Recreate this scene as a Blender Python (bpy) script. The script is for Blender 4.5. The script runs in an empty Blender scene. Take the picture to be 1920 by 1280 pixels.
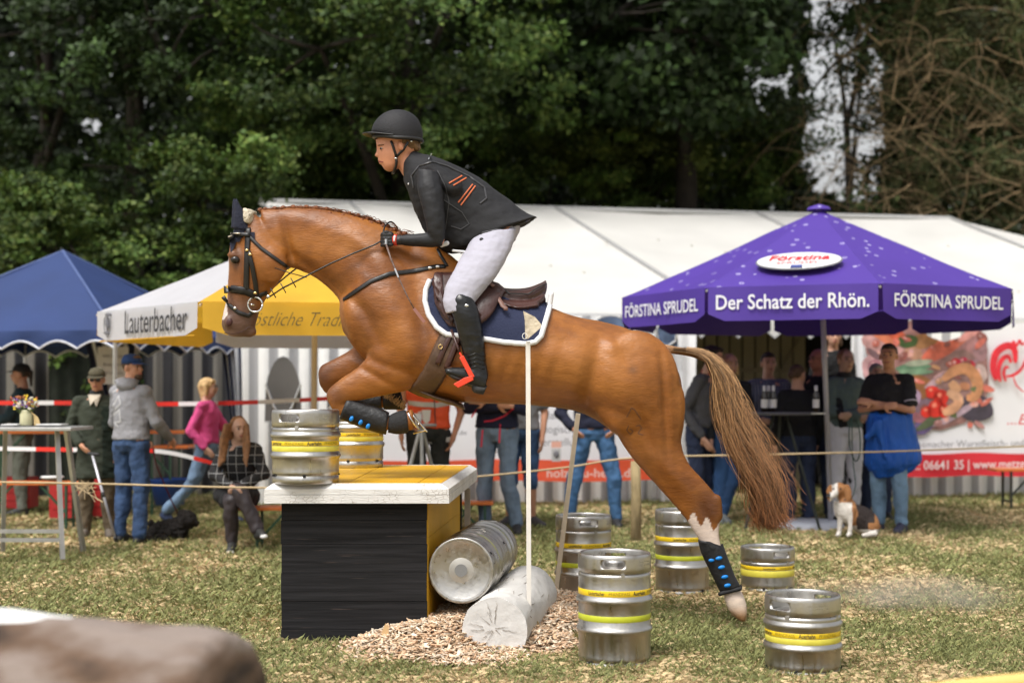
import bpy, math, random
import numpy as np
from mathutils import Vector, Matrix, noise
from mathutils.bvhtree import BVHTree
random.seed(7); RNG = np.random.default_rng(11)
S = bpy.context.scene
R = math.radians
# ------------------------------------------------------------------ camera
F, HZ, CH = 2667.0, 735.0, 1.42            # focal length in photo pixels, horizon row, eye height
cam_d = bpy.data.cameras.new('camera'); cam = bpy.data.objects.new('camera', cam_d)
S.collection.objects.link(cam); S.camera = cam
cam.location = (0, 0, CH); cam.rotation_euler = (R(90), 0, 0)
cam_d.sensor_width = 36; cam_d.lens = 36*F/1920; cam_d.shift_y = (HZ-640)/1920
cam_d.clip_start = 0.1; cam_d.clip_end = 500
cam_d.dof.use_dof = True; cam_d.dof.focus_distance = 8.15; cam_d.dof.aperture_fstop = 1.4
# ------------------------------------------------------------------ world + sun
W = bpy.data.worlds.new("World"); S.world = W; W.use_nodes = True
nt = W.node_tree; bgn = nt.nodes['Background']
sky = nt.nodes.new('ShaderNodeTexSky'); sky.sky_type = 'NISHITA'; sky.sun_disc = False
sky.sun_elevation = R(60); sky.sun_rotation = R(215); sky.air_density = 1.2; sky.dust_density = 5.0
hs = nt.nodes.new('ShaderNodeHueSaturation'); hs.inputs['Saturation'].default_value = 0.10
hs.inputs['Value'].default_value = 1.0
nt.links.new(sky.outputs[0], hs.inputs['Color']); nt.links.new(hs.outputs[0], bgn.inputs[0])
bgn.inputs[1].default_value = 0.138
sd = bpy.data.lights.new('sun', 'SUN'); sun = bpy.data.objects.new('sun', sd); S.collection.objects.link(sun)
sd.energy = 1.75; sd.angle = R(22); sd.color = (1, .95, .88)
sun.rotation_euler = (R(30), 0, R(-35))       # light comes from behind the camera's left shoulder, high
S.view_settings.view_transform = 'Standard'; S.view_settings.look = 'None'
S.view_settings.exposure = 0.50; S.view_settings.gamma = 1; S.view_settings.use_curve_mapping = False
S.render.engine = 'CYCLES'
# ------------------------------------------------------------------ helpers
def P(px, py, Y): return Vector(((px-960)/F*Y, Y, CH+(HZ-py)/F*Y))
def gz(Y): return max(0.0, min(0.10, 0.018*(Y-9.5)))
def gY(fy):
    Y = 12.0
    for _ in range(12): Y = (CH-gz(Y))*F/(fy-HZ)
    return Y
C = S.collection
MATS = {}
def mat(name, col, rough=.6, metal=0., var=0., vscale=8., bump=0., bscale=40., sheen=0., attr=None, spec=.5, stretch=None, trans=0.):
    if name in MATS: return MATS[name]
    m = bpy.data.materials.new(name); m.use_nodes = True; n = m.node_tree.nodes; l = m.node_tree.links
    b = n['Principled BSDF']; b.inputs['Roughness'].default_value = rough; b.inputs['Metallic'].default_value = metal
    b.inputs['Specular IOR Level'].default_value = spec
    if sheen: b.inputs['Sheen Weight'].default_value = sheen
    tc = n.new('ShaderNodeTexCoord'); mp = n.new('ShaderNodeMapping'); l.new(tc.outputs['Object'], mp.inputs[0])
    if stretch: mp.inputs['Scale'].default_value = stretch
    src = None
    if attr:
        a = n.new('ShaderNodeAttribute'); a.attribute_name = attr; src = a.outputs['Color']
    if var > 0 or attr:
        nz = n.new('ShaderNodeTexNoise'); nz.inputs['Scale'].default_value = vscale; nz.inputs['Detail'].default_value = 5
        l.new(mp.outputs[0], nz.inputs['Vector'])
        mr = n.new('ShaderNodeMapRange'); mr.inputs[1].default_value = .3; mr.inputs[2].default_value = .7
        mr.inputs[3].default_value = 1-var; mr.inputs[4].default_value = 1+var
        l.new(nz.outputs['Fac'], mr.inputs[0])
        mx = n.new('ShaderNodeVectorMath'); mx.operation = 'SCALE'
        if src is None:
            c = n.new('ShaderNodeRGB'); c.outputs[0].default_value = (*col, 1); src = c.outputs[0]
        l.new(src, mx.inputs[0]); l.new(mr.outputs[0], mx.inputs['Scale']); l.new(mx.outputs[0], b.inputs['Base Color'])
    else: b.inputs['Base Color'].default_value = (*col, 1)
    if bump > 0:
        n2 = n.new('ShaderNodeTexNoise'); n2.inputs['Scale'].default_value = bscale; n2.inputs['Detail'].default_value = 6
        l.new(mp.outputs[0], n2.inputs['Vector']); bp = n.new('ShaderNodeBump'); bp.inputs['Strength'].default_value = bump
        bp.inputs['Distance'].default_value = .02; l.new(n2.outputs['Fac'], bp.inputs['Height']); l.new(bp.outputs[0], b.inputs['Normal'])
    if trans > 0:
        out = n['Material Output']; tr = n.new('ShaderNodeBsdfTranslucent'); ms = n.new('ShaderNodeMixShader'); ms.inputs[0].default_value = trans
        if src is not None and (var > 0 or attr): l.new(mx.outputs[0], tr.inputs[0])
        else: tr.inputs[0].default_value = (*col, 1)
        l.new(b.outputs[0], ms.inputs[1]); l.new(tr.outputs[0], ms.inputs[2]); l.new(ms.outputs[0], out.inputs[0])
    MATS[name] = m; return m
def stripe_mat(name, c1, c2, period, axis=(1, 0, 0), duty=.5, c3=None, rough=.7, attr=None):
    """fabric with woven stripes across an object-space direction (or along the UV map)"""
    m = mat(name, c1, rough, bump=.25, bscale=9); n = m.node_tree.nodes; l = m.node_tree.links; b = n['Principled BSDF']
    tc = n.new('ShaderNodeTexCoord')
    dt = n.new('ShaderNodeVectorMath'); dt.operation = 'DOT_PRODUCT'; dt.inputs[1].default_value = axis
    l.new(tc.outputs['UV' if attr == 'UV' else 'Object'], dt.inputs[0])
    m1 = n.new('ShaderNodeMath'); m1.operation = 'DIVIDE'; m1.inputs[1].default_value = period; l.new(dt.outputs['Value'], m1.inputs[0])
    m2 = n.new('ShaderNodeMath'); m2.operation = 'FRACT'; l.new(m1.outputs[0], m2.inputs[0])
    m3 = n.new('ShaderNodeMath'); m3.operation = 'LESS_THAN'; m3.inputs[1].default_value = duty; l.new(m2.outputs[0], m3.inputs[0])
    mx = n.new('ShaderNodeMix'); mx.data_type = 'RGBA'; l.new(m3.outputs[0], mx.inputs[0])
    mx.inputs[6].default_value = (*c1, 1); mx.inputs[7].default_value = (*c2, 1); l.new(mx.outputs[2], b.inputs['Base Color'])
    return m
def plaid_mat(name, base, line, period, duty=.12, rough=.8):
    m = mat(name, base, rough); n = m.node_tree.nodes; l = m.node_tree.links; b = n['Principled BSDF']
    tc = n.new('ShaderNodeTexCoord'); sx = n.new('ShaderNodeSeparateXYZ'); l.new(tc.outputs['Object'], sx.inputs[0])
    outs = []
    for k in (0, 2):
        a = n.new('ShaderNodeMath'); a.operation = 'DIVIDE'; a.inputs[1].default_value = period; l.new(sx.outputs[k], a.inputs[0])
        f = n.new('ShaderNodeMath'); f.operation = 'FRACT'; l.new(a.outputs[0], f.inputs[0])
        t = n.new('ShaderNodeMath'); t.operation = 'LESS_THAN'; t.inputs[1].default_value = duty; l.new(f.outputs[0], t.inputs[0]); outs.append(t)
    mxm = n.new('ShaderNodeMath'); mxm.operation = 'MAXIMUM'; l.new(outs[0].outputs[0], mxm.inputs[0]); l.new(outs[1].outputs[0], mxm.inputs[1])
    mx = n.new('ShaderNodeMix'); mx.data_type = 'RGBA'; l.new(mxm.outputs[0], mx.inputs[0])
    mx.inputs[6].default_value = (*base, 1); mx.inputs[7].default_value = (*line, 1); l.new(mx.outputs[2], b.inputs['Base Color'])
    return m
def loose(mb):
    """split one builder into its separate pieces"""
    par = list(range(len(mb.v)))
    def f(a):
        while par[a] != a: par[a] = par[par[a]]; a = par[a]
        return a
    for q in mb.f:
        r = f(q[0])
        for k in q[1:]: par[f(k)] = r
    gr = {}
    for q in mb.f: gr.setdefault(f(q[0]), []).append(q)
    out = []
    for fs in gr.values():
        ids = sorted({i for q in fs for i in q}); mp = {i: k for k, i in enumerate(ids)}; m = MB(); m.v = [mb.v[i] for i in ids]; m.f = [tuple(mp[i] for i in q) for q in fs]; out.append(m)
    return out
def build_each(name, mb, *a, **k): return [build(name, m, *a, **k) for m in loose(mb)]
class MB:
    def __init__(s): s.v = []; s.f = []
    def add(s, vs, fs):
        o = len(s.v); s.v += [tuple(v) for v in vs]; s.f += [tuple(i+o for i in f) for f in fs]; return s
    def quad(s, a, b, c, d): return s.add([a, b, c, d], [(0, 1, 2, 3)])
    def box(s, c, h, M=None):
        M = M or Matrix.Identity(3); c = Vector(c); vs = []
        for x in (-1, 1):
            for y in (-1, 1):
                for z in (-1, 1): vs.append(c+M @ Vector((x*h[0], y*h[1], z*h[2])))
        return s.add(vs, [(0, 1, 3, 2), (4, 6, 7, 5), (0, 4, 5, 1), (2, 3, 7, 6), (0, 2, 6, 4), (1, 5, 7, 3)])
    def bar(s, a, b, w, t, up=(0, 0, 1)):
        a = Vector(a); b = Vector(b); d = (b-a); L = d.length; d.normalize(); u = Vector(up)
        x = d.cross(u)
        if x.length < 1e-4: x = d.cross(Vector((1, 0, 0)))
        x.normalize(); y = x.cross(d).normalized(); M = Matrix((x, d, y)).transposed()
        return s.box((a+b)/2, (w/2, L/2, t/2), M)
    def loft(s, rings, n=16, closed=True, power=1.0, egg=None):
        """rings: (centre, axis_a, axis_b[, egg]) ; p = c + a cos + b sin ; egg narrows a where sin > 0"""
        vs = []; K = len(rings)
        for r in rings:
            c, a, b = Vector(r[0]), Vector(r[1]), Vector(r[2]); e = r[3] if len(r) > 3 else 0
            for i in range(n):
                t = 2*math.pi*i/n; ct, st = math.cos(t), math.sin(t)
                if power != 1: ct = math.copysign(abs(ct)**power, ct); st = math.copysign(abs(st)**power, st)
                vs.append(c+a*ct*(1-e*st)+b*st)
        fs = []
        for k in range(K-1):
            for i in range(n):
                j = (i+1) % n; fs.append((k*n+i, k*n+j, (k+1)*n+j, (k+1)*n+i))
        if closed:
            o = len(vs); vs.append(Vector(rings[0][0])); vs.append(Vector(rings[-1][0]))
            for i in range(n):
                j = (i+1) % n; fs.append((o, j, i)); fs.append((o+1, (K-1)*n+i, (K-1)*n+j))
        return s.add(vs, fs)
    def tube(s, pts, r, n=8, flat=None):
        pts = [Vector(p) for p in pts]; K = len(pts)
        rr = r if isinstance(r, (list, tuple)) else [r]*K; rings = []; ref = None
        for k in range(K):
            t = (pts[min(k+1, K-1)]-pts[max(k-1, 0)])
            if t.length < 1e-9: t = Vector((0, 0, 1))
            t.normalize()
            if ref is None: ref = t.orthogonal().normalized()
            a = (ref-t*ref.dot(t))
            if a.length < 1e-6: a = t.orthogonal()
            a.normalize(); ref = a; b = t.cross(a); rings.append((pts[k], a*rr[k], b*rr[k]))
        return s.loft(rings, n)
    def cap(s, p, q, r1, r2=None, n=12):
        """tapered capsule"""
        p = Vector(p); q = Vector(q); r2 = r1 if r2 is None else r2; d = q-p
        if d.length < 1e-6: d = Vector((0, 0, 1e-4))
        dn = d.normalized(); a = dn.orthogonal().normalized(); b = dn.cross(a); rings = []
        for k in range(4):
            t = math.pi/2*(k+.35)/4; rings.append((p-dn*r1*math.cos(t), a*r1*math.sin(t), b*r1*math.sin(t)))
        rings.append((p, a*r1, b*r1)); rings.append((q, a*r2, b*r2))
        for k in range(3, -1, -1):
            t = math.pi/2*(k+.35)/4; rings.append((q+dn*r2*math.cos(t), a*r2*math.sin(t), b*r2*math.sin(t)))
        return s.loft(rings, n)
    def ell(s, c, r, M=None, n=16, m=10):
        M = M or Matrix.Identity(3); c = Vector(c); rings = []
        for k in range(m):
            t = math.pi*(k+.25)/(m-.5); z = -math.cos(t); q = math.sin(t)
            rings.append((c+M @ Vector((0, 0, z*r[2])), M @ Vector((r[0]*q, 0, 0)), M @ Vector((0, r[1]*q, 0))))
        return s.loft(rings, n)
    def lathe(s, prof, n=32, c=(0, 0, 0), M=None, skip=None):
        M = M or Matrix.Identity(3); c = Vector(c); vs = []; K = len(prof)
        for (r, z) in prof:
            for i in range(n):
                t = 2*math.pi*i/n; vs.append(c+M @ Vector((r*math.cos(t), r*math.sin(t), z)))
        fs = []
        for k in range(K-1):
            for i in range(n):
                j = (i+1) % n
                if skip and skip(k, (i+.5)/n*2*math.pi): continue
                fs.append((k*n+i, k*n+j, (k+1)*n+j, (k+1)*n+i))
        return s.add(vs, fs)
    def prism(s, poly, off):
        """closed polygon (3D points) extruded by vector off"""
        n = len(poly); off = Vector(off); vs = [Vector(p) for p in poly]+[Vector(p)+off for p in poly]
        return s.add(vs, [tuple(range(n))[::-1], tuple(range(n, 2*n))]+[(i, (i+1) % n, n+(i+1) % n, n+i) for i in range(n)])
def origin(par):
    o = Vector((0, 0, 0))
    while par is not None: o += par.location; par = par.parent
    return o
def build(name, mb, m, parent=None, smooth=False, bevel=0, auto=True):
    me = bpy.data.meshes.new(name); o0 = origin(parent)
    vs = np.array([tuple(v) for v in mb.v], dtype=np.float64)-np.array(o0)
    me.from_pydata(vs.tolist(), [], mb.f); me.validate(); me.materials.append(m)
    o = bpy.data.objects.new(name, me); C.objects.link(o); o.parent = parent
    if smooth: me.polygons.foreach_set('use_smooth', [True]*len(me.polygons))
    if smooth == 'auto':
        me.set_sharp_from_angle(angle=R(40))
    if bevel:
        bm = o.modifiers.new('b', 'BEVEL'); bm.width = bevel; bm.segments = 2; bm.limit_method = 'ANGLE'; bm.angle_limit = R(40)
    return o
def tag(o, label=None, cat=None, group=None, kind=None):
    if label: o['label'] = label
    if cat: o['category'] = cat
    if group: o['group'] = group
    if kind: o['kind'] = kind
    return o
def thing(name, label, cat, loc=(0, 0, 0), group=None, rotz=0):
    o = bpy.data.objects.new(name, None); C.objects.link(o); o.location = loc; o.empty_display_size = .1
    o.rotation_euler.z = rotz
    return tag(o, label, cat, group)
DG = bpy.context.evaluated_depsgraph_get
def organic(name, mb, m, parent=None, voxel=.012, smooth=4, wr=None, colfn=None, sculpt=None):
    """union of overlapping closed shapes -> one continuous skin"""
    o0 = origin(parent); me = bpy.data.meshes.new(name)
    me.from_pydata([tuple(v) for v in mb.v], [], mb.f); t = bpy.data.objects.new('tmp', me); C.objects.link(t)
    rm = t.modifiers.new('r', 'REMESH'); rm.mode = 'VOXEL'; rm.voxel_size = voxel; rm.adaptivity = 0
    if smooth: sm = t.modifiers.new('s', 'SMOOTH'); sm.factor = .5; sm.iterations = smooth
    bpy.context.view_layer.update()
    me2 = bpy.data.meshes.new_from_object(t.evaluated_get(DG())); bpy.data.objects.remove(t); bpy.data.meshes.remove(me)
    me2.name = name; n = len(me2.vertices); co = np.empty(n*3); me2.vertices.foreach_get('co', co); co = co.reshape(-1, 3)
    if wr:                                        # cloth folds: amplitude, scale vector
        amp, sc = wr; nn = np.empty(n*3); me2.vertices.foreach_get('normal', nn); nn = nn.reshape(-1, 3); sc = Vector(sc) if not np.isscalar(sc) else Vector((sc, sc, sc))
        d = np.array([noise.fractal(Vector((v[0]*sc[0], v[1]*sc[1], v[2]*sc[2])), .8, 2.0, 3) for v in co.tolist()]); co = co+nn*(d*amp)[:, None]
    if sculpt is not None: co = sculpt(co)
    if colfn is not None:
        a = me2.color_attributes.new('Col', 'FLOAT_COLOR', 'POINT'); cc = np.ones((n, 4), dtype=np.float32); cc[:, :3] = colfn(co); a.data.foreach_set('color', cc.ravel())
    me2.vertices.foreach_set('co', (co-np.array(o0)).ravel()); me2.polygons.foreach_set('use_smooth', [True]*len(me2.polygons))
    me2.materials.clear(); me2.materials.append(m); me2.update()
    o = bpy.data.objects.new(name, me2); C.objects.link(o); o.parent = parent
    return o
def bvh_of(*objs):
    vs = []; fs = []
    for o in objs:
        off = origin(o.parent)+o.location; k = len(vs)
        vs += [v.co+off for v in o.data.vertices]; fs += [tuple(i+k for i in p.vertices) for p in o.data.polygons]
    return BVHTree.FromPolygons(vs, fs)
def cast(bv, px, py, off=0., Ydef=8.3):
    o = Vector((0, 0, CH)); d = P(px, py, 1.0)-o; d.normalize(); h = bv.ray_cast(o, d, 100)
    if h[0] is None: return P(px, py, Ydef-off), Vector((0, -1, 0)), False
    nrm = h[1] if h[1].dot(d) < 0 else -h[1]
    return h[0]+nrm*off, nrm, True
def dense(pts, step=6.):
    out = []
    for a, b in zip(pts[:-1], pts[1:]):
        L = math.dist(a, b); k = max(1, int(L/step)); out += [tuple(a[i]+(b[i]-a[i])*t/k for i in range(len(a))) for t in range(k)]
    return out+[tuple(pts[-1])]
def curve(pts, n=8):
    """Catmull-Rom through tuples of any dimension"""
    pts = [tuple(p) for p in pts]; out = []; q = [pts[0]]+pts+[pts[-1]]
    for i in range(1, len(q)-2):
        for k in range(n):
            t = k/n; out.append(tuple(.5*((2*q[i][d])+(-q[i-1][d]+q[i+1][d])*t+(2*q[i-1][d]-5*q[i][d]+4*q[i+1][d]-q[i+2][d])*t*t+(-q[i-1][d]+3*q[i][d]-3*q[i+1][d]+q[i+2][d])*t**3) for d in range(len(pts[0]))))
    return out+[pts[-1]]
def strap(bv, pts, wpx, off=.004, th=.004, Ydef=8.3, step=5.):
    """a leather strap laid on a surface along a pixel path: flat rounded section"""
    pts = dense(pts, step); rings = []; K = len(pts); hits = [cast(bv, p[0], p[1], off, Ydef) for p in pts]
    for k in range(K):
        t = hits[min(k+1, K-1)][0]-hits[max(k-1, 0)][0]; t.normalize(); nn = hits[k][1]; x = t.cross(nn)
        if x.length < 1e-3: x = Vector((0, 0, 1))
        x.normalize(); y = x.cross(t).normalized(); rings.append((hits[k][0], x*wpx/2/F*8.3, y*th))
    return rings
def text_mesh(s, size=1., bold=0., shear=0., sx=1.):
    cu = bpy.data.curves.new('t', 'FONT'); cu.body = s; cu.size = size; cu.offset = bold; cu.shear = shear; cu.resolution_u = 3
    cu.align_x = 'CENTER'; cu.align_y = 'CENTER'; t = bpy.data.objects.new('t', cu); C.objects.link(t); bpy.context.view_layer.update()
    me = bpy.data.meshes.new_from_object(t.evaluated_get(DG())); vs = [(v.co.x*sx, v.co.y) for v in me.vertices]; fs = [tuple(p.vertices) for p in me.polygons]
    bpy.data.objects.remove(t); bpy.data.meshes.remove(me); return vs, fs
def text_on(name, s, m, parent, c, xd, ud, height, width=None, bold=0., shear=0., off=.003, fn=None):
    """lettering laid on a surface: centre c, reading direction xd, up ud"""
    vs, fs = text_mesh(s, 1., bold, shear); xs = [v[0] for v in vs]; ys = [v[1] for v in vs]
    w0 = max(xs)-min(xs); cx = (max(xs)+min(xs))/2; k = height/.72; kx = (width/w0) if width else k; mb = MB()
    xd = Vector(xd).normalized(); ud = Vector(ud).normalized(); nn = xd.cross(ud).normalized(); c = Vector(c)
    if fn: mb.add([fn((v[0]-cx)*kx, v[1]*k) for v in vs], fs)
    else: mb.add([c+xd*(v[0]-cx)*kx+ud*v[1]*k+nn*off for v in vs], fs)
    return build(name, mb, m, parent)
def mesh_np(name, V, Fc, m, parent=None, col=None, kind=None, smooth=False):
    """big mesh from numpy arrays: V (n,3), Fc (k,3|4)"""
    me = bpy.data.meshes.new(name); k, w = Fc.shape; me.vertices.add(len(V)); me.vertices.foreach_set('co', (V-np.array(origin(parent))).astype(np.float32).ravel())
    me.loops.add(k*w); me.loops.foreach_set('vertex_index', Fc.astype(np.int32).ravel()); me.polygons.add(k)
    me.polygons.foreach_set('loop_start', np.arange(0, k*w, w, dtype=np.int32)); me.polygons.foreach_set('loop_total', np.full(k, w, dtype=np.int32))
    me.update(calc_edges=True); me.materials.append(m)
    if smooth: me.polygons.foreach_set('use_smooth', [True]*k)
    if col is not None:
        a = me.color_attributes.new('Col', 'FLOAT_COLOR', 'POINT'); cc = np.ones((len(V), 4), dtype=np.float32); cc[:, :3] = col; a.data.foreach_set('color', cc.ravel())
    o = bpy.data.objects.new(name, me); C.objects.link(o); o.parent = parent
    if kind: o['kind'] = kind
    return o
# ================================================================== GROUND
def ground_material():
    m = bpy.data.materials.new('dry_lawn'); m.use_nodes = True; n = m.node_tree.nodes; l = m.node_tree.links; b = n['Principled BSDF']
    tc = n.new('ShaderNodeTexCoord'); cols = [(.52, .42, .24), (.34, .32, .15), (.58, .47, .29)]
    def nz(sc, det=8, rough=.6):
        q = n.new('ShaderNodeTexNoise'); q.inputs['Scale'].default_value = sc; q.inputs['Detail'].default_value = det; q.inputs['Roughness'].default_value = rough
        l.new(tc.outputs['Object'], q.inputs['Vector']); return q
    def ramp(src, a, bb):
        q = n.new('ShaderNodeMapRange'); q.inputs[1].default_value = a; q.inputs[2].default_value = bb; l.new(src, q.inputs[0]); return q
    r1 = ramp(nz(1.1).outputs['Fac'], .42, .58); r2 = ramp(nz(14).outputs['Fac'], .5, .7)
    m1 = n.new('ShaderNodeMix'); m1.data_type = 'RGBA'; l.new(r1.outputs[0], m1.inputs[0]); m1.inputs[6].default_value = (*cols[0], 1); m1.inputs[7].default_value = (*cols[1], 1)
    m2 = n.new('ShaderNodeMix'); m2.data_type = 'RGBA'; l.new(r2.outputs[0], m2.inputs[0]); l.new(m1.outputs[2], m2.inputs[6]); m2.inputs[7].default_value = (*cols[2], 1)
    l.new(m2.outputs[2], b.inputs['Base Color']); b.inputs['Roughness'].default_value = .95; b.inputs['Specular IOR Level'].default_value = .1
    bp = n.new('ShaderNodeBump'); bp.inputs['Distance'].default_value = .03; l.new(nz(40).outputs['Fac'], bp.inputs['Height']); l.new(bp.outputs[0], b.inputs['Normal'])
    return m
g = MB(); ys = [-60, 9.5, 15.06, 150]
for a, b_ in zip(ys[:-1], ys[1:]): g.quad((-120, a, gz(a)), (120, a, gz(a)), (120, b_, gz(b_)), (-120, b_, gz(b_)))
tag(build('ground', g, ground_material()), 'dry mown meadow', kind='structure')
# grass blades, cut and half dry
def grass():
    N = 760000; u = RNG.random(N); Y = 6.3*(19.0/6.3)**(u**1.15); X = (RNG.random(N)*2-1)*(Y*.37+.3)
    G = np.where(Y < 9.5, 0, np.minimum(.1, .018*(Y-9.5)))
    patch = np.array([noise.noise((x*.9, y*.55, 3.)) + .5*noise.noise((x*3.1, y*2.2, 8.)) for x, y in zip(X.tolist(), Y.tolist())])
    green = RNG.random(N) < np.clip(.42+patch*.9, .08, .85)
    L = (.030+.065*RNG.random(N))*np.where(green, .95, 1.05)*(Y/9)**.35; wd = (.0009+.0016*RNG.random(N))*(Y/8)
    th = RNG.random(N)*2*np.pi; up = np.where(green, .25+.7*RNG.random(N), .02+.4*RNG.random(N)**2)
    # keep the chip bed and box clear
    keep = ~((X > -.84-0*Y) & (X < .38) & (Y > 7.62) & (Y < 9.6)); X, Y, G, green, L, wd, th, up = [a[keep] for a in (X, Y, G, green, L, wd, th, up)]; N = len(X)
    d = np.stack([np.cos(th)*np.sqrt(1-up**2), np.sin(th)*np.sqrt(1-up**2), up], 1); side = np.stack([-np.sin(th), np.cos(th), np.zeros(N)], 1)
    base = np.stack([X, Y, G+.002], 1); base[:, 2] += np.where(green, 0, RNG.random(N)*.012)
    V = np.empty((N, 4, 3)); V[:, 0] = base-side*wd[:, None]; V[:, 1] = base+side*wd[:, None]
    mid = base+d*(L*.6)[:, None]; mid[:, 2] += L*.12; V[:, 2] = mid+side*wd[:, None]*.7; V[:, 3] = base+d*L[:, None]; V[:, 3, 2] = np.maximum(V[:, 3, 2]-L*.05, G+.004)
    Fc = np.arange(N*4).reshape(N, 4)
    gc = np.array([.225, .245, .105])*(.6+.7*RNG.random(N))[:, None]*np.array([1, 1, 1])+np.array([.05, .03, .0])*RNG.random(N)[:, None]
    sc = np.array([.70, .54, .31])*(.62+.5*RNG.random(N))[:, None]
    col = np.where(green[:, None], gc, sc); col = np.repeat(col, 4, 0)
    tag(mesh_np('grass', V.reshape(-1, 3), Fc, mat('grass_blade', (.1, .1, .1), .8, attr='Col', var=.05, spec=.15), col=col), 'short half dry grass', kind='stuff')
grass()
def weeds():
    Vs = []; cs = []
    r = random.Random(5)
    for i in range(300):
        Y = 6.6*(2.0)**r.random(); X = (r.random()*2-1)*(Y*.36)
        if -.95 < X < .5 and 7.3 < Y < 9.7: continue
        k = r.randint(4, 9); c0 = np.array([.045, .095, .022])*r.uniform(.7, 1.5)
        for j in range(k):
            a = r.random()*6.28; L = r.uniform(.018, .05); d = np.array([math.cos(a), math.sin(a), r.uniform(.2, .9)]); s_ = np.array([-math.sin(a), math.cos(a), 0])*L*.22
            b0 = np.array([X, Y, gz(Y)+.004]); Vs += [b0, b0+d*L*.5+s_, b0+d*L*[1, 1, .7], b0+d*L*.5-s_]; cs += [c0*r.uniform(.8, 1.2)]*4
    V = np.array(Vs); tag(mesh_np('weed_leaf', V, np.arange(len(V)).reshape(-1, 4), MATS['grass_blade'], col=np.array(cs)), 'low clover and weed leaves', kind='stuff')
weeds()
# ================================================================== TREES
LEAF = mat('leaf', (.06, .1, .03), .55, attr='Col', var=.35, vscale=1.1, spec=.22, trans=.18)
BARK = mat('bark', (.022, .017, .012), .95, var=.4, vscale=6, bump=.6, bscale=14)
def leaves(blobs, n, size, cols, clump=.33, flat=.5, sub=None, rng=RNG, aspect=.62, droop=0.):
    """leaf quads gathered in clumps spread through the blobs; returns V, F, col"""
    vol = np.array([b[3]*b[4]*b[5] for b in blobs])**(2/3); pr = vol/vol.sum(); K = sub or max(8, n//170)
    bi = rng.choice(len(blobs), K, p=pr); B = np.array(blobs)[bi]
    d = rng.normal(size=(K, 3)); d /= np.linalg.norm(d, axis=1)[:, None]; rad = rng.random(K)**.28
    cc = B[:, :3]+d*B[:, 3:6]*rad[:, None]; ci = rng.integers(0, K, n); csz = clump*(.5+rng.random(K))
    off = rng.normal(size=(n, 3))*csz[ci][:, None]*np.array([1, 1, flat])*.6; off[:, 2] -= droop*np.abs(rng.normal(size=n))
    pos = cc[ci]+off; tint = (.45+1.1*rng.random(K)**1.3)[ci]
    nrm = d[ci]*.5+rng.normal(size=(n, 3))*.55+np.array([0, -.15, .55]); nrm /= np.linalg.norm(nrm, axis=1)[:, None]
    t = np.cross(nrm, rng.normal(size=(n, 3))); t /= np.linalg.norm(t, axis=1)[:, None]; s = np.cross(nrm, t)
    L = size*(.6+.8*rng.random(n))[:, None]; V = np.empty((n, 4, 3)); V[:, 0] = pos-t*L*.5; V[:, 1] = pos+s*L*aspect*.5+nrm*L*.08; V[:, 2] = pos+t*L*.5; V[:, 3] = pos-s*L*aspect*.5+nrm*L*.08
    c = .82*np.array(cols)[rng.integers(0, len(cols), n)]*(tint*(.8+.4*rng.random(n)))[:, None]
    return V.reshape(-1, 3), np.arange(n*4).reshape(n, 4), np.repeat(c, 4, 0)
def limb(mb, p, d, L, r, depth, rg):
    pts = [p]; q = Vector(p); dd = Vector(d).normalized(); k = 5
    for i in range(k):
        dd = (dd+Vector((rg.uniform(-.22, .22), rg.uniform(-.22, .22), rg.uniform(-.12, .16)))).normalized(); q = q+dd*L/k; pts.append(q.copy())
    mb.tube(pts, [r*(1-.75*i/k) for i in range(k+1)], 6)
    if depth > 0:
        for i in range(2, k+1):
            a = Vector((rg.uniform(-1, 1), rg.uniform(-1, 1), rg.uniform(-.2, .8))).normalized(); limb(mb, pts[i], (dd*.6+a).normalized(), L*rg.uniform(.45, .65), r*.45, depth-1, rg)
GREENS = [(.052, .098, .020), (.072, .125, .026), (.040, .076, .018), (.11, .155, .036)]
DARK = [(.010, .019, .006), (.014, .025, .008), (.008, .014, .005)]  # near-black leaf colours stand in for shadow deep in the canopy
def tree(name, label, base, h, r0, blobs, n, size, cols=GREENS, group=None, clump=.33, seed=1, lean=(0, 0), depth=1, cat='tree', dens=1.55, **kw):
    t = thing(name, label, cat, base, group); rg = random.Random(seed); b = Vector(base); mb = MB()
    pts = [b+Vector((lean[0]*k/6+rg.uniform(-.05, .05)*k, lean[1]*k/6, h*k/6)) for k in range(7)]; pts[0].z -= .2
    mb.tube(pts, [r0*(1.25 if k == 0 else 1-.11*k) for k in range(7)], 10); build('trunk', mb, BARK, t, True)
    lm = MB()
    for bl in blobs:
        k = rg.randint(2, 6); s = pts[k]; e = Vector(bl[:3]); mid = (s+e)/2+Vector((0, 0, .25)); lm.tube(curve([tuple(s), tuple(mid), tuple(e)], 4), [r0*.45*(1-.085*i) for i in range(9)], 6)
        for _ in range(3 if depth else 0): limb(lm, e, (rg.uniform(-1, 1), rg.uniform(-1, .3), rg.uniform(-.3, .9)), min(bl[3:6])*1.1, r0*.13, 0, rg)
    build('limb', lm, BARK, t, True)
    V, Fc, c = leaves(blobs, int(n*dens), size, cols, clump, rng=np.random.default_rng(seed), **kw); mesh_np('crown', V, Fc, LEAF, t, col=c)
    return t
def bl(px, py, Y, rx, rz, ry=None): p = P(px, py, Y); return (p.x, p.y, p.z, rx, ry or rx*.7, rz)
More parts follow.
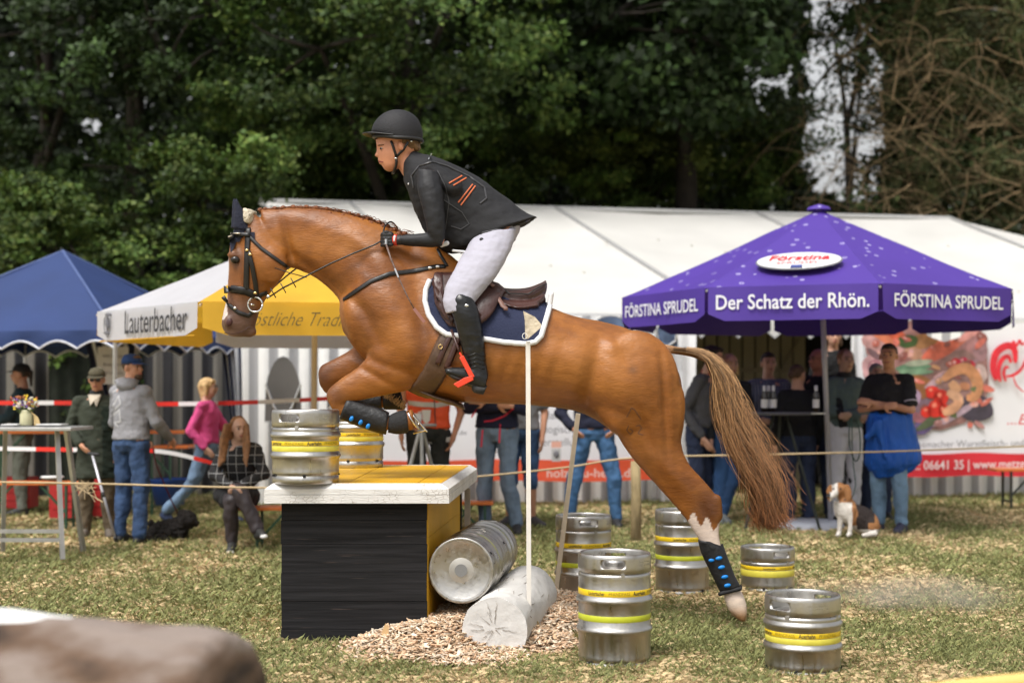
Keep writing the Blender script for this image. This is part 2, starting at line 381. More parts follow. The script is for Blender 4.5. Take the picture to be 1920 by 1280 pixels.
# distant wood: a deep dark wall of leaves, open to the sky on the right
def far_wood():
    rg = np.random.default_rng(3); Vs = []; Fs = []; cs = []; o = 0
    for (Yw, n, size) in ((31, 72000, .25), (36, 60000, .38)):
        x = rg.uniform(-16, 18, n); z = rg.uniform(-.5, 15, n)**1.0; y = Yw+rg.normal(size=n)*1.2
        px = 960+x/y*F; py = HZ-(z-CH)/y*F
        gap = np.array([noise.noise((a*.006, b*.006, 1.3))+.6*noise.noise((a*.02, b*.02, 5.)) for a, b in zip(px.tolist(), py.tolist())])
        wgap = 1.25*np.exp(-((px-1585)/92)**2)*np.clip((430-py)/120, 0, 1); wgap = np.maximum(wgap, np.exp(-((px-170)/22)**2-((py-235)/26)**2)*1.1)
        wgap = np.maximum(wgap, .75*np.exp(-((px-1440)/90)**2)*np.exp(-((py-150)/110)**2)*(gap > .12)); keep = (wgap+gap*.22 < .60)
        x, y, z = x[keep], y[keep], z[keep]; n = len(x); pos = np.stack([x, y, z], 1)
        nrm = rg.normal(size=(n, 3))+np.array([0, -.7, .4]); nrm /= np.linalg.norm(nrm, axis=1)[:, None]; t = np.cross(nrm, rg.normal(size=(n, 3))); t /= np.linalg.norm(t, axis=1)[:, None]; s = np.cross(nrm, t); L = size*(.6+.8*rg.random(n))[:, None]
        V = np.empty((n, 4, 3)); V[:, 0] = pos-t*L*.5; V[:, 1] = pos+s*L*.35; V[:, 2] = pos+t*L*.5; V[:, 3] = pos-s*L*.35
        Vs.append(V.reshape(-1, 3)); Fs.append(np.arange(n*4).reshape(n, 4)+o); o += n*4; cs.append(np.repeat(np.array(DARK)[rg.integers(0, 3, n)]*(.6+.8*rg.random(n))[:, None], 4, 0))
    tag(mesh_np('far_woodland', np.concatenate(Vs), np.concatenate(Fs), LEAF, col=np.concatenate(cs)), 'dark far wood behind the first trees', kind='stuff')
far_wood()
# canopy trees, crowns extended above the frame to block sky and deepen shade
tree('alder_tree', 'tall dark tree at the left edge of the photo behind the blue gazebo', (-8.3, 25, .1), 9, .22, [bl(60, 60, 23.5, 2.4, 1.9), bl(210, -60, 24, 2.4, 1.8), bl(-40, 300, 24.5, 2.0, 1.9), bl(120, -330, 25, 3.6, 2.2), bl(30, 420, 25.5, 1.5, 1.1)], 20000, .115, [(.030, .055, .015), (.042, .075, .020), (.024, .044, .013)], seed=2)
tree('alder_tree', 'dark trunked tree showing bright sky holes, second from the left', (-6.4, 24, .1), 9.5, .26, [bl(330, 150, 22.5, 1.9, 1.3), bl(420, 30, 22.5, 2.1, 1.5), bl(270, 320, 23.5, 1.3, .9), bl(360, -260, 24, 3.6, 2.4)], 18000, .11, [(.036, .068, .018), (.050, .088, .024), (.028, .052, .015)], seed=3)
tree('alder_tree', 'broad leafy tree with its hanging boughs above the rider', (-1.8, 24.5, .1), 10, .28, [bl(600, 90, 21.5, 1.9, 1.1), bl(760, 190, 21.8, 1.5, 1.0), bl(830, 40, 21.8, 2.0, 1.3), bl(520, 210, 22.2, 1.4, .8), bl(700, -200, 23.5, 4.2, 2.6), bl(960, 140, 22.6, 1.2, .9)], 34000, .10, GREENS, seed=4)
tree('maple_tree', 'dark maple with large leaves above the middle of the white marquee', (3.0, 25.5, .1), 10, .30, [bl(1150, 30, 23, 2.4, 1.3), bl(1290, 60, 23, 1.7, 1.4), bl(1060, 130, 24, 1.5, 1.0), bl(1370, 190, 24, .8, 1.0), bl(1250, -220, 24.5, 4.5, 2.4), bl(1270, 160, 24.8, 1.4, .8)], 21000, .17, [(.026, .050, .014), (.038, .068, .018), (.020, .038, .011)], seed=5, clump=.45)
# bushy understorey
SH = [('rounded green shrub at the left edge above the blue gazebo roof', 110, 440, 20.5, 1.4, 1.0, 9000, 11), ('bright leafy shrub between the blue gazebo and the horse head', 370, 370, 20.2, 1.25, 1.0, 13000, 12),
      ('lighter green shrub rising right behind the horse neck', 560, 300, 24.3, 1.5, 1.3, 24000, 13), ('bushy shrub just behind the rider helmet', 760, 330, 24.6, 1.6, 1.3, 24000, 14),
      ('green bush behind the marquee ridge, right behind the rider back', 1000, 290, 25.6, 1.7, 1.45, 26000, 15), ('yellow green bush above the middle of the marquee ridge', 1180, 290, 25.8, 1.7, 1.4, 26000, 16), ('low bush to the left of the sky gap', 1350, 320, 26.2, 1.4, 1.3, 20000, 17), ('dim shrub in the shade low behind the blue gazebo peak', 220, 560, 19.6, 1.5, 1.2, 9000, 18)]
for lb, px, py, Y, rx, rz, n, sd_ in SH:
    p = P(px, py, Y); rg = random.Random(sd_); bb = [(p.x+rg.uniform(-.9, .9)*rx, p.y+rg.uniform(-.3, .5), p.z+rg.uniform(-.7, .6)*rz, rx*rg.uniform(.35, .7), rx*.45, rz*rg.uniform(.35, .6)) for _ in range(8)]
    bb.append((p.x, p.y+.6, 1.6, rx, rx*.6, 1.4))
    cols = [(c_[0]*1.2, c_[1]*1.15, c_[2]*1.1) for c_ in GREENS] if sd_ != 16 else [(.11, .145, .032), (.14, .175, .04), (.08, .115, .026)]
    tree('leafy_shrub', lb, (p.x, Y+.5, .08), p.z-.3, .07, bb, n, .085, cols, 'shrubs under the trees', clump=.2, seed=sd_, depth=0, cat='shrub')
# right hand side: thin tree in the sky gap and a tangled willow
tree('slender_tree', 'thin tree standing dark against the bright sky gap', (5.75, 25, .1), 9, .10, [bl(1560, 60, 25, .9, 1.1), bl(1610, 250, 25, .7, .7), bl(1590, 380, 25.3, .8, .35), bl(1480, 240, 25, .7, .8), bl(1640, 80, 25, .8, 1.2), bl(1530, -200, 25, 2, 1.6)], 6500, .10, [(.03, .05, .016), (.045, .07, .02)], seed=6, clump=.4, lean=(.5, 0))
TW = mat('lichen_twig', (.20, .14, .075), .9, var=.5, vscale=5, bump=.4, bscale=30)
def willow():
    t = thing('willow_tree', 'tangled willow with orange brown lichened branches at the right edge', 'tree', (10.94, 27.36, 0.10)); rg = random.Random(21)
    mb = MB(); mb.tube([(10.94, 27.36, -0.10), (10.83, 27.36, 2.08), (10.26, 27.13, 4.36), (9.69, 26.68, 6.64), (9.01, 26.45, 10.06)], [.42, .34, .26, .2, .12], 10); build('trunk', mb, BARK, t, True)
    bg = MB()
    for (a, b_, r) in (((10.26, 27.13, 4.36), (7.30, 25.54, 5.05), .1), ((9.69, 26.68, 6.64), (7.64, 25.31, 8.24), .1), ((10.49, 27.25, 3.68), (8.66, 25.54, 6.19), .08), ((9.92, 26.68, 5.73), (11.97, 25.08, 8.01), .09), ((10.72, 27.13, 3.22), (9.12, 25.08, 4.59), .08), ((9.35, 26.45, 8.35), (11.17, 25.08, 10.63), .09)):
        a, b_ = Vector(a), Vector(b_); m_ = (a+b_)/2+Vector((rg.uniform(-.3, .3), 0, rg.uniform(.1, .6))); bg.tube(curve([tuple(a), tuple(m_), tuple(b_)], 5), [r*(1-.065*i) for i in range(11)], 7)
    build('branch', bg, BARK, t, True)
    tw = MB()
    for i in range(300):
        px = rg.uniform(1600, 1960) if i % 5 else rg.uniform(1490, 1660); py = rg.uniform(-30, 330) if i % 3 else rg.uniform(250, 420); Y = rg.uniform(24.0, 25.4); p = P(px, py, Y)
        rw = rg.choice((.003, .004, .005, .007, .011)); dx = rg.uniform(-.9, 1.3); L = rg.uniform(.9, 2.4); pts = [tuple(p)]; q = p.copy(); d = Vector((dx*.9, rg.uniform(-.2, .2), rg.uniform(-.2, .5)))
        for k in range(5): d += Vector((rg.uniform(-.3, .3), 0, rg.uniform(-.5, -.02))); q = q+d.normalized()*L/5; pts.append(tuple(q))
        tw.tube(curve(pts, 3), [rw*(1-.05*k) for k in range(16)], 4)
    for i in range(34):          # gnarled forked twigs with lichen
        px = rg.uniform(1640, 1930); py = rg.uniform(60, 470); limb(tw, P(px, py, rg.uniform(23.9, 24.5)), (rg.uniform(-1, 1), 0, rg.uniform(-.6, .8)), rg.uniform(.6, 1.1), rg.uniform(.009, .018), 1, rg)
    build('twig', tw, TW, t, True)
    V, Fc, c = leaves([bl(1725, 120, 25.0, 1.0, 1.4), bl(1850, 60, 25, 1.3, 1.4), bl(1810, 330, 25.6, 1.5, 1.4), bl(1790, -200, 25, 2.2, 1.5), bl(1720, 330, 24.8, .5, .8), bl(1910, 260, 24.8, .9, 1.8)], 56000, .085, [(.12, .145, .060), (.09, .115, .042), (.15, .145, .06)], .3, aspect=.3, rng=np.random.default_rng(8), droop=.25)
    mesh_np('crown', V, Fc, LEAF, t, col=c)
willow()
tree('shade_tree', 'dark leafy mass behind the willow twigs at the right edge', (11, 28, .1), 6, .2, [bl(1780, 420, 25.6, 1.8, 1.6), bl(1920, 250, 26, 1.8, 2.4), bl(1880, 480, 25, 1.4, 1.2), bl(1740, 180, 26.5, 1.0, 2.2), bl(1850, -100, 26.5, 2.8, 2.4)], 17000, .15, [(.028, .045, .014), (.04, .058, .018)], seed=9, clump=.4)
# ================================================================== BIG TENT
TENTW = mat('tent_pvc', (.58, .57, .545), .5, var=.07, vscale=1.1, bump=.12, bscale=2.2)
SEAM = mat('tent_seam', (.30, .30, .30), .6); STAIN = mat('tent_stain', (.42, .40, .34), .8)
STR = stripe_mat('awning_stripe', (.80, .80, .78), (.36, .36, .37), .225, duty=.46)
STRN = stripe_mat('navy_stripe', (.74, .74, .74), (.018, .024, .055), .125, duty=.5)
ALU = mat('aluminium', (.62, .62, .62), .35, .9); STEEL = mat('galvanised_steel', (.46, .46, .45), .45, .8, var=.12)
marq = thing('marquee', 'long white marquee with striped walls behind the horse', 'marquee', (1.5, 17, .1))
RL, RR = P(487, 375, 21.4), P(1780, 408, 23.6); RL.z = RR.z = 4.30
dd = Vector((1.95, -4.9, -1.97)); db = Vector((-1.95, 4.9, -1.97))
EL, ER = RL+dd, RR+dd; BL, BR = RL+db, RR+db
def lerp(a, b, t): return a+(b-a)*t
RT = [0, .12, .405, .70, 1]; rn = 4
for k in range(rn):       # roof sheets between the rafters, each sagging a little
    m1 = MB(); a0, a1 = RT[k], RT[k+1]; NX, NZ = 10, 8; vs = []; fs = []
    for j in range(NZ+1):
        for i in range(NX+1):
            u, v = i/NX, j/NZ; p = lerp(lerp(RL, RR, a0+(a1-a0)*u), lerp(EL, ER, a0+(a1-a0)*u), v); p.z -= .10*math.sin(math.pi*u)*math.sin(math.pi*(.15+.8*v))+.012*noise.noise((p.x*1.5, p.y*1.5, 2.)); vs.append(p)
    for j in range(NZ):
        for i in range(NX): q = j*(NX+1)+i; fs.append((q, q+NX+1, q+NX+2, q+1))
    m1.add(vs, fs); build('roof_sheet', m1, TENTW, marq, True)
m1 = MB(); m1.quad(RL, RR, BR, BL); build('back_roof', m1, TENTW, marq)
m1 = MB()
for k in range(0, rn+1):
    a = lerp(RL, RR, RT[k])+Vector((0, -.01, .015)); b_ = lerp(EL, ER, RT[k])+Vector((0, -.01, .015)); m1.tube([a, b_], .026, 6)
build_each('rafter_seam', m1, SEAM, marq)
m1 = MB(); m1.tube([RL, RR], .035, 8); m1.tube([EL, ER], .04, 8); build_each('edge_pipe', m1, mat('pipe_pale', (.42, .42, .42), .5), marq)
m1 = MB(); m1.prism([RL, BL, Vector((BL.x, BL.y, .1)), Vector((EL.x-.02, EL.y, .1)), EL], (.02, 0, 0)); build('gable', m1, STR, marq)
rg = random.Random(4)
m1 = MB()
for k in range(26):
    u, v = rg.random(), rg.uniform(.3, .9); p = lerp(lerp(RL, RR, u), lerp(EL, ER, u), v)+Vector((0, -.03, .03)); m1.ell(p, (.02, .02, .012), n=8, m=5)
build_each('roof_stain', m1, STAIN, marq)
# right gable slope seen at the right edge
m1 = MB(); gr = ER+Vector((3.2, 1.2, 0)); m1.quad(RR, ER, gr, RR+Vector((.1, .1, 0))); build('hip_roof', m1, TENTW, marq)
def wall(px0, px1, Y0, Y1, ztop, zb, m, name='side_wall', wav=.035, per=.23, parent=marq, ztop2=None):
    mb = MB(); n = max(8, int(abs(px1-px0)/4)); vs = []; fs = []; nz_ = 8
    for i in range(n+1):
        t = i/n; Y = Y0+(Y1-Y0)*t; x0 = (px0-960)/F*Y0; x1 = (px1-960)/F*Y1; x = x0+(x1-x0)*t
        for j in range(nz_+1):
            v = j/nz_; zt = ztop+((ztop2 or ztop)-ztop)*t; dy = wav*(math.sin(6.283*x/per)+.6*math.sin(6.283*x/(per*2.7)+v*2.5)); vs.append((x+.5*wav*math.sin(v*5+x*7)*v, Y+dy*(.3+.7*v), zt+(zb-zt)*v))
    for i in range(n):
        for j in range(nz_): q = i*(nz_+1)+j; fs.append((q, q+1, q+nz_+2, q+nz_+1))
    mb.add(vs, fs); return build(name, mb, m, parent, True)
wall(455, 1232, 16.2, 16.9, 2.32, .02, STR)
wall(1600, 1990, 17.4, 18.3, 2.34, .05, STR)
CURT = mat('tent_curtain', (.80, .80, .80), .5, bump=.1, bscale=3)
wall(1222, 1305, 16.75, 16.8, 2.32, .06, CURT, 'curtain', .05, .17); wall(1596, 1632, 17.2, 17.25, 2.36, .06, CURT, 'curtain', .045, .13)
# scalloped valance and the arched windows under the eave
def valance(a, b, z, h, n, m, name, parent, trim=None, scall=True, amp=.5):
    mb = MB(); a = Vector(a); b = Vector(b); vs = []; fs = []; K = n*10; edge = []
    for i in range(K+1):
        t = i/K; p = lerp(a, b, t); zb = z-h+(h*amp*abs(math.sin(math.pi*n*t)) if scall else 0); w = .012*math.sin(t*n*4.4)
        vs += [(p.x, p.y, z), (p.x, p.y-.008+w, (z+zb)/2), (p.x, p.y+w, zb)]; edge.append((p.x, p.y-.006+w, zb))
    for i in range(K): q = i*3; fs += [(q, q+1, q+4, q+3), (q+1, q+2, q+5, q+4)]
    mb.add(vs, fs); o = build(name, mb, m, parent, True)
    if trim: t_ = MB(); t_.tube(edge, .011, 5); build('piping', t_, trim, o)
    return o
valance(EL+Vector((0, -.05, 0)), ER+Vector((0, -.05, 0)), 2.34, .26, 24, TENTW, 'valance', marq, SEAM)
def arch_window(px, py0, py1, w, Y, glass, par):
    c = P(px, (py0+py1)/2, Y); h = (py1-py0)/F*Y; wm = w/F*Y/2; poly = []
    for k in range(13): a = math.pi*k/12; poly.append((c.x+wm*math.cos(a), Y, c.z-h*.08+h*.58*math.sin(a)**1.15))
    poly += [(c.x-wm*1.05, Y, c.z-h/2), (c.x+wm*1.05, Y, c.z-h/2)]
    mb = MB(); mb.prism(poly, (0, .01, 0)); wn = build('window', mb, glass, par); mb = MB(); mb.tube(poly+[poly[0]], .005, 6); build('window_frame', mb, SEAM, wn)
    mb = MB(); mb.tube([(c.x-wm, Y-.015, c.z+.05), (c.x-.1, Y-.015, c.z-h*.28), (c.x, Y-.015, c.z-h/2)], .014, 6); mb.tube([(c.x+wm, Y-.015, c.z+.05), (c.x+.1, Y-.015, c.z-h*.28), (c.x, Y-.015, c.z-h/2)], .014, 6); build_each('window_brace', mb, ALU, wn)
WG = mat('window_film', (.10, .093, .085), .5, var=.5, vscale=1.2)
arch_window(531, 668, 790, 66, 15.8, WG, marq); arch_window(640, 668, 800, 52, 15.85, WG, marq)
arch_window(1145, 592, 650, 84, 16.7, mat('window_blue', (.10, .14, .22), .2, var=.5, vscale=5), marq); arch_window(1250, 600, 650, 40, 16.6, MATS['window_blue'], marq)
# interior of the tent: beige container wall, opening whose shade is near-black panels, floor
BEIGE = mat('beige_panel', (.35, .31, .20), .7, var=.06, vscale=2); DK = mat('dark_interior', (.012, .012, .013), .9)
trl = thing('food_trailer', 'beige container stall standing inside the open marquee', 'stall', (4.6, 19.6, .1))
m1 = MB(); x0, x1 = P(1296, 0, 19.3).x, P(1510, 0, 19.3).x
for k in range(9):
    a = x0+(x1-x0)*k/9; m1.box(((a+(x1-x0)/18), 19.3, 1.35), ((x1-x0)/18-.012, .04, 1.2))
build('wall_panel', m1, BEIGE, trl)
m1 = MB(); m1.box(((x0+x1)/2, 19.25, 1.72), ((x1-x0)/2, .02, .03)); m1.bar((x0+1.1, 19.24, 1.5), (x1-.1, 19.24, 2.15), .05, .03); build('rail', m1, mat('beige_rail', (.30, .26, .17), .6), trl)
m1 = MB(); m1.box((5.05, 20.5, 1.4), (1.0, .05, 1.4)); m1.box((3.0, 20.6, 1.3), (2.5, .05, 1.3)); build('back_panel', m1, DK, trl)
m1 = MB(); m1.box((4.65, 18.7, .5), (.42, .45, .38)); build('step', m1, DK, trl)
# ================================================================== BLUE GAZEBO
BLUE = mat('blue_fabric', (.011, .032, .125), .75, var=.1, vscale=2, bump=.35, bscale=3); BTRIM = mat('white_trim', (.62, .64, .72), .7)
gaz = thing('gazebo', 'blue gazebo with a scalloped white trimmed edge at the left', 'gazebo', (-4.9, 15.7, .09))
A_, B_, D_, C_ = Vector((-3.88, 13.9, 2.02)), Vector((-3.13, 16.7, 2.02)), Vector((-6.72, 14.65, 2.02)), Vector((-5.97, 17.45, 2.02)); AP = P(118, 470, 15.75)
def roof_tri(a, b, ap, m, par, sag=.06, name='roof_panel', wr=.012):
    n = 12; vs = []; fs = []; idx = {}
    for j in range(n+1):
        for i in range(n-j+1):
            u, v = i/n, j/n; w = 1-u-v; p = a*w+b*u+ap*v; s_ = sag*4*(w*u+v*(1-v)*.6)*(1-v); p.z -= s_; p += Vector((0, 0, wr*noise.noise(p*3))); idx[(i, j)] = len(vs); vs.append(p)
    for j in range(n):
        for i in range(n-j):
            fs.append((idx[(i, j)], idx[(i+1, j)], idx[(i, j+1)]))
            if i+j < n-1: fs.append((idx[(i+1, j)], idx[(i+1, j+1)], idx[(i, j+1)]))
    mb = MB(); mb.add(vs, fs); return build(name, mb, m, par, True)
for a, b_ in ((D_, A_), (A_, B_), (B_, C_), (C_, D_)): roof_tri(a, b_, AP, BLUE, gaz)
m1 = MB()
for q in (A_, B_, D_, C_): m1.tube([q, AP], .012, 5)
build_each('hip_seam', m1, mat('blue_seam', (.08, .12, .28), .7), gaz)
for (a, b_, n) in ((D_, A_, 7), (A_, B_, 6), (B_, C_, 7), (C_, D_, 6)): valance(a, b_, 2.03, .18, n, BLUE, 'valance', gaz, BTRIM, amp=.42)
for q in (A_, B_, D_, C_): m1 = MB(); m1.tube([(q.x, q.y, .05), (q.x, q.y, 2.0)], .022, 8); build('leg', m1, STEEL, gaz)
def drape_curtain(px0, px1, pxb0, pxb1, Y, z1, m, par, name='tied_curtain'):
    mb = MB(); n, k = 22, 10; vs = []; fs = []
    for j in range(k+1):
        v = j/k; a, b_ = px0+(pxb0-px0)*v**.8, px1+(pxb1-px1)*v**.8
        for i in range(n+1): t = i/n; p = P(a+(b_-a)*t, 700, Y); vs.append((p.x, Y+.05*math.sin(t*22), 2.0+(z1-2.0)*v))
    for j in range(k):
        for i in range(n): q = j*(n+1)+i; fs.append((q, q+1, q+n+2, q+n+1))
    me = mb.add(vs, fs); o = build(name, mb, m, par, True)
    uv = o.data.uv_layers.new(name='UVMap')
    for lp in o.data.loops: i = lp.vertex_index % (n+1); uv.data[lp.index].uv = (i/n, 0)
    return o
STRU = stripe_mat('navy_stripe_gathered', (.70, .71, .74), (.02, .028, .07), .2, duty=.5, attr='UV')
drape_curtain(412, 468, 436, 462, 16.4, .9, STRU, gaz); drape_curtain(158, 262, 200, 250, 16.1, .7, STRU, gaz)
STRD = stripe_mat('grey_stripe_shade', (.13, .12, .105), (.012, .012, .016), .25, duty=.55)  # albedo darkened to stand in for the deep shade inside the gazebo
m1 = MB()
def flat_wall(pxa, pxb, Y, z0, z1, m, par, name='back_wall'):
    mb = MB(); n = 60; vs = []; fs = []
    for i in range(n+1):
        t = i/n; x = P(pxa+(pxb-pxa)*t, 0, Y).x; dy = .03*math.sin(t*40); vs += [(x, Y+dy, z0), (x, Y+dy*.5, z1)]
    for i in range(n): fs.append((2*i, 2*i+2, 2*i+3, 2*i+1))
    mb.add(vs, fs); return build(name, mb, m, par, True)
flat_wall(-160, 90, 17.6, .1, 2.0, STRD, gaz); flat_wall(270, 452, 17.9, .1, 2.3, STRD, gaz); flat_wall(85, 275, 19.5, .1, 2.6, mat('dark_mottle', (.008, .012, .006), .95, var=.5, vscale=9), gaz, 'dark_backdrop')  # last one: near-black mottled sheet between the striped back walls
# ================================================================== BIG PARASOLS
def parasol(name, label, cx, cy, R0, a0, nseg, zc, za, vh, mats, pole, px_pole, floor, vm=None, rib_m=None, group=None):
    t = thing(name, label, 'parasol', (cx, cy, gz(cy)), group); ap = Vector((cx, cy, za)); cs = []
    for k in range(nseg): a = R(a0+360*k/nseg); cs.append(Vector((cx+R0*math.cos(a), cy+R0*math.sin(a), zc)))
    for k in range(nseg):
        a, b = cs[k], cs[(k+1) % nseg]; m = mats(k); roof_tri(a, b, ap, m, t, .035, 'canopy_panel', .008)
        mb = MB(); n = 10; vs = []; fs = []; out = ((a+b)/2-Vector((cx, cy, zc))); out.z = 0; out.normalize()
        for i in range(n+1):
            u = i/n; e = min(u, 1-u); ins = .035*(1-min(1, e*9))**2*6*vh; p = lerp(a, b, .012+.976*u); w = .012*math.sin(u*9+k)
            for v in (0, .5, 1): vs.append((p.x+out.x*(w*v+.004), p.y+out.y*(w*v+.004), zc+.004-(vh-ins)*v))
        for i in range(n): q = i*3; fs += [(q, q+1, q+4, q+3), (q+1, q+2, q+5, q+4)]
        mb.add(vs, fs); build('valance', mb, (vm or mats)(k), t, True)
    rm_ = rib_m or pole
    for k in range(nseg): mb = MB(); mb.tube([cs[k]-Vector((0, 0, .03)), ap-Vector((0, 0, .06))], .011, 5); build('rib', mb, rm_, t)
    mb = MB(); mb.tube([(px_pole, cy, floor), (px_pole*.5+cx*.5, cy, (za+floor)*.5), (cx, cy, za)], .026, 12); build('pole', mb, pole, t, True)
    mb = MB(); mb.lathe([(.001, .0), (.10, -.03), (.12, -.06)], 12, ap+Vector((0, 0, .06))); build('cap', mb, mats(0), t, True)
    return t, cs, ap
PURP = mat('purple_fabric', (.070, .030, .29), .6, var=.06, vscale=1.3, bump=.12, bscale=4, trans=.12)
PURP_PRINT = MATS['purple_fabric']; 
# the droplet print of the canopy: bright rims scattered in a band of the cloth
def droplets():
    n = PURP.node_tree.nodes; l = PURP.node_tree.links; b = n['Principled BSDF']; src = b.inputs['Base Color'].links[0].from_socket
    tc = n.new('ShaderNodeTexCoord'); v = n.new('ShaderNodeTexVoronoi'); v.inputs['Scale'].default_value = 9.5; v.inputs['Randomness'].default_value = 1; l.new(tc.outputs['Object'], v.inputs['Vector'])
    v2 = n.new('ShaderNodeTexWhiteNoise'); l.new(v.outputs['Color'], v2.inputs['Vector'])
    gt = n.new('ShaderNodeMath'); gt.operation = 'GREATER_THAN'; gt.inputs[1].default_value = .5; l.new(v2.outputs['Value'], gt.inputs[0])
    mr = n.new('ShaderNodeMapRange'); mr.inputs[1].default_value = .17; mr.inputs[2].default_value = .24; mr.inputs[3].default_value = 1; mr.inputs[4].default_value = 0; l.new(v.outputs['Distance'], mr.inputs[0])
    mr2 = n.new('ShaderNodeMapRange'); mr2.inputs[1].default_value = .08; mr2.inputs[2].default_value = .17; mr2.inputs[3].default_value = .15; mr2.inputs[4].default_value = 1; l.new(v.outputs['Distance'], mr2.inputs[0])
    m1 = n.new('ShaderNodeMath'); m1.operation = 'MULTIPLY'; l.new(mr.outputs[0], m1.inputs[0]); l.new(mr2.outputs[0], m1.inputs[1])
    m2 = n.new('ShaderNodeMath'); m2.operation = 'MULTIPLY'; l.new(m1.outputs[0], m2.inputs[0]); l.new(gt.outputs[0], m2.inputs[1])
    m3 = n.new('ShaderNodeMath'); m3.operation = 'MULTIPLY'; l.new(m2.outputs[0], m3.inputs[0]); m3.inputs[1].default_value = .75
    mx = n.new('ShaderNodeMix'); mx.data_type = 'RGBA'; l.new(m3.outputs[0], mx.inputs[0]); l.new(src, mx.inputs[6]); mx.inputs[7].default_value = (.62, .58, .85, 1); l.new(mx.outputs[2], b.inputs['Base Color'])
PURPV = mat('purple_valance', (.062, .026, .27), .6, var=.06, vscale=1.3, bump=.12, bscale=4); droplets()
WHITEP = mat('white_paint', (.78, .78, .77), .5); TXTW = mat('white_print', (.75, .75, .80), .6); TXTG = mat('grey_print', (.16, .16, .18), .6); TXTK = mat('black_print', (.03, .03, .035), .6)
RED = mat('red_print', (.62, .02, .035), .55); REDO = mat('orange_red', (.72, .10, .04), .55); CREAM = mat('cream', (.62, .50, .33), .6)
PAR, pc, pap = parasol('parasol', 'large purple advertising parasol with white lettering on its edge', 3.02, 14.0, 1.95, 183, 8, 2.34, 3.21, .30, lambda k: PURP, mat('parasol_pole', (.50, .49, .53), .4, .3), 3.14, .1, vm=lambda k: PURPV)
def val_text(s, a, b, z, h, m, parent, wfrac=.84, off=.022, bold=.012, shear=0):
    out = (b-a).cross(Vector((0, 0, 1))).normalized(); c = (a+b)/2+out*off
    if out.y > 0: pass
    return text_on('lettering', s, m, parent, (c.x, c.y, z), b-a, (0, 0, 1), h, (b-a).length*wfrac, bold, shear, 0)
val_text('FÖRSTINA SPRUDEL', pc[0], pc[1], 2.19, .115, TXTW, PAR, .86); val_text('Der Schatz der Rhön.', pc[1], pc[2], 2.20, .13, TXTW, PAR, .88)
val_text('FÖRSTINA SPRUDEL', pc[2], pc[3], 2.20, .115, TXTW, PAR, .82); val_text('Der Schatz der Rhön.', pc[3], pc[4], 2.19, .11, TXTW, PAR, .86)
for k in (4, 5, 6, 7): val_text(('FÖRSTINA SPRUDEL', 'Der Schatz der Rhön.')[k % 2], pc[k], pc[(k+1) % 8], 2.15, .10, TXTW, PAR, .8)
# oval badge on the front panel
a, b_ = pc[1], pc[2]; mid = (a+b_)/2; upv = (pap-mid).normalized(); xv = (b_-a).normalized(); nv = xv.cross(upv).normalized(); bc = lerp(mid, pap, .25)+nv*.055
if nv.y > 0: nv = -nv; bc = lerp(mid, pap, .25)+nv*.055
def oval(c, rx, ry, xd, ud, m, par, name, th=.008, n=40):
    nn = Vector(xd).cross(Vector(ud)).normalized(); poly = [Vector(c)+Vector(xd)*rx*math.cos(6.2832*k/n)+Vector(ud)*ry*math.sin(6.2832*k/n) for k in range(n)]
    mb = MB(); mb.prism(poly, nn*th*(1 if nn.y < 0 else -1)); return build(name, mb, m, par)
bc -= nv*.02
oval(bc, .385, .215, xv, upv, TXTG, PAR, 'badge_rim', .004); bd = oval(bc+nv*.006, .37, .20, xv, upv, mat('badge_white', (.66, .66, .66), .6), PAR, 'badge', .004)
text_on('lettering', 'Förstina', RED, bd, bc+upv*.05, xv, upv, .125, .54, .02, .15, .016); text_on('lettering', 'SPRUDEL', RED, bd, bc-upv*.07, xv, upv, .055, .38, .0, 0, .016)
mb = MB(); q = bc-upv*.165+nv*.016; mb.box(q, (.05, .004, .028), Matrix((xv, nv, upv)).transposed()); build('emblem', mb, mat('emblem_blue', (.05, .07, .25), .6), bd)
mb = MB(); mb.lathe([(.001, .05), (.30, .045), (.34, .03), (.35, .0), (.35, -.04)], 28, (2.9, 13.95, .12)); tag(build('base_plate', mb, mat('base_grey', (.50, .52, .58), .6), None, True), 'round pale grey base plate under the purple parasol', 'base plate')
# brewery parasol: white and yellow segments
YEL = mat('yellow_fabric', (.72, .42, .03), .65, var=.1, vscale=3, bump=.3, bscale=3, trans=.3); WHF = mat('white_fabric', (.58, .58, .62), .65, var=.04, vscale=3, bump=.3, bscale=3, trans=.3)
YELV = YEL
BP, lc, lap = parasol('parasol', 'white and yellow brewery parasol behind the horse head', -1.77, 12.8, 1.9, 190, 6, 2.12, 2.92, .26, lambda k: (WHF, YEL)[k % 2], CREAM, -1.79, .1, rib_m=CREAM)
val_text('Lauterbacher', *[lerp(lc[0], lc[1], q) for q in (.24, 1)], 1.995, .20, TXTK, BP, .78, .025, .006, .05)
val_text('Köstliche Tradition', *[lerp(lc[1], lc[2], q) for q in (.15, .70)], 1.985, .115, mat('brown_print', (.10, .07, .02), .6), BP, .94, .028, -.012, .55)
cc = lerp(lc[0], lc[1], .15); outn = (lc[1]-lc[0]).cross(Vector((0, 0, 1))).normalized(); cc = cc+outn*.03; xd = (lc[1]-lc[0]).normalized(); mb = MB()
crest = [Vector((cc.x, cc.y, 2.0))+xd*.075*x_+Vector((0, 0, .105*z_)) for x_, z_ in ((-.8, .5), (-.9, -.1), (-.6, -.7), (0, -1), (.6, -.7), (.9, -.1), (.8, .5), (.3, .7), (0, .6), (-.3, .7))]
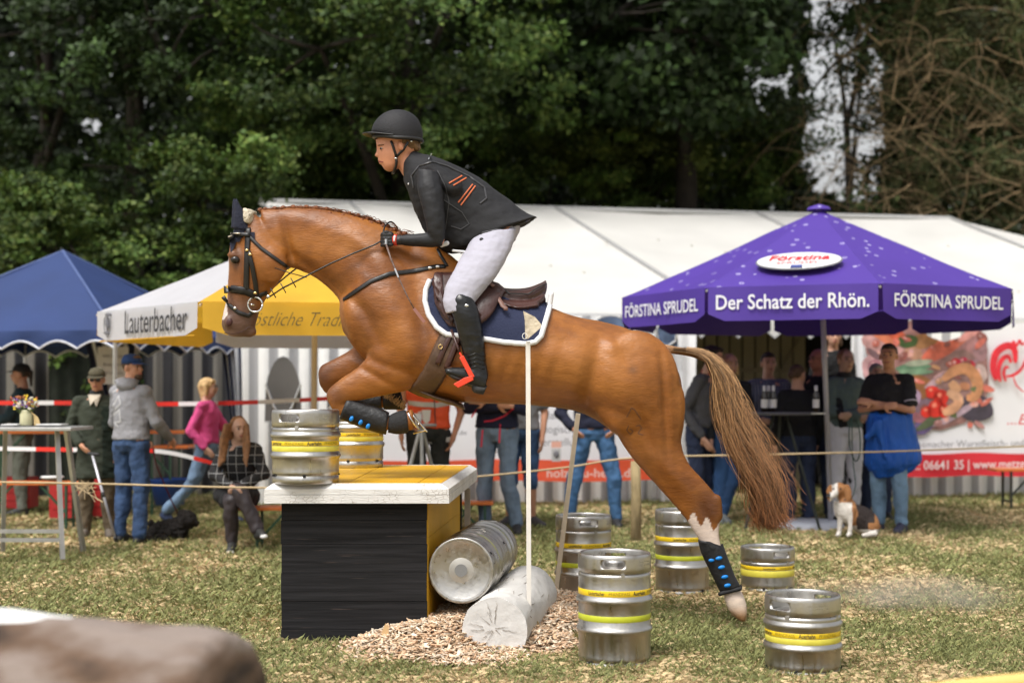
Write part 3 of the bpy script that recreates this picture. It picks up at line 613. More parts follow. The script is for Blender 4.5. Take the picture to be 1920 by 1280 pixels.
mb.tube(crest+[crest[0]], .005, 4); mb.tube([crest[1]+xd*.03+Vector((0, 0, .02)), Vector((cc.x, cc.y, 1.95)), crest[5]-xd*.03], .006, 4); mb.tube([crest[8], Vector((cc.x, cc.y, 2.0))+xd*.01, crest[3]+Vector((0, 0, .05))], .007, 4)
mb.ell(Vector((cc.x, cc.y, 2.02)), (.02, .006, .05), n=8, m=6); mb.ell(Vector((cc.x, cc.y, 2.085))+xd*.02, (.03, .006, .018), n=8, m=6); mb.ell(Vector((cc.x, cc.y, 1.93)), (.035, .006, .016), n=8, m=6); build('crest', mb, TXTG, BP)
tr_ = MATS['white_fabric']
def edge_trim(a, b, z, m, par): mb = MB(); mb.tube([lerp(a, b, .04)+Vector((0, -.01, z-a.z)), lerp(a, b, .96)+Vector((0, -.01, z-a.z))], .007, 5); build('hem', mb, m, par)
edge_trim(lc[0], lc[1], 1.862, YEL, BP)
# ================================================================== BANNERS
BAN = mat('banner_white', (.76, .76, .79), .45, bump=.12, bscale=2.5, var=.04, vscale=2)
def sheet(pxa, pxb, Ya, Yb, z0, z1, m, par, name='banner_sheet', off=0, wav=.02, n=24):
    mb = MB(); vs = []; fs = []; k = 6
    for i in range(n+1):
        t = i/n; Y = Ya+(Yb-Ya)*t; x = P(pxa, 0, Ya).x*(1-t)+P(pxb, 0, Yb).x*t
        for j in range(k+1): v = j/k; vs.append((x, Y-off+wav*math.sin(t*9+v*2), z0+(z1-z0)*v-.01*math.sin(t*11)))
    for i in range(n):
        for j in range(k): q = i*(k+1)+j; fs.append((q, q+k+1, q+k+2, q+1))
    mb.add(vs, fs); return build(name, mb, m, par, True)
def zpx(py, Y): return P(0, py, Y).z
b1 = thing('banner', 'white builder banner with a red bottom strip seen under the horse belly', 'banner', (0.8, 15.9, .5))
sheet(705, 1248, 15.9, 16.2, zpx(868, 16), zpx(690, 16), BAN, b1, wav=.012); sheet(705, 1248, 15.88, 16.18, zpx(902, 16), zpx(862, 16), REDO, b1, 'red_strip', .004, wav=.012)
def pxtext(s, px, py, Y, hpx, wpx, m, par, bold=.0, shear=0, slope=0.): return text_on('lettering', s, m, par, P(px, py, Y), (1, .055, slope), (0, 0, 1), hpx/F*Y, wpx/F*Y, bold, shear, 0)
for s, py, px, w in (('Jahrelange Erfahrung', 779, 1068, 170), ('Ökologisches Bauen', 805, 1066, 160), ('eigene Herstellung', 829, 1020, 150)): pxtext(s, px, py, 15.84, 15, w, TXTG, b1)
pxtext('holzbau.de', 845, 811, 15.84, 9, 60, TXTG, b1); pxtext('holzbau-heim.de', 1110, 887, 15.82, 17, 170, mat('pale_print', (.75, .55, .5), .6), b1, .01)
mb = MB(); mb.box(P(1043, 833, 15.83), (.055, .004, .035)); build('emblem', mb, mat('emblem_salmon', (.70, .38, .30), .6), b1); mb = MB(); mb.box(P(1043, 853, 15.83), (.05, .004, .07)); build('emblem', mb, mat('emblem_grey', (.42, .42, .42), .6), b1)
mb = MB(); mb.ell(P(1043, 851, 15.82), (.03, .008, .04), n=10, m=6); build('emblem', mb, TXTG, b1)
# butcher banner with printed food
b2 = thing('banner', 'butcher banner with food photo, red rooster and red phone number strip', 'banner', (6, 17.0, .5)); YB = 17.0
sheet(1625, 1990, YB, YB+.25, zpx(872, YB), zpx(603, YB), BAN, b2, wav=.015); sheet(1700, 1990, YB, YB+.25, zpx(893, YB), zpx(850, YB), RED, b2, 'red_strip', .03, wav=.015)
rg = random.Random(12)
def blob(px, py, rx, ry, ang, col, lay, name='printed_food', hi=True):
    col = (col[0]*.78, col[1]*.62, col[2]*.62)
    m = mat('print_%d_%d_%d' % tuple(int(c*99) for c in col), col, .45, var=.35, vscale=9); c = P(px, py, YB-.02-.0012*lay+.25*(px-1625)/365*.9); n = 18; Yf = lambda q_: YB-.02-.0012*lay+.25*(q_-1625)/365*.9; ca, sa = math.cos(R(ang)), math.sin(R(ang)); k = YB/F; poly = []
    for i in range(n):
        t = 6.2832*i/n; x = rx*math.cos(t)*(1+.08*math.sin(3*t+px)); y = ry*math.sin(t)*(1+.1*math.cos(2*t+py)); poly.append(P(px+x*ca-y*sa, py-(x*sa+y*ca), Yf(px+x*ca-y*sa)))
    mb = MB(); mb.prism(poly, (0, -.001, 0)); build(name, mb, m, b2)
    if hi: m = mat('print_highlight_%d' % int(col[0]*9), tuple(min(.75, c_*1.35+.07) for c_ in col), .4); d = Vector((-rx*.25*k, -.003, ry*.35*k)); mb = MB(); mb.prism([c+d+(p-c)*.28 for p in poly], (0, -.001, 0)); build(name, mb, m, b2)
FD = [(1745, 700, 118, 98, 0, (.30, .19, .17), 0), (1700, 650, 75, 40, 0, (.42, .26, .24), .3), (1800, 640, 50, 36, 0, (.46, .28, .28), .4), (1690, 760, 55, 45, 0, (.22, .17, .22), .5), (1800, 720, 50, 60, 0, (.34, .24, .22), .6), (1655, 640, 40, 26, -20, (.62, .42, .40), 1), (1672, 622, 42, 13, -35, (.72, .16, .07), 2), (1650, 628, 34, 9, -35, (.80, .30, .15), 3), (1640, 690, 24, 30, 0, (.70, .50, .52), 2), (1640, 690, 13, 18, 0, (.45, .25, .30), 3),
      (1728, 640, 36, 15, 10, (.40, .24, .10), 2), (1702, 640, 20, 13, 0, (.05, .12, .03), 3), (1713, 662, 18, 11, -10, (.52, .34, .22), 3), (1790, 632, 52, 18, 38, (.74, .28, .18), 2), (1765, 655, 40, 15, 32, (.72, .20, .12), 3), (1815, 620, 34, 14, 30, (.76, .42, .38), 3),
      (1712, 688, 34, 7, 4, (.14, .34, .20), 4), (1716, 697, 33, 6, 0, (.20, .42, .26), 5), (1722, 680, 26, 6, 8, (.40, .55, .40), 5), (1720, 725, 30, 22, 0, (.30, .15, .05), 3), (1772, 705, 44, 8, 32, (.50, .42, .46), 4), (1800, 690, 40, 6, 25, (.36, .26, .30), 4),
      (1838, 655, 14, 22, 0, (.40, .28, .30), 2), (1792, 682, 10, 10, 0, (.66, .02, .04), 5), (1806, 678, 9, 9, 0, (.60, .02, .10), 6), (1818, 684, 10, 9, 0, (.66, .02, .06), 5), (1838, 700, 14, 16, 0, (.60, .56, .52), 5),
      (1708, 745, 20, 16, 0, (.42, .36, .52), 5), (1712, 780, 26, 10, -15, (.40, .18, .22), 4), (1722, 800, 26, 14, 0, (.14, .12, .28), 3), (1830, 765, 32, 26, -20, (.07, .07, .10), 3), (1790, 778, 44, 7, 28, (.48, .44, .52), 6), (1745, 790, 30, 8, 30, (.10, .16, .08), 5)]
for f in FD: blob(*f)
for (px, py, r) in ((1748, 735, 13), (1765, 745, 14), (1756, 765, 17), (1738, 772, 11), (1770, 770, 12)): blob(px, py, r, r, 0, (.72, .035, .02), 8)
def sausage(pts, r, col, lay):
    if col[0] > .5 and col[1] > .1: col = (col[0]*.85, col[1]*.8, col[2]*.8)
    m = mat('print_%d_%d_%d' % tuple(int(c*99) for c in col), col, .45, var=.25, vscale=9); q = curve(pts, 6); L = []; Rr = []
    for i, p in enumerate(q):
        a = q[max(i-1, 0)]; b = q[min(i+1, len(q)-1)]; dx, dy = b[0]-a[0], b[1]-a[1]; s = math.hypot(dx, dy) or 1; rr = r*math.sin(math.pi*(i+.6)/(len(q)+.2))**.35; Yp = YB-.02-.0012*lay+.25*(p[0]-1625)/365*.9
        L.append(P(p[0]-dy/s*rr, p[1]+dx/s*rr, Yp)); Rr.append(P(p[0]+dy/s*rr, p[1]-dx/s*rr, Yp))
    mb = MB(); k = len(q); mb.add(L+Rr, [(i, i+1, k+i+1, k+i) for i in range(k-1)]); build('printed_food', mb, m, b2)
rg9 = random.Random(44)
for k in range(46): blob(rg9.uniform(1632, 1850), rg9.uniform(612, 800), rg9.uniform(5, 16), rg9.uniform(3, 8), rg9.uniform(-40, 50), rg9.choice([(.66, .22, .16), (.5, .3, .28), (.75, .5, .42), (.3, .12, .1), (.14, .22, .08), (.62, .4, .2), (.2, .14, .16)]), 5.5+k*.04, hi=k % 2 == 0)
sausage([(1768, 712), (1790, 695), (1815, 692), (1832, 715), (1828, 742), (1812, 745)], 11, (.62, .30, .14), 9); sausage([(1782, 716), (1790, 725), (1798, 735)], 9, (.70, .40, .22), 10); sausage([(1776, 735), (1795, 745), (1800, 760)], 9, (.70, .42, .26), 10); sausage([(1768, 775), (1788, 765), (1800, 752)], 9, (.66, .36, .20), 11); sausage([(1800, 722), (1818, 725)], 7, (.55, .25, .13), 8)
ROOD = [[(1868, 712), (1862, 690), (1868, 662), (1888, 648), (1902, 655), (1904, 680)], [(1876, 715), (1872, 695), (1878, 675), (1890, 668), (1896, 680)], [(1886, 715), (1882, 700), (1886, 688), (1892, 690)], [(1886, 705), (1900, 703), (1916, 690), (1926, 665)], [(1896, 650), (1900, 640), (1906, 648), (1912, 638), (1916, 646), (1922, 640)], [(1900, 706), (1906, 722), (1920, 735)]]
for i, pts in enumerate(ROOD): sausage(pts, (7, 4.5, 3, 3, 2.5, 1.5)[i], (.62, .02, .035), 12)
pxtext('...E', 1908, 787, YB-.0, 20, 40, RED, b2, 0, .3); 
def pt2(s, px, py, h, w, m, bold=0): return text_on('lettering', s, m, b2, P(px, py, YB+.25*(px-1625)/365*.9-.075), (1, .11, .012), (0, 0, 1), h/F*YB, w/F*YB, bold, 0, 0)
pt2('Hausmacher Wurstfleisch- und Schinkenspezial', 1868, 831, 13, 350, TXTG); pt2('Tel.: 06641 35 | www.metzgerei-h', 1830, 871, 17, 290, mat('pink_white', (.75, .62, .62), .6), .012)
# cut-out flap hanging over the butcher banner top
mb = MB(); mb.prism([P(x, y, YB-.12) for x, y in ((1715, 596), (1835, 596), (1800, 632), (1770, 641), (1740, 630))], (0, .004, 0)); build('tent_flap', mb, STR, marq)
# ================================================================== ROPE, POST, BARRIER TAPE
ROPE = mat('rope', (.55, .42, .25), .9, bump=.5, bscale=200); POSTW = mat('post_wood', (.30, .23, .12), .9, var=.3, vscale=6, bump=.5, bscale=20, stretch=(4, 4, 1))
pY = gY(1020); q = P(1192, 1020, pY); mb = MB()
mb.tube([q-Vector((0, 0, .15)), q+Vector((.004, 0, .4)), q+Vector((-.003, 0, .745))], [.05, .047, .044], 12); tag(build('fence_post', mb, POSTW, None, True), 'round wooden post holding the rope behind the hind leg', 'fence post')
rp = [P(-60, 903, 11.0), P(160, 906, 11.0), P(495, 914, 11.1), P(700, 907, 11.4), P(895, 893, 11.7), P(1060, 876, 12.0), P(1190, 858, 12.2), P(1430, 852, 12.6), P(1700, 845, 13), P(2000, 833, 13.4)]
mb = MB(); mb.tube(curve([tuple(p) for p in rp], 6), .0085, 6); rope = build('rope', mb, ROPE, None, True); tag(rope, 'thin straw coloured rope strung across the meadow behind the jump', 'rope')
mb = MB(); rg = random.Random(9)
for k in range(16): a = P(160, 906, 11); mb.tube([a, a+Vector((rg.uniform(-.08, .1), -.01, rg.uniform(-.07, .05))), a+Vector((rg.uniform(-.06, .16), -.01, rg.uniform(-.16, .02)))], .003, 4)
build('frayed_knot', mb, ROPE, rope)
TR_, TWt = mat('tape_red', (.75, .03, .02), .4), mat('tape_white', (.78, .78, .80), .4)
def tape(pts, h, label, phase=0):
    pts = [P(*p) for p in pts]; t = thing('barrier_tape', label, 'barrier tape', pts[0]); cv = [Vector(p) for p in curve([tuple(p) for p in pts], 40)]; acc = 0; L = .42; cur = None; mb = MB(); runs = []
    for a, b in zip(cv[:-1], cv[1:]):
        k = int((acc+phase)/L); u = Vector((0, 0, h/2))
        if k != cur: mb = MB(); runs.append((k % 2, mb)); cur = k
        mb.quad(a-u, b-u, b+u, a+u); acc += (b-a).length
    for k, mb in runs: build(('red_band', 'white_band')[k], mb, (TR_, TWt)[k], t)
    return t
tape([(-40, 755, 14.6), (130, 755, 14.4), (330, 757, 14.4), (520, 752, 14.3), (760, 738, 14.3)], .042, 'upper red and white barrier tape across the blue gazebo')
tape([(-40, 840, 14.3), (150, 843, 14.0), (300, 846, 13.9), (420, 872, 13.8), (520, 885, 13.8), (760, 880, 13.8)], .04, 'lower red and white barrier tape at knee height by the gazebo', .2)
# ================================================================== BENCHES, TABLES
ORA = mat('bench_orange', (.62, .16, .03), .5, var=.1, vscale=3); GRN = mat('bench_green', (.02, .07, .035), .5)
def bench(name, label, pxa, pxb, py, Y, cat, depth=.25, group=None, h=None, legs=(.15, .85), lm=None):
    a, b = P(pxa, py, Y), P(pxb, py, Y); t = thing(name, label, cat, ((a.x+b.x)/2, Y+depth/2, gz(Y)), group)
    mb = MB(); mb.box(((a.x+b.x)/2, Y+depth/2, a.z-.013), (abs(b.x-a.x)/2, depth/2, .014)); build('top' if cat != 'bench' else 'seat', mb, ORA, t, bevel=.003)
    for f in legs:
        x = lerp(a.x, b.x, f); mb = MB()
        for dy in (0, depth*.9): mb.bar((x, Y+.02+dy, a.z-.03), (x, Y+.02+dy, gz(Y)), .035, .02)
        mb.bar((x, Y+.02, gz(Y)+.12), (x, Y+depth*.95, gz(Y)+.12), .02, .02); mb.bar((x, Y+.03, a.z-.3), (x+(.25 if f < .5 else -.25), Y+.03, a.z-.03), .02, .02); build('leg', mb, lm or GRN, t)
    return t
bench('beer_table', 'long orange beer table under the blue gazebo', -60, 345, 808, 14.9, 'table', .5); bench('beer_bench', 'orange bench standing in front of the beer table at the left', -60, 155, 904, 13.6, 'bench')
bench('beer_table', 'short orange table end behind the hoodie man and the pink jacket', 285, 352, 836, 14.8, 'table', .45, legs=(.5,)); bench('beer_bench', 'orange bench with green legs under the seated girl', 425, 545, 951, 12.2, 'bench', .27, legs=(.47,))
bench('beer_bench', 'orange bench end showing right of the yellow jump side', 820, 925, 941, 13.2, 'bench'); bench('beer_bench', 'orange topped bench with black legs at the right edge', 1868, 1990, 879, 15.6, 'bench', .3, legs=(.24, .9), lm=mat('dark_leg', (.02, .025, .02), .6))
def bar_table(name, label, px, py, Y, w, footpy, dark=False, spread=1.0):
    m = mat('dark_leg', (.02, .025, .02), .6) if dark else STEEL; c = P(px, py, Y); t = thing(name, label, 'table', (c.x, Y, gz(Y))); mb = MB(); mb.box((c.x, Y, c.z-.012), (w/2, .3, .014)); build('table_top', mb, STEEL if not dark else mat('table_dark', (.10, .10, .11), .4), t, bevel=.004)
    zf = P(0, footpy, Y).z
    for sx in (-1, 1):
        mb = MB(); mb.bar((c.x+sx*w*.30, Y-.12, c.z-.03), (c.x+sx*w*.42*spread, Y-.3, zf), .035, .035); mb.bar((c.x+sx*w*.30, Y+.12, c.z-.03), (c.x+sx*w*.40*spread, Y+.3, zf), .035, .035); build_each('leg', mb, m, t)
    mb = MB(); mb.bar((c.x-w*.4*spread, Y-.26, zf+.22), (c.x+w*.4*spread, Y-.26, zf+.22), .03, .03); mb.bar((c.x-w*.4*spread, Y-.26, zf+.15), (c.x+w*.4*spread, Y-.26, zf+.15), .03, .03); build_each('cross_bar', mb, m, t); return t
bar_table('standing_table', 'tall steel trestle table with flowers at the left edge', 58, 800, 11.6, .84, 1040, spread=1.0); c = P(790, 797, 12.6)
bt = thing('standing_table', 'small steel tripod table in front of the orange vest', 'table', (c.x, 12.6, .06)); mb = MB(); mb.lathe([(.001, .015), (.13, .015), (.14, 0), (.13, -.012), (.001, -.012)], 20, c); build('table_top', mb, STEEL, bt)
for dx in (-.22, .02, .2): mb = MB(); mb.tube([c-Vector((-.02*dx, 0, .01)), (c.x+dx*1.3, 12.6+(.2 if dx > .1 else -.1), .05)], .018, 8); build('leg', mb, STEEL, bt)
CUPW = mat('white_plastic', (.75, .75, .75), .35); mb = MB(); mb.lathe([(.001, 0), (.03, 0), (.04, .10), (.037, .10), (.03, .006), (.001, .006)], 16, P(783, 796, 12.6)); 
tag(build('paper_cup', mb, CUPW, None, True), 'small white cup standing on the steel tripod table', 'cup')
# jar with flowers
GL = mat('jar_glass', (.80, .78, .55), .1, trans=.5); j0 = P(49, 797, 11.6); jar = thing('flower_jar', 'glass jar with wildflowers on the standing table', 'flower jar', j0); mb = MB(); mb.lathe([(.001, 0), (.045, 0), (.05, .01), (.05, .09), (.036, .11), (.038, .125), (.034, .125), (.033, .11), (.045, .088), (.045, .012), (.001, .01)], 18, j0); build('jar', mb, GL, jar, True)
mb = MB(); fl = {}; rg = random.Random(3)
for k in range(46):
    e = j0+Vector((rg.uniform(-.11, .10), rg.uniform(-.06, .06), rg.uniform(.13, .24))); mb.tube([j0+Vector((0, 0, .02)), lerp(j0, e, .55)+Vector((0, 0, .02)), e], .0022, 4); cn = rg.choice(('white', 'yellow', 'violet', 'rust', 'white')); fl.setdefault(cn, MB())
    for _ in range(4): fl[cn].ell(e+Vector((rg.uniform(-.01, .01), rg.uniform(-.01, .01), rg.uniform(-.01, .01))), (.010, .010, .006), n=6, m=4)
build('stem', mb, mat('stem_green', (.10, .14, .04), .8), jar)
for cn, cl in (('white', (.7, .66, .55)), ('yellow', (.75, .55, .05)), ('violet', (.22, .12, .42)), ('rust', (.40, .14, .06))):
    if cn in fl: build('flower', fl[cn], mat('petal_'+cn, cl, .8), jar)
mb = MB()
for k in range(9): mb.tube([j0+Vector((.03, 0, .12)), j0+Vector((.07+.004*k, -.02, .08-.002*k)), j0+Vector((.075+.006*k, -.02, .0))], .003, 4)
build('grain_ear', mb, mat('straw_ear', (.60, .45, .22), .9), jar)
for (px, w, lb) in ((25, .13, 'sheet of white paper on the left of the flower jar'), (98, .20, 'white papers lying to the right of the flower jar')):
    c = P(px, 798, 11.6); mb = MB(); mb.box(c+Vector((0, 0, .012)), (w/2, .1, .004)); tag(build('paper', mb, CUPW), lb, 'paper')
# notice on the gazebo curtain
c = P(212, 685, 15.2); nt_ = thing('notice', 'white notice sheet hanging behind the hoodie man', 'notice', c); mb = MB(); mb.box(c, (.165, .004, .20)); build('sheet', mb, CUPW, nt_)
text_on('lettering', 'Wir haben', TXTG, nt_, c+Vector((0, -.008, .10)), (1, 0, 0), (0, 0, 1), .035, .22); text_on('lettering', 'Bratwurst', TXTG, nt_, c+Vector((0, -.008, .01)), (1, 0, 0), (0, 0, 1), .035, .2); text_on('lettering', 'und Getränke', TXTG, nt_, c+Vector((0, -.008, -.08)), (1, 0, 0), (0, 0, 1), .03, .22)
# crates and bins under the gazebo
REDC = mat('red_crate', (.42, .02, .02), .5); BLUC = mat('blue_tub', (.02, .08, .35), .5)
def crate(px, pyb, Y, w, h, m, lb, name='crate'):
    c = P(px, pyb, Y); t = thing(name, lb, name.replace('_', ' '), (c.x, Y, c.z)); mb = MB(); k = .012
    for sx in (-1, 1): mb.box((c.x+sx*(w/2), Y, c.z+h/2), (k, .15, h/2))
    for sy in (-1, 1): mb.box((c.x, Y+sy*.15, c.z+h/2), (w/2-.013, k, h/2))
    mb.box((c.x, Y, c.z+.02), (w/2-.013, .137, .012)); build('body', mb, m, t); mb = MB()
    for sy in (-1, 1):
        for f in (.3, .55): mb.box((c.x, Y+sy*.165, c.z+h*f), (w*.42, .004, .012))
    mb.box((c.x, Y-.168, c.z+h*.8), (w*.15, .004, .02)); build('rib', mb, m, t)
crate(30, 950, 15.2, .36, .32, REDC, 'red crate standing in the dark at the far left under the table'); crate(135, 968, 14.4, .34, .34, REDC, 'red crate just left of the old man under the table'); crate(190, 965, 14.6, .2, .38, REDC, 'red crate showing between the legs of the old man')
mb = MB(); c = P(318, 945, 14.9); mb.lathe([(.001, 0), (.15, 0), (.20, .26), (.21, .27), (.195, .26), (.14, .01), (.001, .01)], 20, c); tag(build('tub', mb, BLUC, None, True), 'blue plastic tub on the ground behind the dog leash', 'tub')
mb = MB(); c = P(98, 898, 13.65); mb.lathe([(.001, .006), (.09, .008), (.11, .022), (.10, .03), (.001, .03)], 20, c); tag(build('plate_stack', mb, CUPW, None, True), 'low stack of white plates on the orange bench', 'plates')
# ================================================================== JUMP TABLE (oxer box)
BLKW = mat('black_stained_wood', (.014, .0135, .0145), .75, var=.6, vscale=4, bump=.10, bscale=7, spec=.22, stretch=(.5, 1, 14))
def knotty():
    m = BLKW; n = m.node_tree.nodes; l = m.node_tree.links; b = n['Principled BSDF']; src = b.inputs['Base Color'].links[0].from_socket
    tc = n.new('ShaderNodeTexCoord'); mp = n.new('ShaderNodeMapping'); mp.inputs['Scale'].default_value = (3, 3, 60); l.new(tc.outputs['Object'], mp.inputs[0]); nz = n.new('ShaderNodeTexNoise'); nz.inputs['Scale'].default_value = 1.3; nz.inputs['Detail'].default_value = 6; l.new(mp.outputs[0], nz.inputs[0])
    mr = n.new('ShaderNodeMapRange'); mr.inputs[1].default_value = .66; mr.inputs[2].default_value = .78; l.new(nz.outputs['Fac'], mr.inputs[0]); mx = n.new('ShaderNodeMix'); mx.data_type = 'RGBA'; l.new(mr.outputs[0], mx.inputs[0]); l.new(src, mx.inputs[6]); mx.inputs[7].default_value = (.075, .055, .045, 1); l.new(mx.outputs[2], b.inputs['Base Color'])
knotty()
YELP = mat('yellow_paint', (.62, .33, .006), .5, var=.12, vscale=3, bump=.15, bscale=12)
def cracked_white():
    m = mat('weathered_white', (.70, .68, .65), .6, var=.08, vscale=7, bump=.3, bscale=30, stretch=(1, 1, 5)); n = m.node_tree.nodes; l = m.node_tree.links; b = n['Principled BSDF']; src = b.inputs['Base Color'].links[0].from_socket
    tc = n.new('ShaderNodeTexCoord')
    def cr(scl, thr, wd):
        mp = n.new('ShaderNodeMapping'); mp.inputs['Scale'].default_value = scl; l.new(tc.outputs['Object'], mp.inputs[0]); v = n.new('ShaderNodeTexVoronoi'); v.feature = 'DISTANCE_TO_EDGE'; v.inputs['Scale'].default_value = 1; l.new(mp.outputs[0], v.inputs['Vector'])
        q = n.new('ShaderNodeMapRange'); q.inputs[1].default_value = 0; q.inputs[2].default_value = wd; q.inputs[3].default_value = 1; q.inputs[4].default_value = 0; l.new(v.outputs['Distance'], q.inputs[0])
        nz = n.new('ShaderNodeTexNoise'); nz.inputs['Scale'].default_value = 5; l.new(tc.outputs['Object'], nz.inputs[0]); g_ = n.new('ShaderNodeMapRange'); g_.inputs[1].default_value = thr; g_.inputs[2].default_value = thr+.08; l.new(nz.outputs['Fac'], g_.inputs[0])
        mu = n.new('ShaderNodeMath'); mu.operation = 'MULTIPLY'; l.new(q.outputs[0], mu.inputs[0]); l.new(g_.outputs[0], mu.inputs[1]); return mu
    a = cr((32, 32, 60), .47, .05); mx = n.new('ShaderNodeMix'); mx.data_type = 'RGBA'; l.new(a.outputs[0], mx.inputs[0]); l.new(src, mx.inputs[6]); mx.inputs[7].default_value = (.24, .19, .14, 1); l.new(mx.outputs[2], b.inputs['Base Color']); return m
WW = cracked_white()
JT = thing('table_jump', 'black and yellow table jump with a thick white edged top', 'jump', (-.86, 8.1, 0))
YF = 8.0; xl, xr = P(527, 1000, YF).x, P(800, 1000, YF).x
ztop = .905; zl0 = P(0, 942, 7.95).z          # underside of the lid
npl = 6; rows = [0, .085, .245, .405, .565, .70, zl0-.002]
for k in range(6): mb = MB(); z0, z1 = rows[k]-(.08 if k == 0 else 0), rows[k+1]; mb.box(((xl+xr)/2+(.002 if k % 2 else -.001), YF+.012+(.002 if k % 2 else 0), (z0+z1)/2+.0), ((xr-xl)/2, .012, (z1-z0)/2-.0010)); build('plank', mb, BLKW, JT, bevel=.001)
# right side: yellow boards, running back
xb = P(862, 0, 9.9).x; xs0 = xr; Yb0, Yb1 = YF+.026, 9.72
dirv = Vector((xb-xs0, Yb1-Yb0, 0))
for k in range(3): z0, z1 = (-.05, .32, .60)[k], (.32, .60, zl0-.002)[k]; a, b_ = Vector((xs0-.012, Yb0, 0)), Vector((xb-.012, Yb1, 0)); mb = MB(); u = Vector((0, 0, 1)); mb.prism([a+u*(z0+.001), b_+u*(z0+.001), b_+u*(z1-.001), a+u*(z1-.001)], (.02, 0, 0)); build('plank', mb, YELP, JT)
mb = MB(); mb.box((xb+.0, 9.78, zl0/2), (.018, .05, zl0/2)); build('corner_post', mb, BLKW, JT); mb = MB(); mb.box((xb+.055, 9.86, zl0/2-.02), (.02, .02, zl0/2-.03)); build('batten', mb, mat('weathered_batten', (.55, .48, .38), .8, var=.2, vscale=12), JT)
a = Vector((xl+.012, Yb0, 0)); mb = MB(); mb.prism([a, Vector((xl+.1, Yb1, 0)), Vector((xl+.1, Yb1, zl0-.002)), a+Vector((0, 0, zl0-.002))], (.02, 0, 0)); build('side_panel', mb, YELP, JT)
mb = MB(); mb.prism([(xl+.1, Yb1+.01, 0), (xb, Yb1+.01, 0), (xb, Yb1+.01, zl0-.002), (xl+.1, Yb1+.01, zl0-.002)], (0, .02, 0)); build('back_panel', mb, BLKW, JT)
# lid corners (top face)
TLf, TRf = P(495, 905, 7.86), P(826, 908, 7.86); TRk = P(895, 872, 9.98); TLk = P(560, 871, 9.98); ch = .045
LF = Vector((P(495, 0, 7.9).x, 7.9, 0)); RF = Vector((P(842, 0, 7.9).x, 7.9, 0)); RK = Vector((P(895, 0, 10.0).x, 10.0, 0)); LK = Vector((P(583, 0, 10.0).x, 10.0, 0))
zt = .912; zb = zl0; U = Vector((0, 0, 1))
def inset(poly, d):
    out = []; n = len(poly)
    for i in range(n):
        p, q, r = poly[i-1], poly[i], poly[(i+1) % n]; e1 = (q-p).normalized(); e2 = (r-q).normalized(); n1 = Vector((-e1.y, e1.x, 0)); n2 = Vector((-e2.y, e2.x, 0)); b = (n1+n2).normalized(); out.append(q+b*d/max(.3, b.dot(n1)))
    return out
out4 = [LF, RF, RK, LK]; in4 = inset(out4, ch); in5 = inset(out4, ch+.012)
for i, nm in enumerate(('front_beam', 'side_beam', 'back_beam', 'side_beam')):
    j = (i+1) % 4; mb = MB(); sh = .001 if i % 2 else 0
    # two stacked battens form the edge
    for (z0, z1, o_) in ((zb, zb+.047, 0), (zb+.049, zt, .0015)):
        e = inset(out4, o_); A, B = e[i], e[j]; Ai, Bi = in5[i], in5[j]
        if z1 == zt: mb.add([A+U*z0, B+U*z0, B+U*(zt-.03), A+U*(zt-.03), in4[i]+U*zt, in4[j]+U*zt, Ai+U*(zt-.012), Bi+U*(zt-.012), Ai+U*z0, Bi+U*z0], [(0, 1, 2, 3), (3, 2, 5, 4), (4, 5, 7, 6), (6, 7, 9, 8), (8, 9, 1, 0)])
        else: mb.add([A+U*z0, B+U*z0, B+U*z1, A+U*z1, Ai+U*z0, Bi+U*z0, Ai+U*z1, Bi+U*z1], [(0, 1, 2, 3), (4, 6, 7, 5), (0, 4, 5, 1), (3, 2, 7, 6)])
    build(nm, mb, WW, JT)
# yellow deck: boards run from front to back
nb = 7
for k in range(nb):
    a0, a1 = k/nb, (k+1)/nb; A, B = lerp(in5[0], in5[1], a0), lerp(in5[0], in5[1], a1); Cc, D = lerp(in5[3], in5[2], a1), lerp(in5[3], in5[2], a0); g_ = Vector((.0012, 0, 0)); mb = MB()
    mb.prism([A+g_+U*(zt-.026), B-g_+U*(zt-.026), Cc-g_+U*(zt-.026), D+g_+U*(zt-.026)], (0, 0, .023+.0008*(k % 3))); build('deck_board', mb, YELP, JT, bevel=.001)
# ================================================================== KEGS
def keg_steel():
    m = mat('keg_steel', (.50, .485, .46), .33, 1.0, bump=.06, bscale=60); n = m.node_tree.nodes; l = m.node_tree.links; b = n['Principled BSDF']
    tc = n.new('ShaderNodeTexCoord'); mp = n.new('ShaderNodeMapping'); mp.inputs['Scale'].default_value = (14, 14, 1.2); l.new(tc.outputs['Object'], mp.inputs[0])
    nz = n.new('ShaderNodeTexNoise'); nz.inputs['Scale'].default_value = 2.2; nz.inputs['Detail'].default_value = 7; l.new(mp.outputs[0], nz.inputs[0]); mr = n.new('ShaderNodeMapRange'); mr.inputs[1].default_value = .3; mr.inputs[2].default_value = .7; mr.inputs[3].default_value = .24; mr.inputs[4].default_value = .5; l.new(nz.outputs['Fac'], mr.inputs[0]); l.new(mr.outputs[0], b.inputs['Roughness'])
    n2 = n.new('ShaderNodeTexNoise'); n2.inputs['Scale'].default_value = 9; n2.inputs['Detail'].default_value = 8; l.new(tc.outputs['Object'], n2.inputs[0]); r2 = n.new('ShaderNodeMapRange'); r2.inputs[1].default_value = .62; r2.inputs[2].default_value = .75; l.new(n2.outputs['Fac'], r2.inputs[0])
    mx = n.new('ShaderNodeMix'); mx.data_type = 'RGBA'; mx.inputs[6].default_value = (.50, .485, .46, 1); mx.inputs[7].default_value = (.30, .26, .21, 1); l.new(r2.outputs[0], mx.inputs[0]); l.new(mx.outputs[2], b.inputs['Base Color']); return m
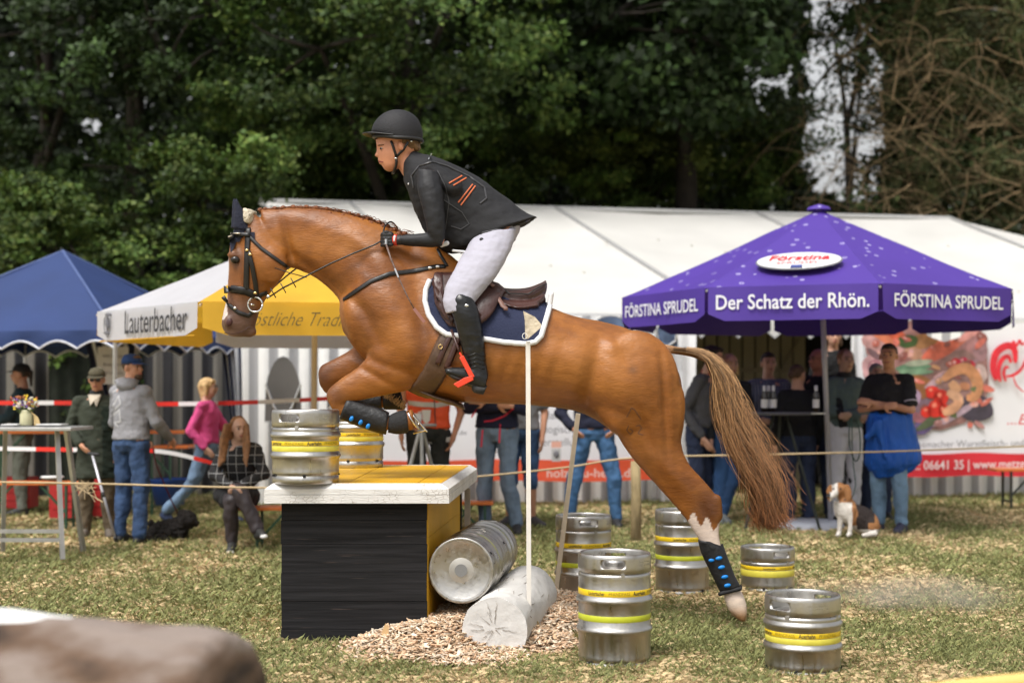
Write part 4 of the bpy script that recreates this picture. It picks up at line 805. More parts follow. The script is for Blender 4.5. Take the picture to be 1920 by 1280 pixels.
KS = keg_steel(); BY = mat('band_yellow', (.80, .55, .012), .4, var=.05, vscale=20); BG = mat('band_lime', (.52, .56, .035), .4, var=.08, vscale=15); BYP = mat('band_pale_yellow', (.70, .62, .08), .4, var=.08, vscale=20)
RB, RG_ = .1875, .1975
def arc_ring(z, r, bulge, h, n=7): return [(r+bulge*math.sin(math.pi*k/(n-1)), z-h/2+h*k/(n-1)) for k in range(n)]
def make_keg(H, rings, bands, label, texts=True, small=False):
    t = thing('beer_keg', label, 'keg'); zc = H-.10
    prof = [(.06, .012), (.165, .010), (.178, .0), (.186, .006), (.188, .036), (.183, .044), (.181, .050), (.186, .056), (.189, .064), (.1875, .074)]
    for z in rings: prof += arc_ring(z, RB, .011, .040)
    prof += [(RB, zc-.022), (.189, zc-.012), (.187, zc-.004), (.180, zc), (.180, zc+.003)]
    mb = MB(); mb.lathe(prof, 72); mb.lathe([(.180, zc+.003), (.12, zc+.022), (.05, zc+.028), (.001, zc+.028)], 48); build('shell', mb, KS, t, True)
    # collar with two hand holes
    ang = [R(-90), R(90)]; hw = .33; z0, z1 = H-.068, H-.024
    cp = [(.183, zc+.002), (.189, zc+.007), (.190, z0), (.190, z1), (.189, H-.012), (.186, H-.003), (.181, H), (.176, H-.004), (.174, H-.012), (.174, z1), (.174, z0), (.174, zc+.01)]
    def skip(k, th):
        d = min(abs((th-a+math.pi) % (2*math.pi)-math.pi) for a in ang); return d < hw and k in (2, 9)
    mb = MB(); mb.lathe(cp, 96, skip=skip); col = build('collar', mb, KS, t, True)
    for a in ang:
        pts = []
        for k in range(28):
            u = 6.2832*k/28; cx, cz = math.cos(u), math.sin(u); dx = (hw-.11)*(1 if cx > 0 else -1)+.12*cx if abs(cx) > 1e-6 else 0; th = a+dx; zz = (z0+z1)/2+cz*(z1-z0)/2; pts.append((th, zz))
        mb = MB(); n = len(pts); vs = []; fs = []
        for (th, zz) in pts:          # lip plus corner filler out to the cut rectangle
            vs.append((.1912*math.cos(th), .1912*math.sin(th), zz)); vs.append((.1745*math.cos(th), .1745*math.sin(th), zz)); d = th-a; th2 = a+max(-hw-.035, min(hw+.035, d*1.22)); z2 = (z0+z1)/2+max(-.026, min(.026, (zz-(z0+z1)/2)*1.4)); vs.append((.1904*math.cos(th2), .1904*math.sin(th2), z2))
        for k in range(n): j = (k+1) % n; fs += [(3*k, 3*j, 3*j+1, 3*k+1), (3*k, 3*k+2, 3*j+2, 3*j)]
        mb.add(vs, fs); build('hand_hole', mb, KS, t, True)
    mb = MB(); mb.lathe([(.052, zc+.02), (.054, zc+.045), (.050, zc+.06), (.034, zc+.062), (.032, zc+.052), (.001, zc+.052)], 28); build('valve', mb, KS, t, True)
    mb = MB()
    for a in (R(-62), R(40), R(150), R(230)): c = Vector((.184*math.cos(a), .184*math.sin(a), .048)); mb.box(c, (.008, .010, .005), Matrix.Rotation(a+math.pi/2, 3, 'Z'))
    build_each('drain_slot', mb, mat('slot_dark', (.01, .01, .01), .8), t)
    mb = MB()
    for a in (R(-75), R(10), R(110), R(200)): c = Vector((.186*math.cos(a), .186*math.sin(a), zc-.002)); mb.box(c, (.010, .007, .006), Matrix.Rotation(a+math.pi/2, 3, 'Z'))
    build_each('weld_tab', mb, KS, t)
    for (za, zb_, m, txt) in bands:
        mb = MB(); r = RB+.0012; mb.lathe([(r-.001, za), (r, za+.0015), (r, zb_-.0015), (r-.001, zb_)], 72); bo = build('band', mb, m, t, True)
        if txt and texts:
            zc_ = (za+zb_)/2; circ = 2*math.pi*r
            for k in range(2):
                for (s, a_, w, hh, bo_, m_) in (('Lauterbacher', -118, .095, .021, .012, TXTK), ('PFANDFASS', -80, .11, .017, -.008, mat('olive_print', (.16, .13, .02), .6)), ('Auerhahn', -45, .082, .022, .018, TXTK), ('PFANDFASS', -10, .105, .017, -.008, MATS['olive_print'])):
                    if small: w *= .9; hh *= .8
                    th0 = R(a_+180*k); text_on('lettering', s, m_, bo, (0, 0, 0), (1, 0, 0), (0, 0, 1), hh, w, bo_, 0, 0, fn=lambda u, v, th0=th0: ((r+.0006)*math.cos(th0+u/r), (r+.0006)*math.sin(th0+u/r), zc_+v))
    # stamped maker's dots on the collar
    mb = MB(); rg = random.Random(int(H*100)); 
    for k in range(60):
        th = R(-28)+rg.uniform(-.30, .30); z = H-.036-(.016 if k % 2 else 0)+rg.uniform(-.003, .003); c = Vector((.190*math.cos(th), .190*math.sin(th), z)); mb.box(c, (.0022, .0018, rg.uniform(.001, .003)), Matrix.Rotation(th+math.pi/2, 3, 'Z'))
    build('stamping', mb, KS, t)['kind'] = 'stuff'
    return t
def copy_tree(o, parent=None):
    c = o.copy(); C.objects.link(c); c.parent = parent
    for ch_ in [x for x in o.children]: copy_tree(ch_, c)
    return c
def place(o, px, py, Y, rz, label, z=None):
    p = P(px, py, Y); o.location = (p.x, p.y, z if z is not None else gz(Y)-.012); o.rotation_euler = (0, 0, R(rz)); o['label'] = label; o['group'] = 'beer kegs around the jump'; return o
tall = make_keg(.60, (.208, .362), ((.388, .420, BY, True), (.258, .290, BG, False)), '')
mid_ = make_keg(.415, (.158, .272), ((.214, .240, BY, True), (.182, .212, BYP, False)), '')
low_ = make_keg(.33, (), ((.178, .204, BY, True), (.128, .174, BYP, False)), '', small=True)
tall2, tall3, lay1, lay2 = copy_tree(tall), copy_tree(tall), copy_tree(tall), copy_tree(tall); mid2, mid3 = copy_tree(mid_), copy_tree(mid_)
place(tall, 1152, 1240, 7.42, -6, 'tall steel keg in the front between the white log and the hind hoof')
place(tall2, 1094, 1130, 9.65, 8, 'tall steel keg standing behind the leaning pole and the white log'); place(tall3, 1279, 1118, 10.0, 16, 'tall steel keg directly behind the horse hind leg')
place(low_, 1439, 1108, 10.1, 22, 'short squat steel keg right of the hind hoof, farther back'); place(mid_, 1505, 1270, 7.20, -50, 'medium steel keg in the right foreground, its hand hole turned left')
place(mid2, 573, 885, 8.03, -22, 'medium steel keg at the front edge of the yellow table top', zt-.004); place(mid3, 667, 868, 9.72, 30, 'medium steel keg at the back edge of the yellow table top', zt-.004)
KA, KB_ = Vector((-.287, 8.0, .418)), Vector((-.150, 9.2, .408)); kd = (KB_-KA).normalized()
for o, p0, lb in ((lay1, KA, 'keg lying on its side against the yellow boards, its round bottom towards us'), (lay2, KA+kd*.602, 'second lying keg, end to end behind the one with its bottom showing')):
    o.location = p0; o.rotation_mode = 'QUATERNION'; o.rotation_quaternion = kd.to_track_quat('Z', 'Y'); o['label'] = lb; o['group'] = 'lying kegs'
mb = MB(); mb.lathe([(.001, .002), (.045, .006), (.09, .016), (.13, .028), (.150, .034), (.157, .030), (.163, .008)], 48)
bt_ = build('keg_bottom', mb, mat('brushed_dull', (.52, .50, .46), .55, 1., var=.12, vscale=9), lay1, True); mb = MB(); mb.lathe([(.001, -.0015), (.036, -.0015)], 28); ct_ = build('centre_disc', mb, mat('disc_alu', (.24, .24, .235), .7, .6), lay1, True); ct_.data.transform(Matrix.Translation(lay1.location)); ct_.location = (0, 0, 0); bt_.data.transform(Matrix.Translation(lay1.location)); bt_.location = (0, 0, 0)
# ================================================================== LOG
LOGW = mat('whitewashed_bark', (.58, .565, .54), .75, var=.08, vscale=5, bump=.8, bscale=9); LOGE = mat('whitewashed_end', (.60, .59, .575), .75, var=.06, vscale=9, bump=.35, bscale=18)
def log(name, label, A, B, r, m, me_, seed, n=56, crack=None):
    t = thing(name, label, 'log', A); A, B = Vector(A), Vector(B); d = (B-A).normalized(); a = d.cross(Vector((0, 0, 1))).normalized(); b = a.cross(d).normalized()
    def rad(th, u): return r*(1+.07*math.sin(th+seed)+.045*noise.noise((math.cos(th)*1.6, math.sin(th)*1.6, u*1.2+seed))+.018*noise.noise((math.cos(th)*8, math.sin(th)*8, u*5+seed)))
    mb = MB(); K = 26; vs = []; fs = []
    for k in range(K+1):
        u = k/K*(B-A).length
        for i in range(n): th = 6.2832*i/n; rr = rad(th, u); vs.append(A+d*u+a*rr*math.cos(th)+b*rr*math.sin(th))
    for k in range(K):
        for i in range(n): j = (i+1) % n; fs.append((k*n+i, k*n+j, (k+1)*n+j, (k+1)*n+i))
    mb.add(vs, fs); build('bark', mb, m, t, True)
    for (c, u, sg) in ((A, 0, -1), (B, (B-A).length, 1)):
        mb = MB(); vs = []; fs = []; rr_ = [.0, .15, .3, .45, .6, .75, .88, .97, 1.0]
        for q in rr_:
            for i in range(n): th = 6.2832*i/n; R_ = rad(th, u)*q; vs.append(c+d*sg*.004*noise.noise((q*2.5*math.cos(th), q*2.5*math.sin(th), seed+2.))*(1-q**6)+a*R_*math.cos(th)+b*R_*math.sin(th))
        for k in range(len(rr_)-1):
            for i in range(n): j = (i+1) % n; fs.append((k*n+i, k*n+j, (k+1)*n+j, (k+1)*n+i))
        mb.add(vs, fs); build('cut_end', mb, me_, t, False)
    if crack:
        rg = random.Random(seed); mb = MB()
        for k in range(16):
            th = rg.uniform(0, 6.28); r0 = rg.uniform(.0, .5)*r; r1 = r0+rg.uniform(.2, .5)*r; pts = []
            for q in range(6): R_ = r0+(r1-r0)*q/5; t2 = th+rg.uniform(-.05, .05); pts.append(A-d*.004+a*R_*math.cos(t2)+b*R_*math.sin(t2))
            mb.tube(pts, [.0016*(1-.15*q) for q in range(6)], 4)
        build('crack', mb, crack, t)['kind'] = 'stuff'
        mb = MB()
        for k in range(22):
            th = rg.uniform(.1, 3.0); u = rg.uniform(.05, .9); pts = []; sl_ = rg.uniform(.008, .03); st_ = rg.uniform(-.03, .03)
            for q in range(6): uu = u+sl_*q; t2 = th+st_*q+rg.uniform(-.008, .008); rr = rad(t2, uu)+.001; pts.append(A+d*uu+a*rr*math.cos(t2)+b*rr*math.sin(t2))
            mb.tube(pts, [.0004, .0010, .0014, .0014, .0010, .0004], 4)
        build('crack', mb, crack, t)['kind'] = 'stuff'
    return t
CRK = mat('crack_dark', (.20, .16, .12), .9)
log('white_log', 'whitewashed log under the lying keg', (-.095, 7.66, .150), (.100, 8.95, .165), .178, LOGW, LOGE, 3, crack=CRK)
# big blurred log close to the camera
def bark_near():
    m = mat('rough_bark', (.2, .13, .1), .95, bump=1., bscale=10, stretch=(.6, 1.6, 1.6)); n = m.node_tree.nodes; l = m.node_tree.links; b = n['Principled BSDF']; tc = n.new('ShaderNodeTexCoord'); mp = n.new('ShaderNodeMapping'); mp.inputs['Scale'].default_value = (1.6, 2, 4.2); mp.inputs['Rotation'].default_value = (0, R(38), 0); l.new(tc.outputs['Object'], mp.inputs[0])
    nz = n.new('ShaderNodeTexNoise'); nz.inputs['Scale'].default_value = 1.6; nz.inputs['Detail'].default_value = 7; l.new(mp.outputs[0], nz.inputs[0]); cr = n.new('ShaderNodeValToRGB'); l.new(nz.outputs['Fac'], cr.inputs[0]); e = cr.color_ramp.elements; e[0].position = .38; e[0].color = (.03, .018, .012, 1); e[1].position = .62; e[1].color = (.23, .185, .16, 1); k = e.new(.5); k.color = (.12, .075, .05, 1); l.new(cr.outputs[0], b.inputs['Base Color']); return m
NB = bark_near(); NE = mat('rough_cut', (.34, .23, .15), .9, var=.5, vscale=6, bump=.8, bscale=14)
A0, B0 = P(-620, 1285, 4.3), P(432, 1372, 3.75)
def near_log():
    t = thing('log', 'rough brown log out of focus in the lower left corner, white along its top', 'log', A0); L = (B0-A0).length; d = (B0-A0).normalized(); a = d.cross(Vector((0, 0, 1))).normalized(); b = a.cross(d).normalized(); n = 90; K = 70
    mb = MB(); wm = MB(); vs = []; fs = []
    r0 = .30
    for k in range(K+1):
        u = k/K
        for i in range(n):
            th = 6.2832*i/n; rr = r0*(1+.05*noise.noise((math.cos(th)*2, math.sin(th)*2, u*4))+.05*noise.noise((math.cos(th)*7, math.sin(th)*7, u*9)))*(1.10-.24*u)*(1 if k < K else .9); vs.append(A0+d*L*u+a*rr*math.cos(th)+b*rr*math.sin(th))
    for k in range(K):
        for i in range(n): j = (i+1) % n; fs.append((k*n+i, k*n+j, (k+1)*n+j, (k+1)*n+i))
    fs.append(tuple(range(K*n, K*n+n))); mb.add(vs, fs); build('bark', mb, NB, t, True)
    vs2 = []; fs2 = []; ii = list(range(int(n*.17), int(n*.37)))
    for k in range(int(K*.80)):
        for i in ii: v = vs[k*n+i]; c = A0+d*L*k/K; e = (i-ii[0])/(len(ii)-1); lift = .014*math.sin(math.pi*e)*(1-(k/(K*.8))**3)-.003; vs2.append(v+(v-c).normalized()*lift)
    w = len(ii)
    for k in range(int(K*.80)-1):
        for q in range(w-1): fs2.append((k*w+q, k*w+q+1, (k+1)*w+q+1, (k+1)*w+q))
    wm.add(vs2, fs2); build('whitewash', wm, WHITEP, t, True)
near_log()
mb = MB(); c = P(1845, 1290, 4.2); mb.prism([P(1690, 1290, 4.2), P(1810, 1274, 4.2), P(1985, 1256, 4.2), P(2050, 1260, 4.2), P(2050, 1340, 4.2), P(1690, 1340, 4.2)], (0, .04, 0)); tag(build('jump_element', mb, mat('blurred_yellow', (.70, .50, .16), .6), None, bevel=.03), 'pale yellow jump part out of focus in the lower right corner', 'jump part')
# ================================================================== WOOD CHIPS
def chip_h(x, y):
    d = ((x+.18)/.60)**2; cx = -.22+.22*(y-8.2); e = abs(x-cx)/(.64+.06*math.sin(y*9)); h = .155*max(0, 1-e*e)*(1-.75*math.exp(-((x+.1)/.2)**2-((y-7.55)/.25)**2)); f = min(1, max(0, (y-7.20-.08*math.sin(x*7)-.16*max(0, abs(x+.2)-.1))/.55)); bk = min(1, max(0, (9.75-y)/.5)); return h*f**.8*bk
def chips():
    vs = []; fs = []; nx, ny = 60, 70
    for j in range(ny+1):
        for i in range(nx+1): x = -1.05+1.65*i/nx; y = 7.25+2.6*j/ny; vs.append((x, y, chip_h(x, y)-.008))
    for j in range(ny):
        for i in range(nx): q = j*(nx+1)+i; fs.append((q, q+1, q+nx+2, q+nx+1))
    mb = MB(); mb.add(vs, fs); CH_ = mat('wood_chip', (.55, .38, .23), .8, attr='Col', var=.12, vscale=60, spec=.2); tag(build('chip_bed', mb, mat('chip_soil', (.22, .15, .09), .95, var=.4, vscale=30, bump=.8, bscale=50), None, True), 'brown bed under the wood chips', kind='structure')
    rg = np.random.default_rng(6); N = 15000; x = rg.uniform(-1.05, .62, N); y = rg.uniform(7.22, 9.9, N); h = np.array([chip_h(a, b) for a, b in zip(x.tolist(), y.tolist())]); pr = np.clip(h/.02, .012, 1); pr[(x < -.8) & (y > 7.9)] = 0; pr[(x < xr) & (x > xl) & (y > YF)] = 0; k = rg.random(N) < pr; x, y, h = x[k], y[k], h[k]; n = len(x)
    L = .007+.026*rg.random(n)**1.6; w = rg.uniform(.003, .011, n); t = rg.uniform(.001, .003, n); th = rg.uniform(0, 6.28, n); tl = rg.normal(0, .32, n); rl = rg.normal(0, .4, n)
    u = np.stack([np.cos(th)*np.cos(tl), np.sin(th)*np.cos(tl), np.sin(tl)], 1); s = np.stack([-np.sin(th), np.cos(th), rl], 1); s /= np.linalg.norm(s, axis=1)[:, None]; nn = np.cross(u, s); c = np.stack([x, y, h+rg.uniform(.0, .016, n)], 1); V = np.empty((n, 8, 3)); q = 0
    tp = rg.uniform(.35, 1, n)
    for a in (-1, 1):
        for b in (-1, 1):
            for g_ in (-1, 1): V[:, q] = c+u*(a*L)[:, None]+s*(b*w*(tp if a > 0 else 1))[:, None]+nn*(g_*t)[:, None]; q += 1
    f = np.array([(0, 1, 3, 2), (4, 6, 7, 5), (0, 4, 5, 1), (2, 3, 7, 6), (0, 2, 6, 4), (1, 5, 7, 3)]); Fc = (np.arange(n)[:, None, None]*8+f[None]).reshape(-1, 4)
    pal = np.array([(.74, .54, .37), (.80, .64, .47), (.62, .43, .27), (.84, .72, .57), (.72, .47, .30)]); col = np.repeat(pal[rg.integers(0, 5, n)]*rg.uniform(.65, 1.1, n)[:, None], 8, 0)
    tag(mesh_np('wood_chips', V.reshape(-1, 3), Fc, CH_, col=col), 'heap of pale wood chips round the log', kind='stuff')
    mb = MB(); p = P(722, 1192, 7.75); p.z = chip_h(p.x, 7.75)-.01; mb.prism([p+Vector(v) for v in ((-.02, 0, 0), (.018, 0, 0), (.02, 0, .06), (.016, 0, .085), (.008, 0, .07), (.002, 0, .088), (-.016, 0, .045))], (0, .006, 0)); tag(build('wood_splinter', mb, mat('splinter', (.60, .40, .20), .8)), 'upright splinter of wood sticking out of the chip heap', 'splinter')
chips()
# ================================================================== MARKER POLES
PLW = mat('pole_white', (.74, .70, .64), .6, var=.05, vscale=20); STK = mat('stake_wood', (.34, .26, .14), .85, var=.25, vscale=15, bump=.4)
def marker(name, label, base, top, Y, Yt, w, m, flag=None, stake=None):
    a, b = P(*base, Y), P(*top, Yt); t = thing(name, label, 'marker pole', (a.x, a.y, 0)); mb = MB(); mb.bar(a, b, w, w*.75, (0, 1, 0)); build('slat', mb, m, t, bevel=.001); return t
mp_ = marker('marker_pole', 'upright white marker pole with a small triangle in front of the horse', (992, 1182), (990, 640), 7.93, 7.93, .026, PLW)
a = P(993, 1180, 7.93); mb = MB(); mb.tube([a, a-Vector((-.002, 0, .10))], .006, 8); build('spike', mb, mat('rusty_spike', (.14, .08, .05), .7), mp_)
fl_ = MB(); fl_.prism([P(x, y, 7.9) for x, y in ((981, 583), (984, 600), (985, 634), (990, 635), (1014, 614), (1015, 608), (1003, 594))], (0, .02, 0)); build('triangle', fl_, mat('triangle_wood', (.58, .50, .38), .75, var=.35, vscale=14, bump=.4), mp_)
mb = MB(); c = P(984, 630, 7.89)
mb.tube([c+Vector((.014*math.cos(k/8*6.28), 0, .017*math.sin(k/8*6.28))) for k in range(9)], .002, 5); build('wire_loop', mb, WHITEP, mp_)
q = P(1001, 1196, 8.02); mb = MB(); mb.prism([q+Vector(v) for v in ((-.02, 0, -.05), (.022, 0, -.05), (.03, 0, .085), (.008, 0, .11), (-.012, 0, .085))], (0, .03, 0)); tag(build('ground_stake', mb, STK), 'short wooden stake behind the foot of the upright marker pole', 'stake')
m2p = marker('marker_pole', 'leaning pale marker pole behind the horse belly', (1041, 1118), (1084, 775), 9.45, 9.35, .030, mat('pole_raw', (.66, .56, .42), .7, var=.08, vscale=20))
q = P(1036, 1130, 9.42); mb = MB(); mb.prism([q+Vector(v) for v in ((-.02, 0, -.04), (.02, 0, -.04), (.024, 0, .08), (-.004, 0, .10))], (0, .03, 0)); tag(build('ground_stake', mb, STK), 'wooden stake at the foot of the leaning marker pole', 'stake')
# ================================================================== HORSE
HY = 8.5; HK = HY/F
def st(tx, ty, bx, by, w, yo=0., egg=0., pw=None):
    """one cross-section from a top and a bottom outline point (photo pixels at the horse's own distance)"""
    Y = HY+yo; T, B = P(tx, ty, Y), P(bx, by, Y); c = (T+B)/2; return (c, Vector((0, w, 0)), (T-B)/2, egg)
def refine(rings, k=3):
    flat = [tuple(r[0])+tuple(r[1])+tuple(r[2])+(r[3],) for r in rings]; q = curve(flat, k); return [(Vector(v[0:3]), Vector(v[3:6]), Vector(v[6:9]), v[9]) for v in q]
def chestnut(co):
    px = 960+co[:, 0]/co[:, 1]*F; py = HZ-(co[:, 2]-CH)/co[:, 1]*F; n = len(co)
    nz = np.array([noise.fractal(Vector((v[0]*3.2, v[1]*3, v[2]*4)), .8, 2, 4) for v in co.tolist()]); fine = np.array([noise.noise(Vector((v[0]*14, v[1]*14, v[2]*34))) for v in co.tolist()])
    base = np.array([.265, .088, .014]); dark = np.array([.065, .018, .006]); lite = np.array([.37, .145, .032]); c = np.tile(base, (n, 1))
    def mixc(col, w): w = np.clip(w, 0, 1)[:, None]; c[:] = c*(1-w)+np.array(col)*w
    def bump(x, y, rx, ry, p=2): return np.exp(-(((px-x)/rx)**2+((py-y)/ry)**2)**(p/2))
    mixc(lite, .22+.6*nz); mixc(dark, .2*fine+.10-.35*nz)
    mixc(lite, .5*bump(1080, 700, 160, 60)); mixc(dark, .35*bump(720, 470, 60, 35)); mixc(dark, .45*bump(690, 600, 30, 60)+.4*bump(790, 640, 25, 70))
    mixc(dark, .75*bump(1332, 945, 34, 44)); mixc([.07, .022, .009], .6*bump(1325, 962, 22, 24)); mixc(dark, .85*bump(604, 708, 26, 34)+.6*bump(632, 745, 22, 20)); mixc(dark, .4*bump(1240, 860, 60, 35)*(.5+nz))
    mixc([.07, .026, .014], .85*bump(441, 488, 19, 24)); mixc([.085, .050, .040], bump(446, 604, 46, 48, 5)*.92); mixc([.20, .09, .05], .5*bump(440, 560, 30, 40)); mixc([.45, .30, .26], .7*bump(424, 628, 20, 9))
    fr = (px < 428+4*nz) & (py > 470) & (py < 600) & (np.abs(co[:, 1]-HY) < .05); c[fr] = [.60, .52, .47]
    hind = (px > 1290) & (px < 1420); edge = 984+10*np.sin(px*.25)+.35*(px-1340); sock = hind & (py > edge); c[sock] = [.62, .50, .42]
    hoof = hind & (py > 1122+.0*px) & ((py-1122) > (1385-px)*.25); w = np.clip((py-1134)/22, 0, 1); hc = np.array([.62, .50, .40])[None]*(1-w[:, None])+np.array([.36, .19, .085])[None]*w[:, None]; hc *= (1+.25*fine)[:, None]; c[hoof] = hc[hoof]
    # freeze brand on the haunch
    for (x, y, rx, ry) in ((1186, 693, 9, 9),): mixc([.10, .05, .03], .55*bump(x, y, rx, ry))
    return np.clip(c, .004, .9)
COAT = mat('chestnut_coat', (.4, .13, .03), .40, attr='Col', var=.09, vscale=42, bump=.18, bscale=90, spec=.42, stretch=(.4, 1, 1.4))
horse = thing('horse', 'chestnut horse leaping over the black and yellow table jump', 'horse', (P(960, 0, HY).x-.1, HY, 0))
hb = MB()
trunk = [st(636, 575, 644, 622, .06), st(646, 540, 664, 652, .15), st(672, 500, 690, 680, .195), st(715, 466, 730, 712, .225, 0, .15), st(768, 448, 775, 738, .235, 0, .35), st(822, 462, 822, 748, .25, 0, .42), st(872, 500, 870, 755, .275, 0, .3), st(920, 535, 922, 757, .295, 0, .12), st(970, 556, 972, 758, .305), st(1022, 572, 1022, 762, .31), st(1075, 592, 1078, 770, .30), st(1125, 602, 1122, 790, .295), st(1172, 614, 1165, 822, .285, 0, .08), st(1216, 634, 1212, 842, .25, 0, .1), st(1250, 660, 1250, 838, .19), st(1272, 696, 1270, 815, .11), st(1280, 735, 1280, 780, .05)]
hb.loft(refine(trunk), 28)
neck = [st(770, 450, 760, 705, .17), st(745, 434, 700, 672, .165), st(705, 416, 650, 610, .14), st(660, 402, 634, 560, .115), st(612, 392, 592, 522, .095), st(562, 388, 556, 505, .084), st(515, 390, 535, 500, .08), st(486, 392, 530, 486, .075)]
hb.loft(refine(neck), 24)
head = [st(470, 394, 500, 420, .04), st(452, 408, 530, 448, .075), st(436, 440, 543, 478, .10), st(429, 470, 541, 500, .108), st(428, 505, 527, 524, .098), st(427, 540, 508, 548, .080), st(424, 565, 493, 570, .066), st(418, 588, 484, 592, .062), st(415, 606, 479, 612, .060), st(420, 622, 472, 626, .045), st(434, 632, 462, 632, .02)]
hb.loft(refine(head), 22)
def e2(px, py, rx, ry, wy, yo, rot=0):
    c = P(px, py, HY+yo); M = Matrix.Rotation(R(rot), 3, 'Y'); hb.ell(c, (rx*HK, wy, ry*HK), M, 18, 12)
# muscles that show as forms
for s in (-1, 1):
    e2(740, 590, 70, 120, .07, s*.125, -20); e2(752, 655, 60, 60, .09, s*.135, 20)
    e2(1190, 720, 84, 100, .10, s*.165, 0)
    e2(510, 495, 30, 36, .022, s*.085, 0); e2(438, 478, 13, 10, .022, s*.080, 0)
    e2(430, 604, 12, 13, .022, s*.050, 0)
e2(467, 622, 16, 11, .035, 0, 0)
def hind(yo, s):
    L = [st(1150, 690, 1255, 668, .09, yo), st(1140, 745, 1283, 735, .115, yo), st(1150, 800, 1284, 790, .10, yo), st(1178, 850, 1278, 832, .078, yo), st(1215, 893, 1292, 868, .058, yo), st(1248, 930, 1318, 897, .046, yo), st(1278, 965, 1342, 926, .038, yo), st(1293, 985, 1352, 958, .036, yo), st(1304, 1003, 1350, 985, .031, yo), st(1316, 1022, 1350, 1010, .026, yo), st(1330, 1056, 1360, 1046, .024, yo), st(1344, 1090, 1374, 1080, .026, yo), st(1355, 1114, 1388, 1102, .031, yo)]
    hb.loft(refine(L), 18)
    hb.loft(refine([st(1356, 1112, 1388, 1102, .030, yo), st(1359, 1128, 1394, 1114, .034, yo), st(1366, 1144, 1400, 1132, .044, yo), st(1378, 1157, 1401, 1150, .046, yo), st(1389, 1166, 1399, 1163, .035, yo)]), 18)
    hb.cap(P(1344, 935, HY+yo), P(1350, 970, HY+yo), .030, .020)
hind(-.13, -1); hind(.16, 1)
def fore_near(yo):
    hb.loft(refine([st(742, 600, 830, 680, .09, yo), st(705, 648, 775, 728, .085, yo), st(672, 686, 722, 741, .062, yo), st(646, 704, 684, 749, .052, yo), st(626, 719, 655, 757, .045, yo), st(613, 732, 640, 768, .04, yo), st(612, 748, 628, 775, .03, yo)]), 18)
    hb.loft(refine([st(640, 745, 622, 772, .032, yo), st(655, 755, 645, 783, .029, yo), st(690, 768, 682, 796, .026, yo), st(718, 778, 712, 806, .030, yo), st(738, 782, 734, 806, .030, yo), st(752, 776, 752, 808, .04, yo), st(768, 766, 774, 806, .046, yo), st(775, 768, 780, 802, .04, yo)]), 16)
fore_near(-.12)
def fore_far(yo):
    hb.loft(refine([st(700, 590, 790, 660, .09, yo), st(672, 640, 730, 702, .08, yo), st(645, 662, 668, 716, .055, yo), st(618, 676, 634, 726, .048, yo), st(602, 684, 612, 734, .042, yo), st(596, 696, 600, 724, .03, yo)]), 18)
    hb.loft(refine([st(615, 705, 605, 735, .032, yo), st(640, 722, 636, 750, .028, yo), st(680, 738, 676, 764, .026, yo), st(705, 742, 704, 766, .03, yo), st(722, 736, 724, 764, .034, yo), st(738, 730, 746, 764, .045, yo), st(748, 738, 754, 762, .042, yo)]), 16)
fore_far(.13)
SC = [(728, 552, 26, 92, -26, .016), (795, 610, 14, 90, -8, -.016), (770, 660, 40, 36, 0, .014), (694, 600, 11, 50, -30, -.014), (655, 640, 16, 30, 0, .010), (610, 525, 80, 9, 37, -.014), (640, 440, 110, 16, 24, .008), (560, 455, 30, 40, 20, -.006), (508, 492, 26, 30, 0, .012), (548, 478, 7, 50, -12, -.020), (455, 464, 9, 11, 0, -.009), (456, 535, 4, 40, -3, .007),
      (1105, 712, 15, 62, 12, -.024), (1078, 700, 22, 60, 0, .008), (1148, 648, 20, 14, 0, .014), (1185, 705, 42, 52, 0, .014), (1148, 800, 22, 26, 0, .014), (1238, 752, 6, 80, -4, -.014), (1210, 820, 7, 60, -20, -.008), (1248, 880, 12, 44, -42, .010), (1322, 970, 6, 34, -22, -.009), (700, 700, 40, 6, 30, -.008), (742, 690, 50, 7, 20, -.006), (1045, 640, 80, 14, 4, -.006), (690, 500, 14, 60, -40, -.008)]
def sculpt_horse(co):
    px = 960+co[:, 0]/HY*F; py = HZ-(co[:, 2]-CH)/HY*F; d = np.zeros(len(co))
    for x, y, rx, ry, rot, am in SC:
        a = R(rot); u = (px-x)*math.cos(a)+(py-y)*math.sin(a); v = -(px-x)*math.sin(a)+(py-y)*math.cos(a); d += 1.5*am*np.exp(-.5*((u/rx)**2+(v/ry)**2)*1.6)
    ribs = np.exp(-((px-960)/90)**4)*np.exp(-((py-690)/45)**2)*.0025*np.sin((px+.35*(py-600))*.21)
    s = np.clip((co[:, 1]-HY)/.07, -1, 1); co = co.copy(); co[:, 1] += s*(d+ribs); return co
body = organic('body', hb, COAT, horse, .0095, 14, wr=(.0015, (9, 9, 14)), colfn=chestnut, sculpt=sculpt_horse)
HB = bvh_of(body)
